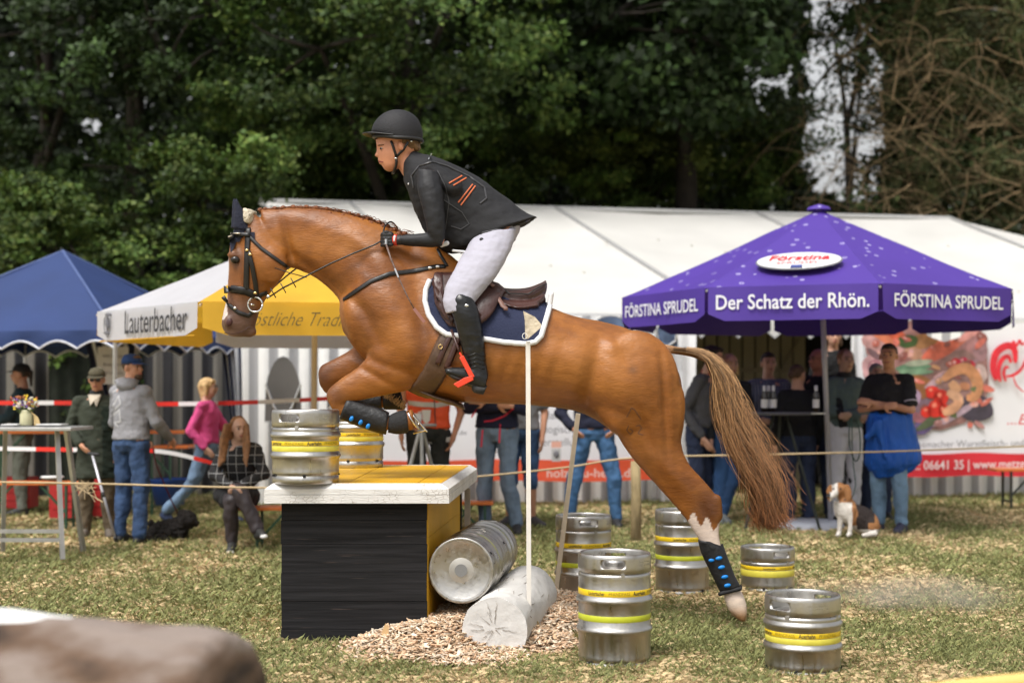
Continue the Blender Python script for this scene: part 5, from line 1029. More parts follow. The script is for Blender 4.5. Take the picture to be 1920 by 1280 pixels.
# eye, nostril, mouth
EYE = mat('dark_eye', (.012, .008, .006), .08); NOS = mat('nostril', (.05, .012, .010), .5)
for s in (-1, 1):
    mb = MB(); mb.ell(P(441, 487, HY+s*.094), (.028, .016, .022), n=16, m=10); build('eye', mb, EYE, horse, True)
h = cast(HB, 430, 604, -.004)[0]; mb = MB(); mb.ell(h, (.019, .010, .025), Matrix.Rotation(R(15), 3, 'Y')); build('nostril', mb, NOS, horse, True)
LE = mat('black_leather', (.009, .008, .008), .38, bump=.1, bscale=50); LBR = mat('brown_leather', (.055, .022, .018), .34, var=.25, vscale=6, bump=.12, bscale=40); BRS = mat('brass', (.70, .50, .22), .25, 1.); CHR = mat('chrome', (.72, .72, .72), .15, 1.)
def hstrap(name, pts, w, m, par, off=.006, th=.0045, Yd=8.4, step=5, bv=None): mb = MB(); mb.loft(strap(bv or HB, pts, w, off, th, Yd, step), 8); return build(name, mb, m, par, True)
mb = MB(); mth = [cast(HB, x, y, .0005)[0] for x, y in dense([(421, 624), (438, 626), (455, 621), (468, 612)], 3)]; mb.tube(mth, .0022, 5); build('mouth_line', mb, NOS, horse)
# bridle
bridle_mb = MB(); bridle_mb.loft(strap(HB, [(466, 428), (464, 470), (463, 505), (462, 545)], 11, .007, .005), 8); 
bridle = build('bridle', bridle_mb, LE, horse, True)
hstrap('cheek_strap', [(467, 472), (474, 500), (479, 530), (481, 552)], 9, LE, bridle, .010)
hstrap('throat_strap', [(466, 442), (490, 466), (515, 484), (540, 502)], 7, LE, bridle)
hstrap('brow_band', [(428, 446), (446, 440), (470, 442)], 8, LE, bridle, .018); hstrap('brow_trim', [(428, 444), (440, 440), (454, 440)], 3, mat('rhinestone', (.70, .62, .50), .3, .4), bridle, .026)
hstrap('noseband', [(420, 543), (440, 542), (462, 546), (478, 553)], 15, LE, bridle, .006, .007)
hstrap('flash_strap', [(418, 556), (430, 572), (448, 586), (466, 592), (474, 584)], 8, LE, bridle); hstrap('chin_strap', [(480, 560), (490, 552), (500, 548)], 9, LE, bridle)
mb = MB(); c = cast(HB, 477, 570, .015)[0]; mb.tube([c+Vector((.044*math.cos(k/24*6.2832), -.004*math.cos(k/24*6.28), .044*math.sin(k/24*6.2832))) for k in range(25)], .006, 8); build('bit_ring', mb, CHR, bridle, True)
mb = MB(); mb.cap(c+Vector((-.02, .0, 0)), c+Vector((.02, .1, 0)), .008); build('bit', mb, CHR, bridle, True)
for (x, y) in ((465, 470), (471, 478), (478, 548)): mb = MB(); mb.ell(cast(HB, x, y, .016)[0], (.012, .006, .009), n=10, m=6); build('buckle', mb, BRS, bridle, True)
for (x, y) in ((442, 578), (503, 556)): mb = MB(); mb.ell(cast(HB, x, y, .014, 8.36)[0], (.011, .006, .010), n=10, m=6); build('buckle', mb, CHR, bridle, True)
# ear bonnet
NAVY = mat('navy_knit', (.010, .012, .028), .9, bump=.5, bscale=90); FLC = mat('fleece', (.62, .54, .42), .95, bump=1.0, bscale=60, var=.15, vscale=40)
mb = MB(); mb.loft(refine([st(436, 446, 478, 452, .085), st(440, 424, 476, 430, .078), st(446, 412, 468, 414, .06)]), 18)
for s, dx in ((-1, 0), (1, -4)):
    yo = s*.055; mb.loft(refine([st(437+dx, 428, 470+dx, 432, .035, yo), st(438+dx, 410, 463+dx, 412, .033, yo), st(439+dx, 392, 457+dx, 396, .026, yo), st(440+dx, 378, 449+dx, 382, .016, yo), st(443+dx, 371, 445+dx, 373, .006, yo)]), 14)
bonnet = organic('ear_bonnet', mb, NAVY, horse, .006, 3, wr=(.001, 30))
vsb = [(436, 438), (428, 450), (424, 470), (430, 470), (445, 452), (470, 446), (478, 452), (476, 440)]
mb = MB(); g_ = [(428, 452), (445, 446), (462, 446), (476, 450)]; vs = []
for t_ in range(9):
    a_ = t_/8; x = 433+45*a_; yb = 474-34*math.sin(min(1, a_*1.3)*1.57)+4*math.sin(a_*20)+ (14 if a_ > .8 else 0)*(a_-.8)*5; 
    for v in (0, .5, 1): y = 436+(yb-436)*v; vs.append(cast(HB, max(x, 430), y, .007)[0])
mb.add(vs, [(3*i+j, 3*i+j+1, 3*i+j+4, 3*i+j+3) for i in range(8) for j in range(2)]); build('bonnet_edge', mb, NAVY, bonnet, True)
mb = MB(); mb.loft(refine([st(455, 392, 480, 396, .075), st(455, 405, 480, 408, .10), st(457, 418, 478, 424, .095)]), 16); organic('poll_fleece', mb, FLC, bridle, .007, 2, wr=(.006, 60))
# mane: plaited knobs along the crest
MANE = mat('mane_hair', (.20, .062, .018), .6, var=.4, vscale=12, bump=.8, bscale=60)
mb = MB(); crest = curve([(486, 393), (515, 390), (562, 387), (612, 391), (660, 401), (705, 414), (745, 431), (775, 444)], 8)
mb.tube([P(x, y+3, HY) for x, y in crest], .013, 8)
for k in range(17):
    i = int((k+.5)/17*(len(crest)-1)); x, y = crest[i]; mb.ell(P(x, y+1, HY-.012), (.017, .014, .014), n=10, m=7); mb.ell(P(x+6, y+9, HY-.035), (.018, .010, .012), n=10, m=7)
rg = random.Random(7)
for k in range(60): i = rg.randrange(len(crest)-6); x, y = crest[i]; mb.tube([P(x, y+2, HY-.01), P(x+rg.uniform(6, 16), y+rg.uniform(-3, 4), HY-.02), P(x+rg.uniform(16, 30), y+rg.uniform(0, 12), HY-.03)], .0022, 3)
build('mane', mb, MANE, horse, True)['kind'] = 'stuff'
# tail
TAILM = mat('tail_hair', (.3, .15, .06), .55, attr='Col', var=.25, vscale=30)
mb = MB(); dock = curve([(1240, 652), (1268, 657), (1300, 664), (1330, 678), (1356, 700)], 5); r_ = [.026-.0007*i for i in range(len(dock))]; mb.tube([P(x, y, HY-.02) for x, y in dock], r_, 12); DOCK = mat('dock_hair', (.33, .17, .075), .6, var=.35, vscale=9, bump=.6, bscale=30, stretch=(1, 5, 5)); build('dock', mb, DOCK, horse, True)
def tail():
    rg = np.random.default_rng(5); mid = np.array(curve([(1262, 655), (1300, 658), (1332, 672), (1355, 708), (1367, 757), (1383, 808), (1411, 862), (1433, 915), (1441, 958), (1444, 990)], 3)); hw = np.interp(np.arange(len(mid)), [0, 6, 9, 12, 16, 20, 23, 25, 27], [7, 11, 19, 27, 34, 33, 30, 32, 42]); N = 1500; K = len(mid); V = []; Fc = []; cl = []; o = 0
    tang = np.gradient(mid, axis=0); tang /= np.linalg.norm(tang, axis=1)[:, None]; nor = np.stack([-tang[:, 1], tang[:, 0]], 1)
    for i in range(N):
        s = rg.normal()*.5; s = max(-1.25, min(1.25, s)); dy = rg.normal()*.045; k0 = 0 if i % 3 else rg.integers(3, 8); k1 = K if rg.random() < .45 else rg.integers(K-9, K+1); ph = rg.random()*6.28; am = rg.uniform(.05, .26); cur = rg.normal()*.5
        ks = list(range(k0, k1)); w = rg.uniform(.0010, .0022); gi = rg.integers(0, 26); s = s*.45+.55*math.sin(gi*2.4)*1.05; ph = gi*1.7+rg.random()*.6; wild = rg.random() < .05; L = []
        for k in ks:
            u = (k-k0)/max(1, k1-k0-1); x, y = mid[k]+nor[k]*hw[k]*(s*(.55+.45*min(1, k/9))+am*math.sin(ph+k*.62))+np.array([rg.normal()*.2+(22*u**3*cur), -14*u**6*abs(cur)*(i % 4 == 0)+(wild*-30*u**2)]); 
            x += 9*u*math.sin(k*.55+gi*.9+s); y += 3*u*math.cos(k*.7+gi)
            if wild: x += 46*u**2
            if k > K-5: x += (k-(K-5))*2.2*s*2; y -= (k-(K-5))**2*.9*abs(s)
            L.append(P(x, y, HY+dy*(1+.8*u)))
        for j, p in enumerate(L): ww = w*(1-.6*j/len(L)); V += [(p.x-ww, p.y, p.z), (p.x+ww, p.y+.001, p.z)]
        m_ = len(L); Fc += [(o+2*j, o+2*j+1, o+2*j+3, o+2*j+2) for j in range(m_-1)]; o += 2*m_
        g = rg.uniform(0, 1); top = np.array([.56, .33, .15])*(.55+.6*g); end = np.array([.30, .105, .035])*(.6+.7*rg.random()); dk = .3 if rg.random() < .38 else 1
        for j in range(m_): u = (j+k0)/K; cc_ = (top*(1-u**1.2)+end*u**1.2)*dk; cl += [cc_, cc_]
    for i in range(420):            # crinkled ends
        a = rg.random()*6.28; x0 = 1440+rg.normal()*16; y0 = 968+rg.normal()*10; L = rg.uniform(10, 34); q = []; dr = rg.uniform(-2.6, .4)
        for j in range(7): t = j/6; q.append(P(x0+math.cos(dr)*L*t*(1 if rg.random() < 2 else 0)+6*math.sin(t*5+a), y0-math.sin(dr)*L*t*.45+5*math.sin(t*4+a)+8*t, HY+rg.normal()*.004+.05*math.sin(a)))
        for j, p in enumerate(q): V += [(p.x-.0009, p.y, p.z), (p.x+.0009, p.y+.001, p.z+.0006)]
        Fc += [(o+2*j, o+2*j+1, o+2*j+3, o+2*j+2) for j in range(6)]; o += 14; cc_ = np.array([.30, .115, .035])*rg.uniform(.5, 1.3); cl += [cc_]*14
    return mesh_np('tail', np.array(V), np.array(Fc), TAILM, horse, col=np.array(cl), kind='stuff')
tail()
# leg boots
BOOT = mat('boot_shell', (.009, .009, .010), .5, bump=.3, bscale=30); NEO = mat('neoprene', (.012, .012, .013), .8, bump=.3, bscale=60); CYAN = mat('cyan_strap', (.0, .20, .62), .45)
def leg_boot(rings, name='leg_boot'):
    mb = MB(); mb.loft(refine([(c, a*1.0+a.normalized()*.012, b+b.normalized()*.011, e) for c, a, b, e in rings]), 20); return build(name, mb, BOOT, horse, True)
b_h = leg_boot([st(1312, 1012, 1330, 1014, .028, -.13), st(1318, 1035, 1352, 1026, .026, -.13), st(1330, 1060, 1362, 1048, .025, -.13), st(1342, 1085, 1374, 1078, .027, -.13), st(1354, 1110, 1386, 1100, .031, -.13)])
mb = MB(); mb.loft(refine([st(1311, 1008, 1326, 1030, .034, -.13), st(1346, 994, 1354, 1030, .030, -.13)]), 12)
leg_boot([st(1318, 1030, 1352, 1020, .026, .16), st(1342, 1085, 1374, 1078, .027, .16), st(1354, 1110, 1386, 1100, .031, .16)])
def studs(par, pts, rot, Ys, rx=.021, rz=.0115):
    for x, y in pts: mb = MB(); mb.ell(P(x, y, Ys), (rx, .010, rz), Matrix.Rotation(R(rot), 3, 'Y'), 14, 8); build('strap_end', mb, CYAN, par, True)
studs(b_h, ((1348, 1046), (1353, 1063), (1359, 1081), (1364, 1097)), -12, 8.325)
mb = MB(); mb.ell(P(1334, 1050, 8.328), (.018, .006, .010), n=10, m=6); build('boot_badge', mb, CYAN, b_h, True)
mb = MB(); mb.cap(P(1352, 1112, HY-.165), P(1388, 1103, HY-.165), .012); mb.cap(P(1350, 1113, HY-.10), P(1388, 1100, HY-.10), .012); build_each('fetlock_cuff', mb, NEO, b_h, True)
b_n = leg_boot([st(652, 748, 638, 782, .036, -.12), st(672, 755, 662, 792, .034, -.12), st(692, 762, 684, 800, .033, -.12), st(712, 768, 708, 808, .036, -.12), st(729, 776, 724, 811, .034, -.12)])
studs(b_n, ((659, 785), (676, 792), (690, 799)), -62, 8.325, .018, .012)
b_f = leg_boot([st(650, 728, 642, 754, .034, .13), st(680, 736, 676, 766, .032, .13), st(708, 740, 706, 770, .036, .13), st(716, 738, 716, 768, .036, .13)])
mb = MB(); mb.loft(refine([st(730, 778, 728, 811, .038, -.12), st(742, 772, 745, 814, .048, -.12), st(757, 768, 762, 812, .054, -.12), st(764, 772, 767, 808, .05, -.12)]), 18); build('overreach_boot', mb, NEO, horse, True)
mb = MB(); mb.loft(refine([st(718, 736, 720, 768, .040, .13), st(734, 728, 740, 768, .05, .13), st(750, 730, 758, 768, .054, .13)]), 18); build('overreach_boot', mb, NEO, horse, True)
# tan fetlock hair and horseshoe
mb = MB(); rg = random.Random(31)
for k in range(160):
    x, y = 718+k/160*40, 740+k/160*26+rg.uniform(-5, 5); q = P(x, y, HY+rg.uniform(-.02, .1)); mb.tube([q, q+Vector((rg.uniform(-.01, .03), 0, rg.uniform(.01, .035)))], .0016, 3)
build('feather_hair', mb, mat('feather_tan', (.38, .25, .12), .8, var=.6, vscale=30), horse)['kind'] = 'stuff'
mb = MB(); c0 = P(776, 786, HY-.12); pts = []
for k in range(15): a = R(-150+300*k/14); pts.append(c0+Vector((.012*math.sin(a), .048*math.sin(a), 0))+Vector((.030, 0, -.052))*math.cos(a)*1.0)
mb.tube(pts, .0065, 6); build('horseshoe', mb, CHR, horse, True)
mb = MB(); mb.cap(P(776, 780, HY-.165), P(800, 808, HY-.165), .006); mb.cap(P(799, 806, HY-.165), P(776, 812, HY-.12), .005); build('horseshoe', mb, CHR, horse, True)
# brand marks
mb = MB()
def hline(pts, w, m, name, par=horse, off=.0015): mb = MB(); mb.loft(strap(HB, pts, w, off, .0008, 8.3, 2), 6); return build(name, mb, m, par)
BR_ = mat('brand_scar', (.13, .055, .025), .6)
for pts in (((1175, 782), (1184, 764), (1190, 768), (1202, 786)), ((1179, 797), (1175, 806), (1182, 814), (1187, 808), (1181, 803)), ((1192, 799), (1199, 796), (1203, 802), (1196, 812), (1206, 815))): hline(pts, 1.8, BR_, 'brand_mark')
# ---------------------------------------------------------------- saddle pad, saddle, girth
def patch(outline, off, bv, par, name, m, nx=34, ny=26, puff=0., quilt=None, th=.006):
    """a cloth lying on a surface: pixels inside the outline, cast on the body"""
    xs = [p[0] for p in outline]; ys = [p[1] for p in outline]; x0, x1 = min(xs), max(xs); vs = []; fs = []
    def rng_at(x):
        c = []; n = len(outline)
        for i in range(n):
            a, b = outline[i], outline[(i+1) % n]
            if (a[0]-x)*(b[0]-x) <= 0 and a[0] != b[0]: c.append(a[1]+(b[1]-a[1])*(x-a[0])/(b[0]-a[0]))
        return (min(c), max(c)) if c else (0, 0)
    last = None
    for i in range(nx+1):
        u = i/nx; x = x0+(x1-x0)*(.5-.5*math.cos(math.pi*u)) if True else 0; x = min(max(x, x0+.01), x1-.01); lo, hi = rng_at(x)
        for j in range(ny+1):
            v = j/ny; y = lo+(hi-lo)*v; p, nn, ok = cast(bv, x, y, off)
            while not ok and y < hi: y += 1.5; p, nn, ok = cast(bv, x, y, off)
            if not ok: p = P(x, y, last.y if last is not None else 8.45)
            else: last = p
            o = puff*math.sin(math.pi*u)**.5*math.sin(math.pi*v)**.5
            if quilt: o += quilt*(abs(math.sin((x+y)*.21))+abs(math.sin((x-y)*.21)))*.5
            vs.append(p+nn*o)
    for i in range(nx):
        for j in range(ny): q = i*(ny+1)+j; fs.append((q, q+1, q+ny+2, q+ny+1))
    mb = MB(); mb.add(vs, fs); o = build(name, mb, m, par, True); s = o.modifiers.new('s', 'SOLIDIFY'); s.thickness = th; s.offset = -1; return o, [vs[k] for k in range(len(vs))]
PADM = mat('navy_quilt', (.012, .018, .055), .85, bump=.2, bscale=80); PADW = mat('white_piping', (.72, .72, .74), .7)
pad_out = [(806, 528), (800, 545), (799, 566), (806, 592), (820, 615), (838, 628), (870, 632), (905, 636), (945, 643), (985, 646), (1004, 643), (1014, 632), (1022, 605), (1030, 575), (1034, 548), (1000, 540), (930, 530), (860, 518), (820, 515)]
pad, pv = patch(pad_out, .012, HB, horse, 'saddle_pad', PADM, 44, 34, .004, .007)
mb = MB(); edge = [cast(HB, x, y, .019, 8.35) for x, y in dense(pad_out[:15], 4)]; pts = []; ly = 8.3
for (p, nn, ok), (x, y) in zip(edge, dense(pad_out[:15], 4)):
    if ok: ly = p.y
    pts.append(p if ok else P(x, y, ly))
mb.tube(pts, .0165, 8); build('piping', mb, PADW, pad, True)
PB = bvh_of(body, pad)
sad_out = [(818, 512), (812, 540), (814, 565), (826, 592), (842, 612), (870, 618), (896, 612), (912, 594), (924, 570), (938, 548), (920, 525), (870, 512)]
flap, _ = patch(sad_out, .012, PB, horse, 'saddle_flap', LBR, 30, 24, .016, None, .01)
mb = MB()
sad = MB(); 
sad.loft(refine([st(838, 492, 846, 530, .08), st(870, 512, 880, 552, .15), st(905, 528, 918, 568, .17), st(945, 540, 958, 576, .18), st(985, 540, 992, 578, .17), st(1015, 530, 1018, 560, .13), st(1024, 524, 1026, 540, .07)]), 20)
sad.loft(refine([st(880, 535, 892, 560, .20), st(920, 552, 930, 580, .225), st(965, 562, 972, 588, .23), st(1000, 560, 1006, 582, .20), st(1018, 548, 1024, 566, .14)]), 18)
sad.loft(refine([st(930, 560, 940, 582, .24), st(965, 572, 975, 590, .26), st(1005, 566, 1012, 584, .22)]), 16)
saddle = organic('saddle', sad, LBR, horse, .008, 5)
fl2 = [(880, 540), (878, 560), (890, 590), (900, 612), (918, 600), (934, 575), (945, 552), (930, 538), (900, 530)]
patch(fl2, .03, PB, saddle, 'knee_roll', LBR, 20, 16, .02, None, .008)
patch([(814, 515), (812, 545), (818, 572), (832, 596), (848, 612), (854, 600), (836, 572), (828, 545), (830, 515)], .028, PB, saddle, 'front_roll', LBR, 14, 16, .016, None, .01)
hstrap('billet', [(897, 535), (910, 543), (922, 550)], 9, mat('strap_brown', (.16, .075, .055), .5), saddle, .056, .004, 8.1, bv=PB); hstrap('billet', [(930, 562), (940, 576), (950, 588)], 9, MATS['strap_brown'], saddle, .04, .004, 8.1, bv=PB)
hstrap('seat_welt', [(925, 535), (955, 552), (990, 553), (1022, 534)], 3, LE, saddle, .012, .004, 8.3, bv=bvh_of(saddle))
GT = mat('girth_leather', (.085, .045, .025), .5, var=.3, vscale=8, bump=.2)
hstrap('girth', [(850, 625), (835, 655), (820, 690), (800, 722), (786, 737)], 44, GT, horse, .008, .010); hstrap('girth_strap', [(862, 630), (850, 660), (838, 690)], 10, LBR, horse, .022); hstrap('girth_strap', [(846, 628), (833, 655), (822, 682)], 10, LBR, horse, .022)
mb = MB(); mb.loft(refine([st(782, 722, 792, 742, .14), st(815, 738, 822, 752, .17), st(848, 748, 856, 762, .16), st(868, 758, 872, 768, .10)]), 14); build('belly_guard', mb, GT, horse, True)
mb = MB(); c = cast(HB, 827, 650, .03)[0]; mb.tube([c+Vector((.012*math.cos(k/12*6.2832), 0, .012*math.sin(k/12*6.2832))) for k in range(13)], .003, 6); build('girth_ring', mb, BRS, horse, True)
hstrap('breastplate', [(645, 562), (665, 548), (695, 528), (730, 514), (780, 508), (818, 500), (835, 500)], 9, LE, horse, .006, .004)
hstrap('breast_strap', [(838, 500), (826, 480), (820, 468)], 7, LE, horse, .006, .004)
for (x, y) in ((806, 504), (820, 502)): mb = MB(); mb.ell(cast(HB, x, y, .012)[0], (.014, .006, .010), n=10, m=6); build('buckle', mb, CHR, horse, True)
# reins
hstrap_r = MB(); G_ = P(722, 448, HY-.17)
r0 = cast(HB, 497, 556, .02, 8.40)[0]; mid = [r0]+[P(x, y, HY-.165) for x, y in ((530, 540), (575, 517), (620, 494), (665, 474), (700, 460))]+[G_]; hstrap_r.tube(mid, .0052, 6)
mb = hstrap_r
for k, (x, y) in enumerate(((531, 540), (550, 530), (512, 549))): mb.tube([P(x-5, y-9, HY-.165), P(x+5, y+9, HY-.165)], .0035, 5)
build('rein', mb, LE, bridle, True)
mb = MB(); mb.tube([cast(HB, 515, 502, .01)[0], P(545, 512, HY-.14), P(575, 520, HY-.15)], .003, 5); build('martingale', mb, LE, bridle, True)
mb = MB(); mb.tube(curve([tuple(P(x, y, HY+yo)) for x, y, yo in ((718, 440, -.14), (722, 424, -.08), (733, 416, 0), (744, 426, .06), (748, 440, .1))], 6), .005, 6); build('rein_loop', mb, LE, bridle, True)
mb = MB(); mb.tube(curve([tuple(P(x, y, HY+yo)) for x, y, yo in ((498, 552, .12), (560, 500, .16), (640, 455, .16), (720, 440, .12))], 6), .005, 6); build('far_rein', mb, LE, bridle, True)
# ================================================================== PEOPLE: shared pieces
SKIN = mat('skin', (.55, .27, .165), .45, var=.10, vscale=9, bump=.05, spec=.4); SKINP = mat('skin_pale', (.56, .34, .25), .5, var=.08, vscale=9, spec=.4); LIP = mat('lip', (.36, .10, .085), .5); EW = mat('eye_white', (.36, .34, .33), .3); EI = mat('iris', (.03, .022, .02), .2)
def hand(mb, w, d, pn, s=1., curl=.5, side=1):
    """palm, four fingers and a thumb; w wrist, d direction, pn palm normal"""
    w, d, pn = Vector(w), Vector(d).normalized(), Vector(pn).normalized(); x = d.cross(pn).normalized()*side; k = s
    mb.cap(w, w+d*.035*k, .024*k, .028*k); mb.ell(w+d*.06*k, (.040*k, .016*k, .046*k), Matrix((x, pn, d)).transposed(), 12, 8)
    for i, (o, L) in enumerate(((-.030, .070), (-.010, .080), (.010, .075), (.028, .060))):
        b = w+d*.092*k+x*o*k; dirs = d; p = b
        for j, f in enumerate((.45, .30, .25)):
            a = curl*(.55+.5*j); dirs = (dirs*math.cos(a)+pn*math.sin(a)).normalized(); q = p+dirs*L*f*k; mb.cap(p, q, (.0095-.001*j)*k, (.0088-.001*j)*k, 8); p = q
        mb.cap(w+d*.04*k+x*o*.7*k, b, .011*k, .010*k, 8)
    t0 = w+d*.03*k-x*.028*k; t1 = t0+(d*.5-x*.75+pn*.3).normalized()*.034*k; t2 = t1+(d*.8-x*.1+pn*.55).normalized()*.032*k; mb.cap(t0, t1, .014*k, .011*k, 8); mb.cap(t1, t2, .011*k, .009*k, 8)
def head_mesh(mb, c, s, M):
    """head of height ~.23*s centred at c ; M columns = right, forward, up"""
    def q(x, y, z): return c+M @ (Vector((x, y, z))*s)
    mb.ell(q(0, -.012, .028), (.074*s, .094*s, .086*s), M, 20, 14); mb.ell(q(0, .022, -.036), (.058*s, .068*s, .075*s), M, 18, 12); mb.ell(q(0, .052, -.086), (.030*s, .028*s, .022*s), M, 12, 8)
    mb.cap(q(0, .084, .018), q(0, .108, -.018), .010*s, .014*s, 10); mb.ell(q(0, .098, -.024), (.017*s, .014*s, .010*s), M, 10, 7); mb.cap(q(-.03, .082, .034), q(.03, .082, .034), .012*s, .012*s, 8)
    mb.ell(q(-.034, .062, -.012), (.020*s, .022*s, .018*s), M, 10, 8); mb.ell(q(.034, .062, -.012), (.020*s, .022*s, .018*s), M, 10, 8); mb.ell(q(0, .082, -.052), (.024*s, .016*s, .014*s), M, 10, 8)
    for e in (-1, 1): mb.ell(q(e*.078, -.006, -.004), (.010*s, .020*s, .032*s), M, 10, 8)
    mb.cap(q(0, -.02, -.06), q(0, -.035, -.14), .052*s, .055*s)
def face_bits(par, c, s, M, mouth=True, glasses=False, gm=None, shades=False):
    def q(x, y, z): return c+M @ (Vector((x, y, z))*s)
    for e in (-1, 1):
        mb = MB(); mb.ell(q(e*.030, .080, .014), (.015*s, .006*s, .007*s), M, 10, 6); o = build('eye', mb, EW, par, True); mb = MB(); mb.ell(q(e*.030, .0845, .014), (.0095*s, .005*s, .0075*s), M, 8, 6); build('iris', mb, EI, o, True)
        mb = MB(); mb.cap(q(e*.016, .090, .036), q(e*.046, .080, .034), .0062*s, .004*s, 6); build('eyebrow', mb, mat('brow', (.10, .06, .035), .9), par, True)
    if mouth: mb = MB(); mb.cap(q(-.020, .092, -.054), q(.020, .092, -.054), .0055*s, .0055*s, 8); mb.ell(q(0, .096, -.055), (.014*s, .006*s, .007*s), M, 8, 6); build('mouth', mb, LIP, par, True)
    if glasses or shades:
        mb = MB(); n = 14
        for e in (-1, 1):
            ring = [q(e*.032+.023*math.cos(k/n*6.2832), .100, .010+.016*math.sin(k/n*6.2832)) for k in range(n+1)]; mb.tube(ring, .0018*s, 5); mb.tube([q(e*.055, .098, .014), q(e*.078, .0, .012)], .0018*s, 5)
            if shades: mb.add([q(e*.032+.023*math.cos(k/n*6.2832), .099, .010+.016*math.sin(k/n*6.2832)) for k in range(n)], [tuple(range(n))])
        mb.tube([q(-.01, .101, .014), q(.01, .101, .014)], .0018*s, 5); build('glasses', mb, gm or mat('dark_frame', (.03, .02, .025), .3), par)
def limbs(mb, J, rs, names, extra=0.):
    for (a, b), (r1, r2) in zip(names, rs): mb.cap(J[a], J[b], r1+extra, r2+extra, 12)
# ================================================================== RIDER
RY = HY
def rp_(x, y, yo): return P(x, y, RY+yo)
def rs(tx, ty, bx, by, w, yo=0., egg=0.): Y = RY+yo; T, B = P(tx, ty, Y), P(bx, by, Y); return ((T+B)/2, Vector((0, w, 0)), (T-B)/2, egg)
BLKF = mat('black_softshell', (.0075, .0075, .010), .78, var=.15, vscale=6, bump=.25, bscale=18); SLV = mat('sleeve_black', (.007, .007, .010), .62, bump=.25, bscale=14); BRE = mat('breeches_white', (.40, .39, .46), .75, var=.03, vscale=10, bump=.15, bscale=18); BTL = mat('boot_leather', (.007, .007, .008), .30, bump=.25, bscale=16)
SKR = mat('skin_flushed', (.60, .26, .15), .45, var=.14, vscale=14)
rider = thing('person', 'rider in black helmet and vest and white breeches crouched over the horse neck', 'person', (P(900, 0, RY).x, RY, P(0, 560, RY).z))
rb = MB(); UPM = Matrix.Identity(3)
face = [rs(704, 262, 780, 262, .066), rs(705.5, 271, 782, 274, .070), rs(706, 278, 778, 284, .069), rs(707, 287, 772, 294, .066), rs(709, 295, 766, 302, .060), rs(712, 302, 758, 308, .052), rs(715, 308, 750, 313, .046), rs(718, 314, 744, 317, .036), rs(722, 319, 740, 320, .022), rs(727, 321.5, 735, 322, .01)]
rb.loft(refine(face), 24); rb.ell(rp_(746, 250, 0), (.125, .082, .12)); 
rb.cap(rp_(710, 280, 0), rp_(706.5, 290, 0), .008, .0105, 10); rb.ell(rp_(706.5, 291.5, 0), (.013, .0155, .010)); rb.ell(rp_(711.5, 300, 0), (.012, .022, .006)); rb.ell(rp_(713.5, 306, 0), (.011, .020, .007)); rb.cap(rp_(709, 271, -.04), rp_(709, 271, .04), .010)
rb.loft(refine([rs(742, 300, 772, 285, .052), rs(748, 316, 780, 298, .053), rs(756, 330, 796, 308, .06), rs(770, 345, 815, 318, .08)]), 16)
rb.ell(rp_(752, 274, -.078), (.018, .012, .029), Matrix.Rotation(R(-12), 3, 'Y')); rb.ell(rp_(751, 275, .072), (.014, .010, .025))
torso = [rs(792, 292, 762, 335, .08), rs(822, 305, 772, 360, .17), rs(862, 325, 788, 395, .165), rs(908, 350, 815, 430, .15), rs(945, 385, 850, 452, .145), rs(972, 415, 882, 462, .165), rs(968, 445, 902, 480, .15)]
rb.loft(refine(torso), 22)
def rider_leg(mb, s, ex=0.):
    w = ex; yo = lambda v: -v if s < 0 else v
    mb.loft(refine([rs(890-w*200, 438, 968+w*200, 430, .085+w, yo(.10)), rs(872-w*200, 470, 957+w*200, 470, .088+w, yo(.17)), rs(850-w*200, 508, 930+w*200, 518, .078+w, yo(.245)), rs(835-w*200, 540, 900+w*200, 554, .067+w, yo(.29)), rs(831-w*200, 565, 886+w*200, 572, .060+w, yo(.315)), rs(836, 588, 876, 582, .05+w, yo(.325))]), 18)
def rider_shin(mb, s, ex=0.):
    yo = lambda v: -v if s < 0 else v; k = ex*300
    mb.loft(refine([rs(842-k, 562, 884+k, 556, .052+ex, yo(.32)), rs(848-k, 588, 896+k, 580, .058+ex, yo(.33)), rs(857-k, 618, 903+k, 612, .056+ex, yo(.33)), rs(866-k, 650, 908+k, 646, .048+ex, yo(.33)), rs(873-k, 682, 911+k, 680, .042+ex, yo(.33)), rs(878-k, 702, 915+k, 700, .04+ex, yo(.33))]), 18)
    mb.loft(refine([rs(916, 702, 908, 737, .036+ex, yo(.33)), rs(902, 690, 892, 731, .040+ex, yo(.335)), rs(882, 688, 872, 721, .041+ex, yo(.34)), rs(860, 688, 853, 712, .044+ex, yo(.345)), rs(842, 688, 838, 704, .040+ex, yo(.35)), rs(834, 691, 834, 698, .02+ex, yo(.35))]), 16)
for s in (-1, 1): rider_leg(rb, s, -.012); rider_shin(rb, s, -.012)
def arm(mb, s, e=0.):
    yo = .19*s; mb.loft(refine([rs(782, 318, 822, 322, .058+e, yo*.95), rs(782-e*300, 350, 830+e*300, 356, .060+e, yo*1.12), rs(792-e*300, 390, 833+e*300, 394, .052+e, yo*1.2), rs(799-e*300, 420, 835+e*300, 424, .047+e, yo*1.2), rs(803, 440, 834, 450, .043+e, yo*1.15), rs(812, 455, 828, 462, .032+e, yo*1.12)]), 16)
    mb.loft(refine([rs(826, 434-e*300, 830, 462+e*300, .038+e, yo*1.14), rs(800, 437-e*300, 802, 463+e*300, .040+e, yo*1.05), rs(775, 439-e*300, 777, 462+e*300, .034+e, yo*.95), rs(752, 441, 753, 459, .027+e, yo*.86), rs(744, 442, 745, 458, .025+e, yo*.84)]), 14)
for s in (-1, 1): arm(rb, s, -.008)
rbody = organic('body', rb, SKR, rider, .0065, 5)
GLM = mat('glove_black', (.014, .014, .016), .5, bump=.3)
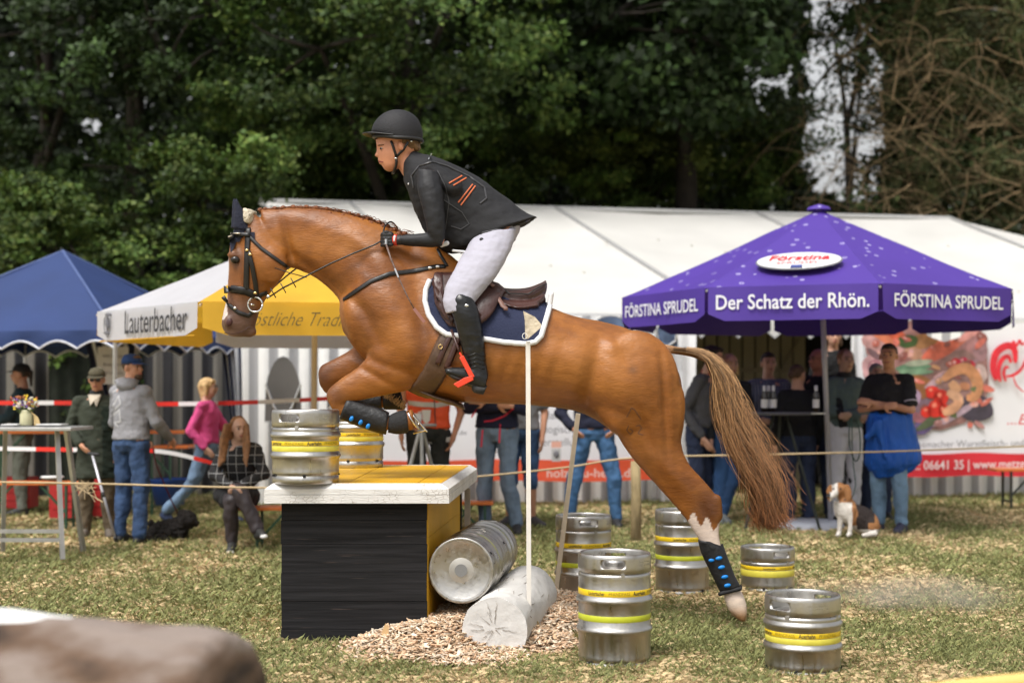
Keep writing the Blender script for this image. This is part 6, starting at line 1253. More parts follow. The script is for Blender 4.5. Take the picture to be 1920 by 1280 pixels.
for s in (1, -1):
    gl = MB(); wr_ = rp_(744, 450, .19*.84*s); gl.cap(wr_+Vector((.02, 0, 0)), wr_-Vector((.012, 0, 0)), .031, .030); g2 = MB(); d = Vector((-1, 0, .02)); 
    gl.ell(wr_+Vector((-.045, 0, .0)), (.046, .024, .040)); 
    for i in range(4):
        z = .028-.019*i; a = wr_+Vector((-.072, -.020, z)); b = wr_+Vector((-.088, .0, z-.002)); c = wr_+Vector((-.068, .026, z-.002)); gl.cap(wr_+Vector((-.03, -.020, z)), a, .0115, .0115, 8); gl.cap(a, b, .0115, .011, 8); gl.cap(b, c, .011, .010, 8)
    gl.cap(wr_+Vector((-.03, -.01, .036)), wr_+Vector((-.062, -.022, .044)), .013, .011, 8); gl.cap(wr_+Vector((-.062, -.022, .044)), wr_+Vector((-.085, -.012, .034)), .011, .010, 8)
    gloves = organic('glove', gl, GLM, rider, .005, 2)
# face details
for s in (-1, 1):
    mb = MB(); mb.ell(rp_(715, 278.5, s*.047), (.011, .012, .0062)); o = build('eye', mb, EW, rider, True); mb = MB(); mb.ell(rp_(713.8, 278.5, s*.054), (.0062, .0075, .0060)); build('iris', mb, EI, o, True)
    mb = MB(); mb.cap(rp_(709.5, 272.5, s*.045), rp_(719, 271.5, s*.062), .0035, .0025, 6); build('eyebrow', mb, mat('brow_dark', (.14, .07, .035), .9), rider, True)
RBV = bvh_of(rbody)
mb = MB(); mb.cap(rp_(711.5, 302.8, -.012), rp_(718, 304, -.036), .0042, .003, 8); mb.ell(rp_(711, 303, 0), (.006, .016, .0045)); build('mouth', mb, mat('mouth_dark', (.20, .04, .035), .5), rider, True)
HAIR = mat('blond_brown_hair', (.20, .11, .05), .6, var=.4, vscale=20, bump=.8, bscale=50)
mb = MB(); mb.ell(rp_(768, 268, 0), (.055, .072, .05)); mb.ell(rp_(780, 276, 0), (.028, .04, .026)); mb.ell(rp_(757, 266, -.055), (.02, .02, .02)); organic('hair', mb, HAIR, rider, .006, 2, wr=(.006, 40))
# helmet
HEL = mat('helmet_velvet', (.0075, .007, .010), .7, bump=.2, bscale=120); VIS = mat('visor_black', (.014, .013, .014), .5)
hm = MB(); rings = []
prof = [(0, 258, .0), (1, 262, .0)]
dome = [(206.5, 746, 3, .01), (208, 746, 14, .038), (213, 746, 26, .066), (222, 745.5, 37, .090), (234, 744.5, 44.5, .108), (247, 744.5, 48, .116), (258, 745.5, 47, .116), (264, 748, 44, .112)]
for (y, x, rx, w) in dome: rings.append((rp_(x, y, 0), Vector((0, w, 0)), Vector((rx*HK, 0, 0)), 0))
hm.loft(refine(rings), 30); helm = build('helmet', hm, HEL, rider, True)
for v in helm.data.vertices:   # lower edge rises over the ear side to the front
    wz = v.co.z+rider.location.z; px = 960+(v.co.x+rider.location.x)/RY*F; py = HZ-(wz-CH)/RY*F
    if py > 244: v.co.z += max(0, (744-px)/46)*.024*min(1, (py-244)/14)
vm_ = MB(); vs = []; fs = []; n = 20
for i in range(n+1):
    a = math.pi*(i/n)-math.pi/2; ca, sa = math.cos(a), math.sin(a)
    inner = rp_(742, 256, 0)+Vector((-.137*ca-.0, .115*sa, .034*ca*ca-.006)); outer = rp_(742, 256, 0)+Vector((-.195*ca-.005, .124*sa, .026*ca-.008)); vs += [inner, outer, outer-Vector((0, 0, .006)), inner-Vector((0, 0, .008))]
for i in range(n):
    for j in range(4): q = 4*i+j; r2 = 4*i+(j+1) % 4; fs.append((q, r2, r2+4, q+4))
vm_.add(vs, fs); build('visor', vm_, VIS, helm, True)
mb = MB(); rim = []
for k in range(25): a = 6.2832*k/24; rim.append(rp_(745, 264, 0)+Vector((-.143*math.cos(a)+.004, .112*math.sin(a), .022*max(0, math.cos(a)))))
mb.tube(rim, .012, 8); build('rim', mb, VIS, helm, True)
mb = MB(); c = rp_(719, 243, -.085); mb.ell(c, (.019, .006, .006), Matrix.Rotation(R(8), 3, 'Y') @ Matrix.Rotation(R(-38), 3, 'Z')); build('helmet_badge', mb, CHR, helm, True)
for s in (-1, 1):
    mb = MB()
    for pts in (((733, 264, .080), (737, 275, .076), (741, 287, .068), (743, 295, .062)), ((765, 266, .088), (757, 280, .075), (748, 289, .068), (743, 294, .062)), ((743, 294, .062), (743.5, 304, .058), (742, 313, .05), (739, 322, .03), (736, 325, 0))): mb.tube([rp_(x, y, s*w) for x, y, w in pts], .0082, 6)
    build_each('harness_strap', mb, LE, helm, True)
mb = MB(); mb.ell(rp_(771, 265, -.075), (.008, .006, .008)); mb.ell(rp_(742, 297, -.066), (.010, .005, .006)); build_each('harness_buckle', mb, CHR, helm, True)
# clothes
sl = MB()
for s in (-1, 1): arm(sl, s, .002)
sl.loft(refine([rs(800, 300, 772, 345, .12), rs(838, 315, 785, 370, .165), rs(862, 330, 800, 390, .15)]), 16)
slv = organic('shirt', sl, SLV, rider, .0075, 3, wr=(.003, (14, 12, 18)))
mb = MB(); mb.tube([rp_(745, 450, -.16), rp_(737.5, 450, -.157)], .0335, 16); build('cuff', mb, mat('red_cuff', (.62, .05, .03), .5), slv, True)
mb = MB(); mb.cap(rp_(740, 444, -.185), rp_(739.5, 451, -.185), .008, .008, 8); build('cuff_tape', mb, PADW, slv, True)
ve = MB(); ve.loft(refine([rs(776, 283, 757, 312, .070), rs(793, 288, 756, 336, .10), rs(828, 298, 768, 368, .185), rs(868, 318, 780, 402, .185), rs(912, 342, 800, 440, .172), rs(952, 372, 826, 468, .17), rs(985, 398, 862, 474, .185), rs(1006, 407, 930, 440, .17), rs(1007, 407, 975, 424, .14)]), 26)
ve.cap(rp_(806, 318, -.15), rp_(850, 352, -.17), .055, .05); ve.cap(rp_(806, 318, .15), rp_(850, 352, .17), .055, .05)
vest = organic('vest', ve, BLKF, rider, .0085, 4, wr=(.007, (6, 8, 9)))
VB = bvh_of(vest)
ORS = mat('orange_stripe', (.55, .12, .035), .6)
def vstrap(name, pts, w, m, off=.003, th=.0012): mb = MB(); mb.loft(strap(VB, pts, w, off, th, 8.3, 3), 6); return build(name, mb, m, vest)
for a, b_ in (((842, 344), (866, 330)), ((850, 348), (874, 334)), ((859, 380), (886, 346)), ((864, 385), (891, 349))): vstrap('stripe', [a, b_], 2.6, ORS, .004)
vstrap('reflective_tab', [(803, 300), (809, 288)], 3, CHR, .004)
DKS = mat('vest_seam', (.045, .045, .05), .4)
vstrap('armhole_seam', [(776, 352), (772, 330), (786, 312), (810, 304), (838, 312), (880, 332), (908, 352), (912, 372), (900, 382)], 3.5, DKS, .004, .004); vstrap('seam', [(828, 372), (866, 398), (880, 420), (864, 430), (846, 424)], 2, DKS, .003, .002); vstrap('hem', [(864, 474), (885, 462), (905, 436), (960, 424), (1005, 407)], 3, DKS, .004, .003)
vstrap('panel_seam', [(820, 320), (836, 350), (842, 380), (835, 430)], 2, DKS, .003, .002)
mb = MB(); mb.cap(rp_(766, 345, -.10), rp_(770, 342, -.105), .006); build('vest_logo', mb, PADW, vest, True)
tr = MB()
for s in (-1, 1): rider_leg(tr, s, .004)
tr.loft(refine([rs(962, 405, 868, 448, .14), rs(976, 425, 884, 466, .165), rs(966, 452, 900, 484, .15)]), 18)
brc = organic('breeches', tr, BRE, rider, .0075, 4, wr=(.0035, (14, 14, 20)))
mb = MB(); q, nn, _ = cast(bvh_of(brc), 903, 449, .002); mb.ell(q, (.012, .003, .010)); build('breeches_logo', mb, TXTK, brc); 
boots = None
for s in (1, -1):
    bo = MB()
    rider_shin(bo, s, .004)
    bo.loft(refine([rs(852, 553, 870, 550, .046, s*.32), rs(843, 564, 886, 558, .060, s*.322), rs(847, 578, 893, 572, .063, s*.325), rs(852, 598, 899, 592, .06, s*.328)]), 16)
    boots = organic('riding_boot', bo, BTL, rider, .0065, 6, wr=(.0018, (12, 12, 30)))
BBV = bvh_of(boots)
mb = MB(); q = cast(BBV, 875, 573, .001)[0]; mb.ell(q, (.013, .004, .008)); build('boot_badge', mb, CHR, boots, True)
for k, y in enumerate((664, 672, 680, 688)): mb = MB(); mb.loft(strap(BBV, [(876, y+4), (892, y-2), (908, y+4)], 2.2, .001, .003, 8.1, 3), 6); build('crease', mb, BTL, boots, True)
SOLE = mat('boot_sole', (.03, .03, .03), .8, bump=.4)
for s in (-1, 1): mb = MB(); mb.loft(refine([rs(914, 722, 906, 740, .04, s*.33), rs(900, 722, 890, 737, .042, s*.335), rs(888, 716, 884, 730, .03, s*.336)]), 10); mb.loft(refine([rs(872, 708, 866, 716, .04, s*.34), rs(856, 702, 850, 711, .045, s*.345), rs(838, 694, 836, 700, .036, s*.35)]), 10); build('boot_sole', mb, SOLE, boots, True)
mb = MB(); mb.cap(rp_(828, 460, -.15), rp_(838, 456, -.16), .012, .014); mb.cap(rp_(850, 470, -.155), rp_(872, 472, -.165), .008, .007); build_each('shirt_tail', mb, PADW, rider, True)
# stirrups (part of the horse's tack)
STR_ = mat('stirrup_orange', (.78, .055, .02), .4)
for s in (-1, 1):
    yo = s*.335; mb = MB(); mb.bar(rp_(865, 668, yo-.055), rp_(886, 708, yo-.055), .006, .028, (1, 0, .3)); mb.bar(rp_(865, 668, yo+.055), rp_(886, 708, yo+.055), .006, .024, (1, 0, .3))
    mb.prism([rp_(886, 704, yo-.062), rp_(888, 712, yo-.062), rp_(859, 727, yo-.062), rp_(850, 720, yo-.062), rp_(870, 708, yo-.062)], (0, .124, 0)); mb.tube([rp_(866, 669, yo-.055), rp_(862, 661, yo), rp_(866, 669, yo+.055)], .006, 6); so = build('stirrup', mb, STR_, horse, bevel=.003)
    mb = MB(); mb.tube([rp_(862, 662, yo), rp_(858, 650, yo-.004*s), rp_(846, 618, s*.30)], .008, 6); build('stirrup_leather', mb, LBR, so, True)
# riding crop
crop = MB(); cp_ = [rp_(724, 458, -.20), rp_(733, 485, -.235), rp_(748, 522, -.26), rp_(764, 556, -.28), rp_(776, 578, -.29)]; crop.tube(cp_, [.006, .0055, .0045, .004, .0035], 8); CR = mat('crop_shaft', (.14, .09, .075), .5, var=.4, vscale=60); ct = thing('riding_crop', 'thin braided riding crop hanging down from the rider glove', 'riding crop', cp_[0]); build('shaft', crop, CR, ct, True)
mb = MB(); mb.bar(cp_[-1], rp_(796, 604, -.30), .018, .004, (0, 1, 0)); build('flap', mb, mat('crop_flap', (.26, .11, .085), .6), ct); mb = MB(); mb.tube([cp_[0]+Vector((0, 0, .03)), cp_[0]], .009, 8); mb.tube([lerp(cp_[1], cp_[2], .5), lerp(cp_[1], cp_[2], .95)], .0062, 8); build('grip', mb, CHR, ct)
# ================================================================== BYSTANDERS
DEN = mat('denim_blue', (.045, .095, .20), .85, var=.35, vscale=5, bump=.5, bscale=25); DENL = mat('denim_light', (.14, .22, .34), .85, var=.35, vscale=4, bump=.5, bscale=25); DEND = mat('denim_dark', (.018, .028, .065), .85, var=.3, vscale=5, bump=.5, bscale=25)
SHOE = mat('shoe_dark', (.02, .02, .022), .6); SHB = mat('shoe_brown', (.22, .09, .04), .5)
def cloth(name, c, v=.12, bump=.4): return mat(name, c, .9, var=v, vscale=5, bump=bump, bscale=18)
def frame_of(yaw, pitch=0., roll=0.): # columns right, forward, up ; yaw 0 looks at the camera, + turns to the photo's right
    Mz = Matrix.Rotation(R(yaw), 3, 'Z'); M0 = Matrix(((-1, 0, 0), (0, -1, 0), (0, 0, 1))).transposed()   # person's right is photo left when facing us
    return Mz @ M0 @ Matrix.Rotation(R(-pitch), 3, 'X') @ Matrix.Rotation(R(roll), 3, 'Y')
def person(label, px, top, foot, yaw=0, head=0, hp=0, top_m=None, leg_m=None, shoe_m=SHOE, hair=None, hat=None, arms=None, legs=None, sleeve='long', lean=0., Y=None, skin=None, shorts=False, tophem=.50, glasses=False, shades=False, width=1., z0=None, seated=False, collar=None, headoff=(0, 0), group=None, coat=False, fine=False):
    Y = Y or gY(foot); k = Y/F; base = P(px, foot, Y)
    if z0 is None: base.z = gz(Y)
    else: base.z = z0
    H = (foot-top)*k
    if seated: H = 1.58
    s = H/1.75; M = frame_of(yaw); skin = skin or SKIN
    t = thing('person', label, 'person', base, group)
    def W_(x, y, z): return base+M @ Vector((x*s*width, y*s, z*s))
    # default skeleton (metres at 1.75)
    J = {'hipL': (-.09, 0, .92), 'hipR': (.09, 0, .92), 'kneeL': (-.10, .02, .50), 'kneeR': (.10, .02, .50), 'ankL': (-.11, -.02, .09), 'ankR': (.11, -.02, .09), 'toeL': (-.13, .13, .035), 'toeR': (.13, .13, .035), 'shL': (-.165, 0, 1.405), 'shR': (.165, 0, 1.405), 'elL': (-.225, -.03, 1.13), 'elR': (.225, -.03, 1.13), 'wrL': (-.225, .07, .89), 'wrR': (.225, .07, .89), 'pel': (0, 0, .97), 'waist': (0, 0, 1.10), 'chest': (0, 0, 1.30), 'neck': (0, -.005, 1.47), 'head': (0, .02, 1.625)}
    if legs: J.update(legs)
    if lean:
        for n_ in ('waist', 'chest', 'shL', 'shR', 'neck', 'head', 'elL', 'elR', 'wrL', 'wrR'): x, y, z = J[n_]; J[n_] = (x, y+lean*(z-.92), z-.12*abs(lean)*(z-.92))
    if arms: J.update(arms)
    J = {a: W_(*b) for a, b in J.items()}; J['head'] += Vector((headoff[0]*k, 0, headoff[1]*k)); cs = s
    b = MB(); R_ = lambda *a: [x*s for x in a]
    sx = M @ Vector((1, 0, 0)); fy_ = M @ Vector((0, 1, 0)); HM = frame_of(head, hp); hs_ = s*1.0
    head_mesh(b, J['head'], hs_, HM)
    b.cap(J['neck'], J['head']-Vector((0, 0, .06*s)), .056*s, .05*s)
    def tor(mb, e=0.):
        up = (J['chest']-J['pel']).normalized(); f2 = up.cross(sx).normalized(); 
        st_ = [(lerp(J['pel'], J['hipL'], 0)-up*.05*s, .150, .105), (J['pel'], .168, .118), (J['waist'], .145, .105), (J['chest'], .168, .118), (lerp(J['chest'], J['neck'], .55), .165, .105), (lerp(J['chest'], J['neck'], .88), .105, .075), (J['neck'], .06, .06)]
        mb.loft(refine([(c, sx*(a*s*width+e), f2*(d*s+e), 0) for c, a, d in st_]), 20); mb.cap(J['shL'], J['shR'], .05*s+e, .05*s+e)
    tor(b)
    for q in 'LR':
        b.cap(J['sh'+q], J['el'+q], .050*s, .038*s); b.cap(J['el'+q], J['wr'+q], .038*s, .025*s); b.cap(J['hip'+q], J['knee'+q], .085*s, .056*s); b.cap(J['knee'+q], lerp(J['knee'+q], J['ank'+q], .3), .054*s, .056*s); b.cap(lerp(J['knee'+q], J['ank'+q], .3), J['ank'+q], .056*s, .034*s); b.cap(J['ank'+q], lerp(J['ank'+q], J['toe'+q], .8)+Vector((0, 0, .01)), .030*s, .018*s)
        d = (J['wr'+q]-J['el'+q]).normalized(); pn = -sx if q == 'R' else sx; pn = (pn-d*pn.dot(d)).normalized(); hand(b, J['wr'+q], d, pn, s, .35, 1 if q == 'R' else -1)
    bo = organic('body', b, skin, t, .0085 if fine else .0105, 3); face_bits(t, J['head'], hs_, HM, True, glasses, None, shades)
    # trousers
    m = MB(); e = .014
    for q in 'LR':
        kn, an = J['knee'+q], J['ank'+q]
        m.cap(J['hip'+q], kn, .092*s+e*.6, .060*s+e)
        if not shorts: m.cap(kn, lerp(kn, an, .35), .060*s+e, .058*s+e); m.cap(lerp(kn, an, .35), lerp(kn, an, .93), .058*s+e, .046*s+e)
        else: m.cap(kn, lerp(kn, an, .12), .062*s+e, .064*s+e)
    up = (J['chest']-J['pel']).normalized(); f2 = up.cross(sx).normalized(); m.loft([(J['pel']-up*.12*s, sx*.12*s, f2*.09*s), (J['pel']-up*.05*s, sx*(.162*s+e), f2*(.115*s+e)), (J['pel']+up*.06*s, sx*(.162*s+e), f2*(.112*s+e))], 18)
    organic('trousers', m, leg_m or DEN, t, .0115, 3, wr=(.017, (8, 8, 6)))
    # top
    m = MB(); e = .016; zt_ = lerp(J['pel'], J['waist'], -.35 if coat else .0); f3 = f2
    st_ = [(zt_-up*(.30 if coat else 0)*s, .19 if coat else .168, .15 if coat else .120), (zt_+up*.01*s, .172, .122), (J['waist'], .155, .115), (J['chest'], .172, .122), (lerp(J['chest'], J['neck'], .5), .150, .105), (lerp(J['chest'], J['neck'], .8), .095, .08), (lerp(J['chest'], J['neck'], 1.0), .062, .062)]
    m.loft(refine([(c, sx*(a*s*width+e), f3*(d*s+e), 0) for c, a, d in st_]), 20); m.cap(J['shL'], J['shR'], .052*s+e, .052*s+e)
    for q in 'LR':
        if sleeve == 'none': continue
        el, wr = J['el'+q], J['wr'+q]
        if sleeve == 'long': m.cap(J['sh'+q], el, .049*s+e*.8, .042*s+e*.9); m.cap(el, lerp(el, wr, .93), .045*s+e*.9, .033*s+e*.8)
        else: m.cap(J['sh'+q], lerp(J['sh'+q], el, .72), .056*s+e*.8, .052*s+e)
    topo = organic('jacket' if coat else 'top', m, top_m or cloth('grey_top', (.2, .2, .2)), t, .0115, 3, wr=(.011, (8, 8, 11)))
    if collar: mb = MB(); mb.lathe([(.062*s, -.02), (.074*s, .0), (.072*s, .045), (.060*s, .05)], 18, J['neck']-Vector((0, 0, .0))); build('collar', mb, collar, topo, True)
    # shoes
    for q in 'LR': m = MB(); d = (J['toe'+q]-J['ank'+q]); dxy = Vector((d.x, d.y, 0)); hl = J['ank'+q]-dxy.normalized()*.02*s; m.cap(hl-Vector((0, 0, .040*s)), J['toe'+q]+Vector((0, 0, .005)), .045*s, .040*s); m.cap(J['ank'+q]+Vector((0, 0, .0)), hl-Vector((0, 0, .04*s)), .045*s, .044*s); m.cap(J['ank'+q], J['toe'+q]+Vector((0, 0, .004)), .045*s, .036*s); organic('shoe', m, shoe_m, t, .009, 2)
    # hair and hat
    def q_(x, y, z): return J['head']+HM @ (Vector((x, y, z))*hs_)
    if hair:
        style, hm_ = hair; m = MB()
        if style == 'short': m.ell(q_(0, -.024, .040), (.080*hs_, .092*hs_, .086*hs_), HM); m.ell(q_(0, .045, .090), (.055*hs_, .04*hs_, .025*hs_), HM)
        elif style == 'bun': m.ell(q_(0, -.022, .036), (.080*hs_, .092*hs_, .084*hs_), HM); m.ell(q_(0, -.12, .0), (.035*hs_, .035*hs_, .04*hs_), HM)
        elif style == 'ring': m.ell(q_(0, -.045, .005), (.082*hs_, .070*hs_, .055*hs_), HM)
        elif style == 'bob': m.ell(q_(0, -.022, .036), (.086*hs_, .098*hs_, .090*hs_), HM); [m.cap(q_(e_*.068, -.02, .03), q_(e_*.066, -.015, -.085), .034*hs_, .022*hs_) for e_ in (-1, 1)]; m.cap(q_(0, -.07, .02), q_(0, -.06, -.10), .06*hs_, .045*hs_); m.ell(q_(0, .05, .075), (.065*hs_, .035*hs_, .03*hs_), HM)
        elif style == 'long': m.ell(q_(0, -.032, .038), (.082*hs_, .092*hs_, .086*hs_), HM); [m.cap(q_(e_*.062, -.015, .06), q_(e_*.076, -.02, -.08), .022*hs_, .024*hs_) or m.cap(q_(e_*.076, -.02, -.08), q_(e_*.100, .13, -.17), .036*hs_, .040*hs_) or m.cap(q_(e_*.100, .13, -.17), q_(e_*.088, .20, -.36), .040*hs_, .018*hs_) for e_ in (-1, 1)]; m.cap(q_(0, -.06, .02), q_(0, -.06, -.16), .065*hs_, .05*hs_)
        elif style == 'tail': m.ell(q_(0, -.022, .036), (.081*hs_, .093*hs_, .085*hs_), HM); m.cap(q_(0, -.11, .03), q_(0, -.12, -.12), .028*hs_, .016*hs_)
        organic('hair', m, hm_, t, .0075, 1, wr=(.005, (30, 30, 12)))
    if hat:
        m = MB(); m.loft([(q_(0, -.012, .038), HM @ Vector((.086*hs_, 0, 0)), HM @ Vector((0, .104*hs_, 0))), (q_(0, -.012, .08), HM @ Vector((.084*hs_, 0, 0)), HM @ Vector((0, .100*hs_, 0))), (q_(0, -.016, .118), HM @ Vector((.062*hs_, 0, 0)), HM @ Vector((0, .072*hs_, 0))), (q_(0, -.018, .132), HM @ Vector((.02*hs_, 0, 0)), HM @ Vector((0, .024*hs_, 0)))], 20); o = build('cap', m, hat, t, True)
        m = MB(); vs = []; n = 12
        for i in range(n+1): a = math.pi*i/n; x, y = math.cos(a), math.sin(a); vs += [q_(.076*x, .055+.02*y, .050), q_(.082*x, .075+.095*y, .034), q_(.082*x, .075+.095*y, .029), q_(.076*x, .055+.02*y, .043)]
        m.add(vs, [(4*i+j, 4*i+(j+1) % 4, 4*i+4+(j+1) % 4, 4*i+4+j) for i in range(n) for j in range(4)]); build('peak', m, hat, o, True)
    return t, J, topo, HM, s
HBL = mat('hair_blond', (.62, .42, .20), .6, var=.25, vscale=25, bump=.6, bscale=60); HBR = mat('hair_brown', (.09, .05, .028), .65, var=.3, vscale=25, bump=.6, bscale=60); HDK = mat('hair_dark', (.028, .018, .013), .6, var=.3, vscale=25, bump=.6, bscale=60); HRD = mat('hair_reddish', (.25, .115, .045), .55, var=.3, vscale=25, bump=.7, bscale=60); HGR = mat('hair_grey', (.34, .31, .28), .7, var=.2, vscale=25, bump=.6)
crossed = {'elL': (-.235, .07, 1.14), 'elR': (.235, .07, 1.14), 'wrL': (.05, .19, 1.20), 'wrR': (-.05, .21, 1.17)}
# far left woman
person('woman in dark jacket and dark cap standing in shade at the far left', 42, 682, 968, -80, -85, 0, cloth('teal_dark', (.010, .026, .034)), cloth('grey_green', (.13, .14, .115)), hair=('tail', HDK), hat=cloth('cap_dark', (.015, .014, .018)), arms={'elL': (-.2, .12, 1.14), 'wrL': (-.16, .34, 1.06)}, skin=mat('skin_shade', (.42, .20, .13), .5))  # skin colour darkened for the shade she stands in
# old man with crutch
OLV = cloth('olive_jacket', (.030, .037, .024)); _, J, o_, HM, s_ = person('old man in olive jacket and cap with a grey walking stick', 182, 690, 1010, 12, 5, 5, OLV, cloth('brown_cords', (.11, .082, .05)), mat('shoe_grey', (.12, .10, .08), .7), hair=('ring', HGR), hat=cloth('cap_olive', (.075, .065, .038)), coat=True, shades=True, arms={'elL': (-.27, -.02, 1.13), 'elR': (.27, .0, 1.13), 'wrR': (.14, .20, .98), 'wrL': (-.22, .10, .92)}, collar=cloth('dark_collar', (.018, .02, .02)), width=1.05)
tb = bvh_of(o_); mb = MB(); mb.loft(strap(tb, [(200, 762), (202, 800), (203, 850), (202, 895)], 36, .003, .004, 12.8, 5), 8); build('cardigan', mb, cloth('green_knit', (.008, .017, .010)), o_); mb = MB(); mb.prism([J['neck']+Vector(v) for v in ((-.055, -.10, .01), (.065, -.10, .01), (.035, -.145, -.10), (.01, -.15, -.05), (-.02, -.145, -.09))], (0, .02, 0)); build('shirt_collar', mb, cloth('beige_shirt', (.48, .42, .34)), o_)
h_ = P(173, 852, 12.72); f_ = P(217, 1012, 12.62); stk_ = thing('walking_stick', 'pale grey walking stick slanting from the old man hand to the grass', 'walking stick', f_); mb = MB(); mb.tube([h_, lerp(h_, f_, .97)], .0115, 10); build('shaft', mb, mat('stick_grey', (.55, .55, .60), .35, .5), stk_, True); mb = MB(); mb.tube([lerp(h_, f_, .96), f_], .016, 10); mb.tube([lerp(h_, f_, .44), lerp(h_, f_, .50)], .0135, 10); mb.cap(h_+Vector((-.03, 0, .01)), h_+Vector((.05, 0, .0)), .015); build('grip', mb, SHOE, stk_, True)
# hoodie man
HOOD = cloth('grey_hoodie', (.25, .25, .27)); _, J, o_, HM, s_ = person('bearded man in grey hoodie and blue cap seen from behind, looking back', 246, 664, 1022, 150, 62, 0, HOOD, mat('denim_mid', (.030, .065, .15), .85, var=.35, vscale=5, bump=.5, bscale=25), SHOE, hair=('short', HBR), hat=cloth('cap_blue', (.015, .045, .15)), arms={'elR': (.24, .06, 1.13), 'wrR': (.20, .27, .98), 'elL': (-.25, .06, 1.12), 'wrL': (-.16, .25, .98)}, width=1.08, fine=True)
mb = MB(); mb.ell(J['neck']+Vector((-.02, -.07, .0)), (.10, .06, .06)); mb.ell(J['neck']+Vector((-.03, -.03, .03)), (.11, .08, .035)); organic('hood', mb, HOOD, o_, .009, 2, wr=(.008, 12))
mb = MB(); q = lambda x, y, z: J['head']+HM @ (Vector((x, y, z))*s_); mb.ell(q(0, .062, -.080), (.040*s_, .036*s_, .032*s_), HM); organic('beard', mb, HBR, o_.parent, .006, 1, wr=(.004, 60))
mb = MB(); BVH_ = bvh_of(o_)
for pts in (((212, 735), (222, 728)), ((212, 762), (222, 742), (226, 756), (216, 768)), ((213, 778), (224, 768), (226, 790), (214, 792), (222, 800))): mb.loft(strap(BVH_, list(pts), 6, .002, .001, 12.7, 3), 6)
build('back_print', mb, mat('print_pale', (.45, .45, .47), .8), o_)
lead = MB(); lead.tube(curve([tuple(P(x, y, Y_)) for x, y, Y_ in ((287, 838, 12.5), (292, 868, 12.6), (300, 888, 12.7), (318, 930, 12.9), (333, 962, 13.1))], 5), .007, 6); tag(build('dog_lead', lead, mat('lead_maroon', (.12, .012, .025), .6), None, True), 'dark red dog lead from the hoodie man to the black poodle', 'dog lead')
# pink woman
_, J, o_, HM, s_ = person('blond woman in bright pink fleece walking to the right', 388, 707, 985, 82, 88, 0, cloth('pink_fleece', (.62, .075, .25)), DENL, mat('shoe_blue', (.03, .05, .12), .6), hair=('bob', HBL), glasses=True, legs={'kneeL': (-.09, .26, .52), 'ankL': (-.09, .24, .12), 'toeL': (-.09, .38, .05), 'kneeR': (.09, -.14, .50), 'ankR': (.09, -.48, .16), 'toeR': (.09, -.38, .04)}, arms={'elR': (.22, -.12, 1.12), 'wrR': (.2, .05, .93), 'elL': (-.2, .14, 1.14), 'wrL': (-.15, .30, 1.02)}, skin=SKINP, fine=True)
# seated girl
PLD = plaid_mat('plaid_blouse', (.016, .016, .018), (.36, .36, .36), .075, .07); sit = {'pel': (0, -.12, .50), 'waist': (0, -.06, .66), 'chest': (0, .02, .86), 'neck': (0, .06, 1.03), 'head': (.0, .10, 1.165), 'hipL': (-.09, -.10, .50), 'hipR': (.09, -.10, .50), 'shL': (-.17, .03, .97), 'shR': (.17, .03, .97), 'kneeR': (.10, .34, .50), 'ankR': (.08, .26, .09), 'toeR': (.10, .40, .035), 'kneeL': (.0, .38, .60), 'ankL': (-.20, .44, .22), 'toeL': (-.24, .56, .19)}
TIGHT = mat('sheer_tights', (.045, .036, .040), .5)
_, J, o_, HM, s_ = person('girl with long reddish hair and black plaid blouse sitting on the orange bench', 448, 784, 1040, 12, 28, 6, PLD, TIGHT, mat('canvas_shoe', (.03, .03, .03), .6), hair=('long', HRD), legs=sit, arms={'elL': (-.27, .16, .74), 'wrL': (-.03, .34, .64), 'elR': (.27, .14, .74), 'wrR': (.10, .36, .64)}, seated=True, skin=SKINP, Y=12.35, fine=True, width=.86)
mb = MB(); hd = J['head']
for e_, x0 in ((-1, -.085), (1, .085)):
    for k in range(5): dx = x0+e_*.008*k-(.02 if e_ > 0 else 0); mb.cap(hd+Vector((dx*.85, -.03-.012*k, .03)), hd+Vector((dx*1.05, -.09-.012*k, -.10)), .020, .022, 8); mb.cap(hd+Vector((dx*1.05, -.09-.012*k, -.10)), hd+Vector((dx*1.1+.01*math.sin(k*3), -.16-.008*k, -.26-.012*k)), .022, .010, 8)
organic('hair_lengths', mb, HRD, o_.parent, .008, 1, wr=(.006, (30, 30, 8)))
mb = MB(); mb.ell(lerp(J['pel'], J['kneeR'], .3)+Vector((0, 0, .03)), (.20, .24, .11)); mb.cap(J['hipR'], lerp(J['hipR'], J['kneeR'], .72), .12, .095); mb.cap(J['hipL'], lerp(J['hipL'], J['kneeL'], .72), .12, .095); organic('skirt', mb, cloth('black_skirt', (.014, .014, .016)), o_.parent, .012, 3, wr=(.008, 9))
for q in 'LR': mb = MB(); d = (J['toe'+q]-J['ank'+q]).normalized(); mb.ell(J['toe'+q]+d*.028, (.034, .034, .020)); build('toe_cap', mb, CUPW, o_.parent, True)
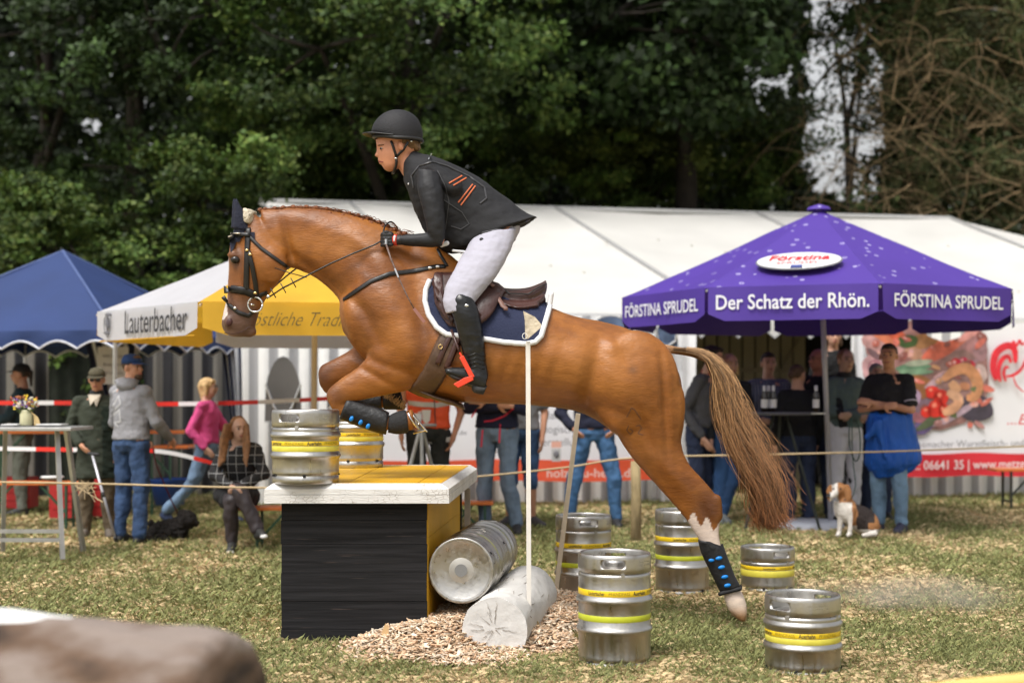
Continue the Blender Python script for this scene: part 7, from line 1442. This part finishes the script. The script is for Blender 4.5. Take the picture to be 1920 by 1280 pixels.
# behind the jump
ORV = mat('orange_vest', (.80, .09, .02), .6, var=.08, vscale=5, bump=.4, bscale=14)
_, J, o_, HM, s_ = person('person in orange red safety vest with a white cup print behind the jump', 803, 640, 1005, 8, -10, 0, ORV, cloth('dark_trousers', (.022, .024, .022)), hair=('short', HBR), sleeve='none', arms={'elR': (.22, -.02, 1.14), 'wrR': (.22, .08, .92), 'elL': (-.27, -.03, 1.12), 'wrL': (-.20, .06, .90)}, width=1.12, tophem=.5)
tb = bvh_of(o_); RFL = mat('reflective', (.55, .54, .52), .5)
for y in (758, 826): mb = MB(); mb.loft(strap(tb, [(764+2, y-3), (790, y), (820, y+1), (846, y-3)], 15, .003, .002, 13.3, 5), 8); build('reflective_band', mb, RFL, o_)
mb = MB(); mb.loft(strap(tb, [(814, 745), (816, 790), (816, 830)], 3, .006, .002, 13.3, 5), 8); build('zip', mb, TXTK, o_)
cY = cast(tb, 800, 790, .012)[0].y; mb = MB(); mb.prism([P(x, y, cY) for x, y in ((791, 768), (808, 768), (806, 788), (802, 793), (797, 793), (793, 788))], (0, -.002, 0)); mb.tube([P(x, y, cY) for x, y in ((791, 772), (785, 773), (784, 780), (788, 785), (793, 784))], .009, 5); build('cup_print', mb, CUPW, o_)
_, J, o_, HM, s_ = person('person in navy jacket with red piping, arms crossed, faded jeans, behind the jump', 932, 640, 1003, -12, -20, 0, cloth('navy_jacket', (.010, .012, .035)), mat('denim_faded', (.16, .22, .30), .85, var=.5, vscale=3.5, bump=.5, bscale=20), hair=('short', HBR), arms=crossed, width=1.1, legs={'kneeL': (-.10, .04, .50), 'ankL': (-.16, -.02, .09), 'toeL': (-.2, .12, .03)})
tb = bvh_of(o_); RP = mat('red_piping', (.70, .02, .06), .5)
for pts in (((963, 765), (945, 780), (925, 788), (908, 790)), ((893, 768), (884, 782)), ((938, 795), (936, 830)), ((905, 805), (902, 838))): mb = MB(); mb.loft(strap(tb, list(pts), 5, .003, .002, 13.1, 4), 8); build('piping', mb, RP, o_)
_, J, o_, HM, s_ = person('person in grey shirt and blue denim shorts behind the upright pole', 976, 655, 990, -15, -20, 0, cloth('grey_shirt', (.20, .20, .21)), DEN, mat('trainer', (.04, .035, .04), .6), shorts=True, sleeve='short', hair=('short', HDK), width=1.05, legs={'toeR': (.16, .12, .035), 'toeL': (-.24, .10, .035)})
_, J, o_, HM, s_ = person('person in navy top and blue jeans standing astride right of the leaning pole', 1113, 650, 992, 0, 0, 0, cloth('navy_top', (.008, .010, .028)), mat('denim_bright', (.05, .13, .27), .85, var=.4, vscale=4, bump=.5, bscale=20), hair=('short', HBR), width=1.08, arms={'elR': (.30, -.05, 1.12), 'wrR': (.19, .10, .98), 'elL': (-.30, -.05, 1.12), 'wrL': (-.19, .10, .98)}, legs={'kneeL': (-.17, .02, .50), 'ankL': (-.20, -.02, .09), 'toeL': (-.22, .12, .035), 'kneeR': (.17, .02, .50), 'ankR': (.22, -.02, .09), 'toeR': (.24, .12, .035)})
# group under the purple parasol
SKD = mat('skin_group', (.58, .32, .22), .5)
person('stooping man in grey sweater with red collar just left of the horse tail', 1312, 645, 985, 55, 80, 10, cloth('grey_sweater', (.085, .085, .095)), DEND, hair=('short', HDK), arms={'elR': (.24, -.05, 1.12), 'wrR': (.18, .12, .86)}, lean=.18, skin=SKD, collar=cloth('red_collar', (.35, .03, .03)))
person('long haired blond woman behind the tail, in dark top and blue jeans', 1368, 662, 985, 10, 12, 0, cloth('dark_top', (.014, .015, .02)), mat('denim_royal', (.025, .075, .19), .85, var=.3, vscale=4, bump=.4), mat('canvas_grey', (.12, .13, .13), .7), hair=('long', HBL), skin=SKD, legs={'kneeL': (-.04, .03, .50), 'ankL': (.10, .02, .12), 'toeL': (.06, .14, .04), 'kneeR': (.10, .0, .50), 'ankR': (.12, 0, .09)}, glasses=False)
CHK = plaid_mat('check_shirt', (.30, .32, .38), (.05, .06, .12), .028, .45); person('dark haired young man in a small checked shirt behind the high table', 1441, 660, 975, -8, 5, 0, CHK, DEND, hair=('short', HDK), skin=SKD, arms={'elL': (-.26, .04, 1.12), 'wrL': (-.14, .28, 1.10), 'elR': (.26, .04, 1.12), 'wrR': (.1, .26, 1.06)})
person('woman in black jumper seen from behind at the high table', 1498, 682, 985, 195, 130, 0, cloth('black_jumper', (.008, .008, .010)), DEND, SHB, hair=('bun', HBR), skin=SKD, width=1.1)
person('bald man with glasses half hidden behind the parasol pole', 1534, 652, 980, -20, -60, 0, cloth('black_coat', (.010, .010, .013)), DEND, hair=None, glasses=True, skin=mat('skin_red', (.42, .17, .12), .5))
person('woman standing higher up inside the stall, face just below the parasol edge', 1562, 600, 900, 0, 0, 0, cloth('black_vest', (.007, .007, .008)), cloth('black_pants', (.01, .01, .01)), hair=('long', HBR), skin=SKD, Y=16.3, z0=.35)
GRF = cloth('grey_green_fleece', (.10, .14, .135)); _, J, o_, HM, s_ = person('young woman in grey green riding fleece and white breeches holding leads', 1584, 653, 985, 22, 12, 0, GRF, mat('breeches_bright', (.72, .71, .76), .75, bump=.2, bscale=18), BTL, hair=('tail', HRD), arms={'elL': (-.22, .06, 1.13), 'elR': (.23, .08, 1.13), 'wrR': (-.02, .20, 1.08), 'wrL': (.06, .18, 1.10)}, skin=SKINP, fine=True, collar=mat('black_collar', (.02, .02, .022), .8))
tb = bvh_of(o_); mb = MB(); mb.loft(strap(tb, [(1570, 745), (1576, 775), (1582, 800)], 26, .004, .003, 13.4, 5), 8); build('side_panel', mb, mat('black_panel', (.01, .01, .012), .8), o_, True)
for q in 'LR': mb = MB(); mb.cap(lerp(J['knee'+q], J['ank'+q], .12), J['ank'+q], .068, .05); organic('riding_boot', mb, BTL, o_.parent, .01, 2)
mb = MB(); mb.tube(curve([tuple(P(x, y, 13.2)) for x, y in ((1596, 782), (1592, 810), (1594, 840), (1604, 864), (1612, 850), (1612, 812), (1606, 785))], 5), .006, 6); mb.tube(curve([tuple(P(x, y, Y_)) for x, y, Y_ in ((1597, 780, 13.2), (1599, 860, 13.1), (1604, 910, 13.0), (1594, 940, 12.95))], 5), .005, 6); tag(build('dog_lead', mb, mat('lead_green', (.012, .04, .03), .6), None, True), 'dark green lead looping down from the fleece woman hands to the beagle', 'dog lead')
BLUJ = mat('blue_tied_jacket', (.005, .085, .42), .6, var=.15, vscale=4, bump=.5, bscale=9); _, J, o_, HM, s_ = person('man in black polo with crossed arms and a bright blue jacket tied round his waist', 1668, 643, 1000, -42, -22, 0, cloth('black_polo', (.012, .011, .014)), mat('denim_pale', (.16, .26, .38), .85, var=.35, vscale=4, bump=.5, bscale=20), mat('shoe_navy', (.03, .03, .06), .6), hair=('short', HDK), sleeve='short', arms=crossed, width=1.06, fine=True, skin=MATS['skin'])
mb = MB(); w = J['pel']+Vector((0, 0, .04)); mb.loft(refine([(w+Vector((0, 0, .10)), Vector((.20, 0, 0)), Vector((0, .185, 0)), 0), (w, Vector((.225, 0, 0)), Vector((0, .21, 0)), 0), (w+Vector((.03, 0, -.22)), Vector((.25, 0, 0)), Vector((0, .22, 0)), 0), (w+Vector((.03, .0, -.38)), Vector((.26, 0, 0)), Vector((0, .21, 0)), 0), (w+Vector((-.02, 0, -.50)), Vector((.13, 0, 0)), Vector((0, .12, 0)), 0)]), 20); mb.cap(w+Vector((-.16, -.16, 0)), w+Vector((-.24, -.14, -.12)), .05, .03); mb.cap(w+Vector((-.15, -.17, .02)), w+Vector((-.10, -.2, -.30)), .045, .025); organic('tied_jacket', mb, BLUJ, o_.parent, .012, 3, wr=(.024, (11, 11, 3)))
for q, sd2 in (('L', 1), ('R', 1)):
    c = lerp(J['sh'+q], J['el'+q], .74); d = (J['el'+q]-J['sh'+q]).normalized(); mb = MB(); mb.tube([c-d*.006, c+d*.006], .070, 16); build('sleeve_hem', mb, mat('hem_pale', (.45, .40, .48), .7), o_, True)
person('grey haired person peeping out behind the man in the black polo', 1643, 688, 985, -5, 5, 0, cloth('dark_jersey', (.03, .02, .025)), DEND, hair=('short', HGR), skin=SKD, Y=14.6)
# high table with bottles
c = P(1462, 775, 13.7); bt = thing('standing_table', 'dark high table with bottles among the group under the purple parasol', 'table', (c.x, 13.7, .08)); mb = MB(); mb.lathe([(.001, .015), (.33, .015), (.34, 0), (.33, -.012), (.001, -.012)], 28, c); build('table_top', mb, mat('table_dark', (.10, .10, .11), .4), bt)
for dx in (-.3, .0, .3): mb = MB(); mb.tube([c+Vector((dx*.2, 0, -.01)), (c.x+dx*1.2, 13.7+(.2 if dx == 0 else -.15), .09)], .014, 8); build('leg', mb, mat('dark_leg', (.02, .025, .02), .6), bt)
BOT = mat('dark_bottle', (.02, .014, .012), .12); LBL = mat('bottle_label', (.55, .54, .58), .5)
def bottle(px, py, Y, lb): b0 = P(px, py, Y); t = thing('bottle', lb, 'bottle', b0, 'bottles on the high table'); mb = MB(); mb.lathe([(.001, 0), (.031, .002), (.032, .15), (.015, .20), (.014, .25), (.001, .252)], 16, b0); build('glass', mb, BOT, t, True); mb = MB(); mb.lathe([(.0325, .04), (.0325, .12)], 16, b0); mb.lathe([(.016, .20), (.0155, .25), (.001, .2525)], 14, b0); build('label', mb, LBL, t, True)
bottle(1433, 772, 13.5, 'leftmost of the three dark bottles on the high table'); bottle(1441, 772, 13.55, 'middle one of the three dark bottles on the high table'); bottle(1450, 772, 13.5, 'right one of the three dark bottles on the high table'); bottle(1530, 772, 13.45, 'single dark bottle on a tray left of the parasol pole')
mb = MB(); mb.lathe([(.001, .0), (.07, .0), (.075, .012), (.001, .012)], 20, P(1534, 776, 13.5)); tag(build('tray', mb, CUPW), 'small white tray under the single bottle', 'tray')
# ================================================================== DOGS
def dog_px(px, py, Y, yo=0): return P(px, py, Y+yo)
def beagle():
    Y = 12.9; t = thing('beagle', 'white brown and black beagle sitting on the grass under the purple parasol', 'dog', P(1600, 1002, Y)); mb = MB()
    def r(tx, ty, bx, by, w, yo=0): T, B = dog_px(tx, ty, Y, yo), dog_px(bx, by, Y, yo); return ((T+B)/2, Vector((0, w, 0)), (T-B)/2, 0)
    mb.loft(refine([r(1563, 940, 1595, 930, .07), r(1564, 958, 1606, 944, .09), r(1570, 972, 1625, 950, .10), r(1590, 985, 1640, 962, .11), r(1602, 995, 1648, 978, .105), r(1615, 1002, 1648, 996, .08)]), 18)
    mb.ell(dog_px(1634, 985, Y, -.07), (.075, .06, .085)); mb.ell(dog_px(1634, 985, Y, .07), (.075, .06, .085))
    for (x0, x1, yo) in ((1573, 1578, -.02), (1593, 1597, -.09)): mb.cap(dog_px(x0+4, 955, Y, yo), dog_px(x0+2, 985, Y, yo), .038, .024); mb.cap(dog_px(x0+2, 985, Y, yo), dog_px(x0, 1001, Y, yo), .024, .020); mb.cap(dog_px(x0, 1001, Y, yo), dog_px(x0-3, 1003, Y, yo-.03), .024, .018)
    mb.cap(dog_px(1640, 1000, Y, -.12), dog_px(1620, 1003, Y, -.16), .028, .022); mb.cap(dog_px(1645, 995, Y), dog_px(1650, 985, Y, .1), .016, .01)
    mb.cap(dog_px(1585, 938, Y), dog_px(1576, 922, Y), .062, .058); mb.ell(dog_px(1573, 917, Y, -.02), (.068, .068, .064)); mb.cap(dog_px(1567, 922, Y, -.06), dog_px(1558, 931, Y, -.13), .038, .024); mb.ell(dog_px(1556, 929, Y, -.14), (.018, .016, .014))
    for yo, x, x2 in ((-.055, 1586, 1590), (.03, 1560, 1556)): mb.loft([(dog_px(x, 908, Y, yo), Vector((.028, 0, 0)), Vector((0, .016, 0))), (dog_px(x2, 920, Y, yo-.01), Vector((.036, 0, 0)), Vector((0, .016, 0))), (dog_px(x2+1, 934, Y, yo-.015), Vector((.028, 0, 0)), Vector((0, .014, 0))), (dog_px(x2, 940, Y, yo-.015), Vector((.01, 0, 0)), Vector((0, .01, 0)))], 12)
    def col(co):
        px = 960+co[:, 0]/co[:, 1]*F; py = HZ-(co[:, 2]-CH)/co[:, 1]*F; n = len(co); nz = np.array([noise.noise(Vector(v)*12) for v in co.tolist()]); c = np.tile(np.array([.62, .58, .53]), (n, 1)); tan = np.array([.33, .15, .055]); blk = np.array([.022, .014, .012])
        hd = (py < 942) & (px < 1602) & ~((np.abs(px-1564-.12*(py-905)) < 5.5+2*nz)) & ~((px < 1566) & (py > 922)); ear = (px > 1578) | (px < 1556); c[hd | ((py < 940) & ear & (px < 1600))] = tan
        c[(px > 1597+4*nz) & (py < 985) & (py > 935)] = tan; c[(px > 1606+5*nz) & (px+.9*(py-945) > 1600) & (py < 992+3*nz) & (px < 1640)] = blk; c[(px > 1628) & (py > 978+4*nz) & (py < 992)] = tan
        c[(px < 1560) & (py > 925) & (py < 932) & (px < 1557)] = [.02, .02, .02]; return c
    organic('body', mb, mat('dog_fur', (.5, .5, .5), .85, attr='Col', var=.1, vscale=30, bump=.4, bscale=70), t, .0075, 3, wr=(.002, 30), colfn=col)
    mb = MB(); mb.ell(dog_px(1552, 930, Y, -.15), (.016, .012, .012)); build('nose', mb, EI, t, True)
    for x, yo in ((1563, -.085), (1576, -.085)): mb = MB(); mb.ell(dog_px(x, 916, Y, yo), (.010, .008, .009)); build('eye', mb, EI, t, True)
    mb = MB(); c_ = dog_px(1583, 935, Y); mb.tube([c_+Vector((.068*math.cos(a), .066*math.sin(a), .02*math.cos(a))) for a in [k/20*6.2832 for k in range(21)]], .008, 6); build('collar', mb, LE, t, True)
beagle()
def poodle():
    Y = 12.9; t = thing('poodle', 'curly black poodle crouching behind the feet of the hoodie man', 'dog', P(325, 1012, Y)); mb = MB(); D = lambda x, y, yo=0: P(x, y, Y+yo)
    mb.cap(D(300, 1000), D(330, 990), .11, .10); mb.cap(D(330, 990), D(345, 978), .10, .08); mb.ell(D(352, 974), (.085, .08, .08)); mb.ell(D(364, 980), (.045, .04, .035)); mb.ell(D(340, 982, -.07), (.035, .03, .06)); mb.ell(D(345, 964), (.06, .06, .045)); mb.ell(D(298, 1004), (.12, .11, .09))
    for x, yo in ((338, -.06), (345, .05)): mb.cap(D(x, 995, yo), D(x+2, 1012, yo), .035, .028)
    for yo in (-.09, .09): mb.cap(D(300, 1008, yo), D(318, 1014, yo), .045, .03)
    mb.cap(D(290, 998), D(284, 982), .02, .018); mb.ell(D(284, 980), (.03, .03, .03))
    organic('body', mb, mat('curly_black_fur', (.016, .013, .012), .9, bump=1., bscale=50), t, .008, 1, wr=(.016, 34)); mb = MB(); mb.ell(D(371, 980, -.01), (.010, .010, .009)); build('nose', mb, EI, t, True); mb = MB(); mb.ell(D(358, 972, -.07), (.008, .008, .008)); build('eye', mb, EI, t, True)
poodle()
# ================================================================== DUST raised by the hooves
mb = MB(); mb.ell(P(1700, 1120, 9.1), (.95, .45, .17), n=20, m=12); du = build('dust', mb, bpy.data.materials.new('dust_air'), None, True); tag(du, 'thin dust hanging over the grass at the right', kind='stuff')
dm = du.data.materials[0]; dm.use_nodes = True; n = dm.node_tree.nodes; l = dm.node_tree.links; n.remove(n['Principled BSDF']); pv = n.new('ShaderNodeVolumePrincipled'); pv.inputs['Color'].default_value = (.85, .78, .68, 1); l.new(pv.outputs[0], n['Material Output'].inputs['Volume'])
tc = n.new('ShaderNodeTexCoord'); nz = n.new('ShaderNodeTexNoise'); nz.inputs['Scale'].default_value = 3.2; nz.inputs['Detail'].default_value = 4; l.new(tc.outputs['Object'], nz.inputs[0])
gr = n.new('ShaderNodeTexGradient'); gr.gradient_type = 'SPHERICAL'; mp = n.new('ShaderNodeMapping'); c = P(1700, 1120, 9.1); mp.vector_type = 'TEXTURE'; mp.inputs['Location'].default_value = tuple(c); mp.inputs['Scale'].default_value = (.95, .45, .17); l.new(tc.outputs['Object'], mp.inputs[0]); l.new(mp.outputs[0], gr.inputs[0])
mr = n.new('ShaderNodeMapRange'); mr.inputs[1].default_value = .42; mr.inputs[2].default_value = .68; mr.inputs[4].default_value = 3.2; l.new(nz.outputs['Fac'], mr.inputs[0]); mu = n.new('ShaderNodeMath'); mu.operation = 'MULTIPLY'; l.new(mr.outputs[0], mu.inputs[0]); l.new(gr.outputs['Fac'], mu.inputs[1]); l.new(mu.outputs[0], pv.inputs['Density'])
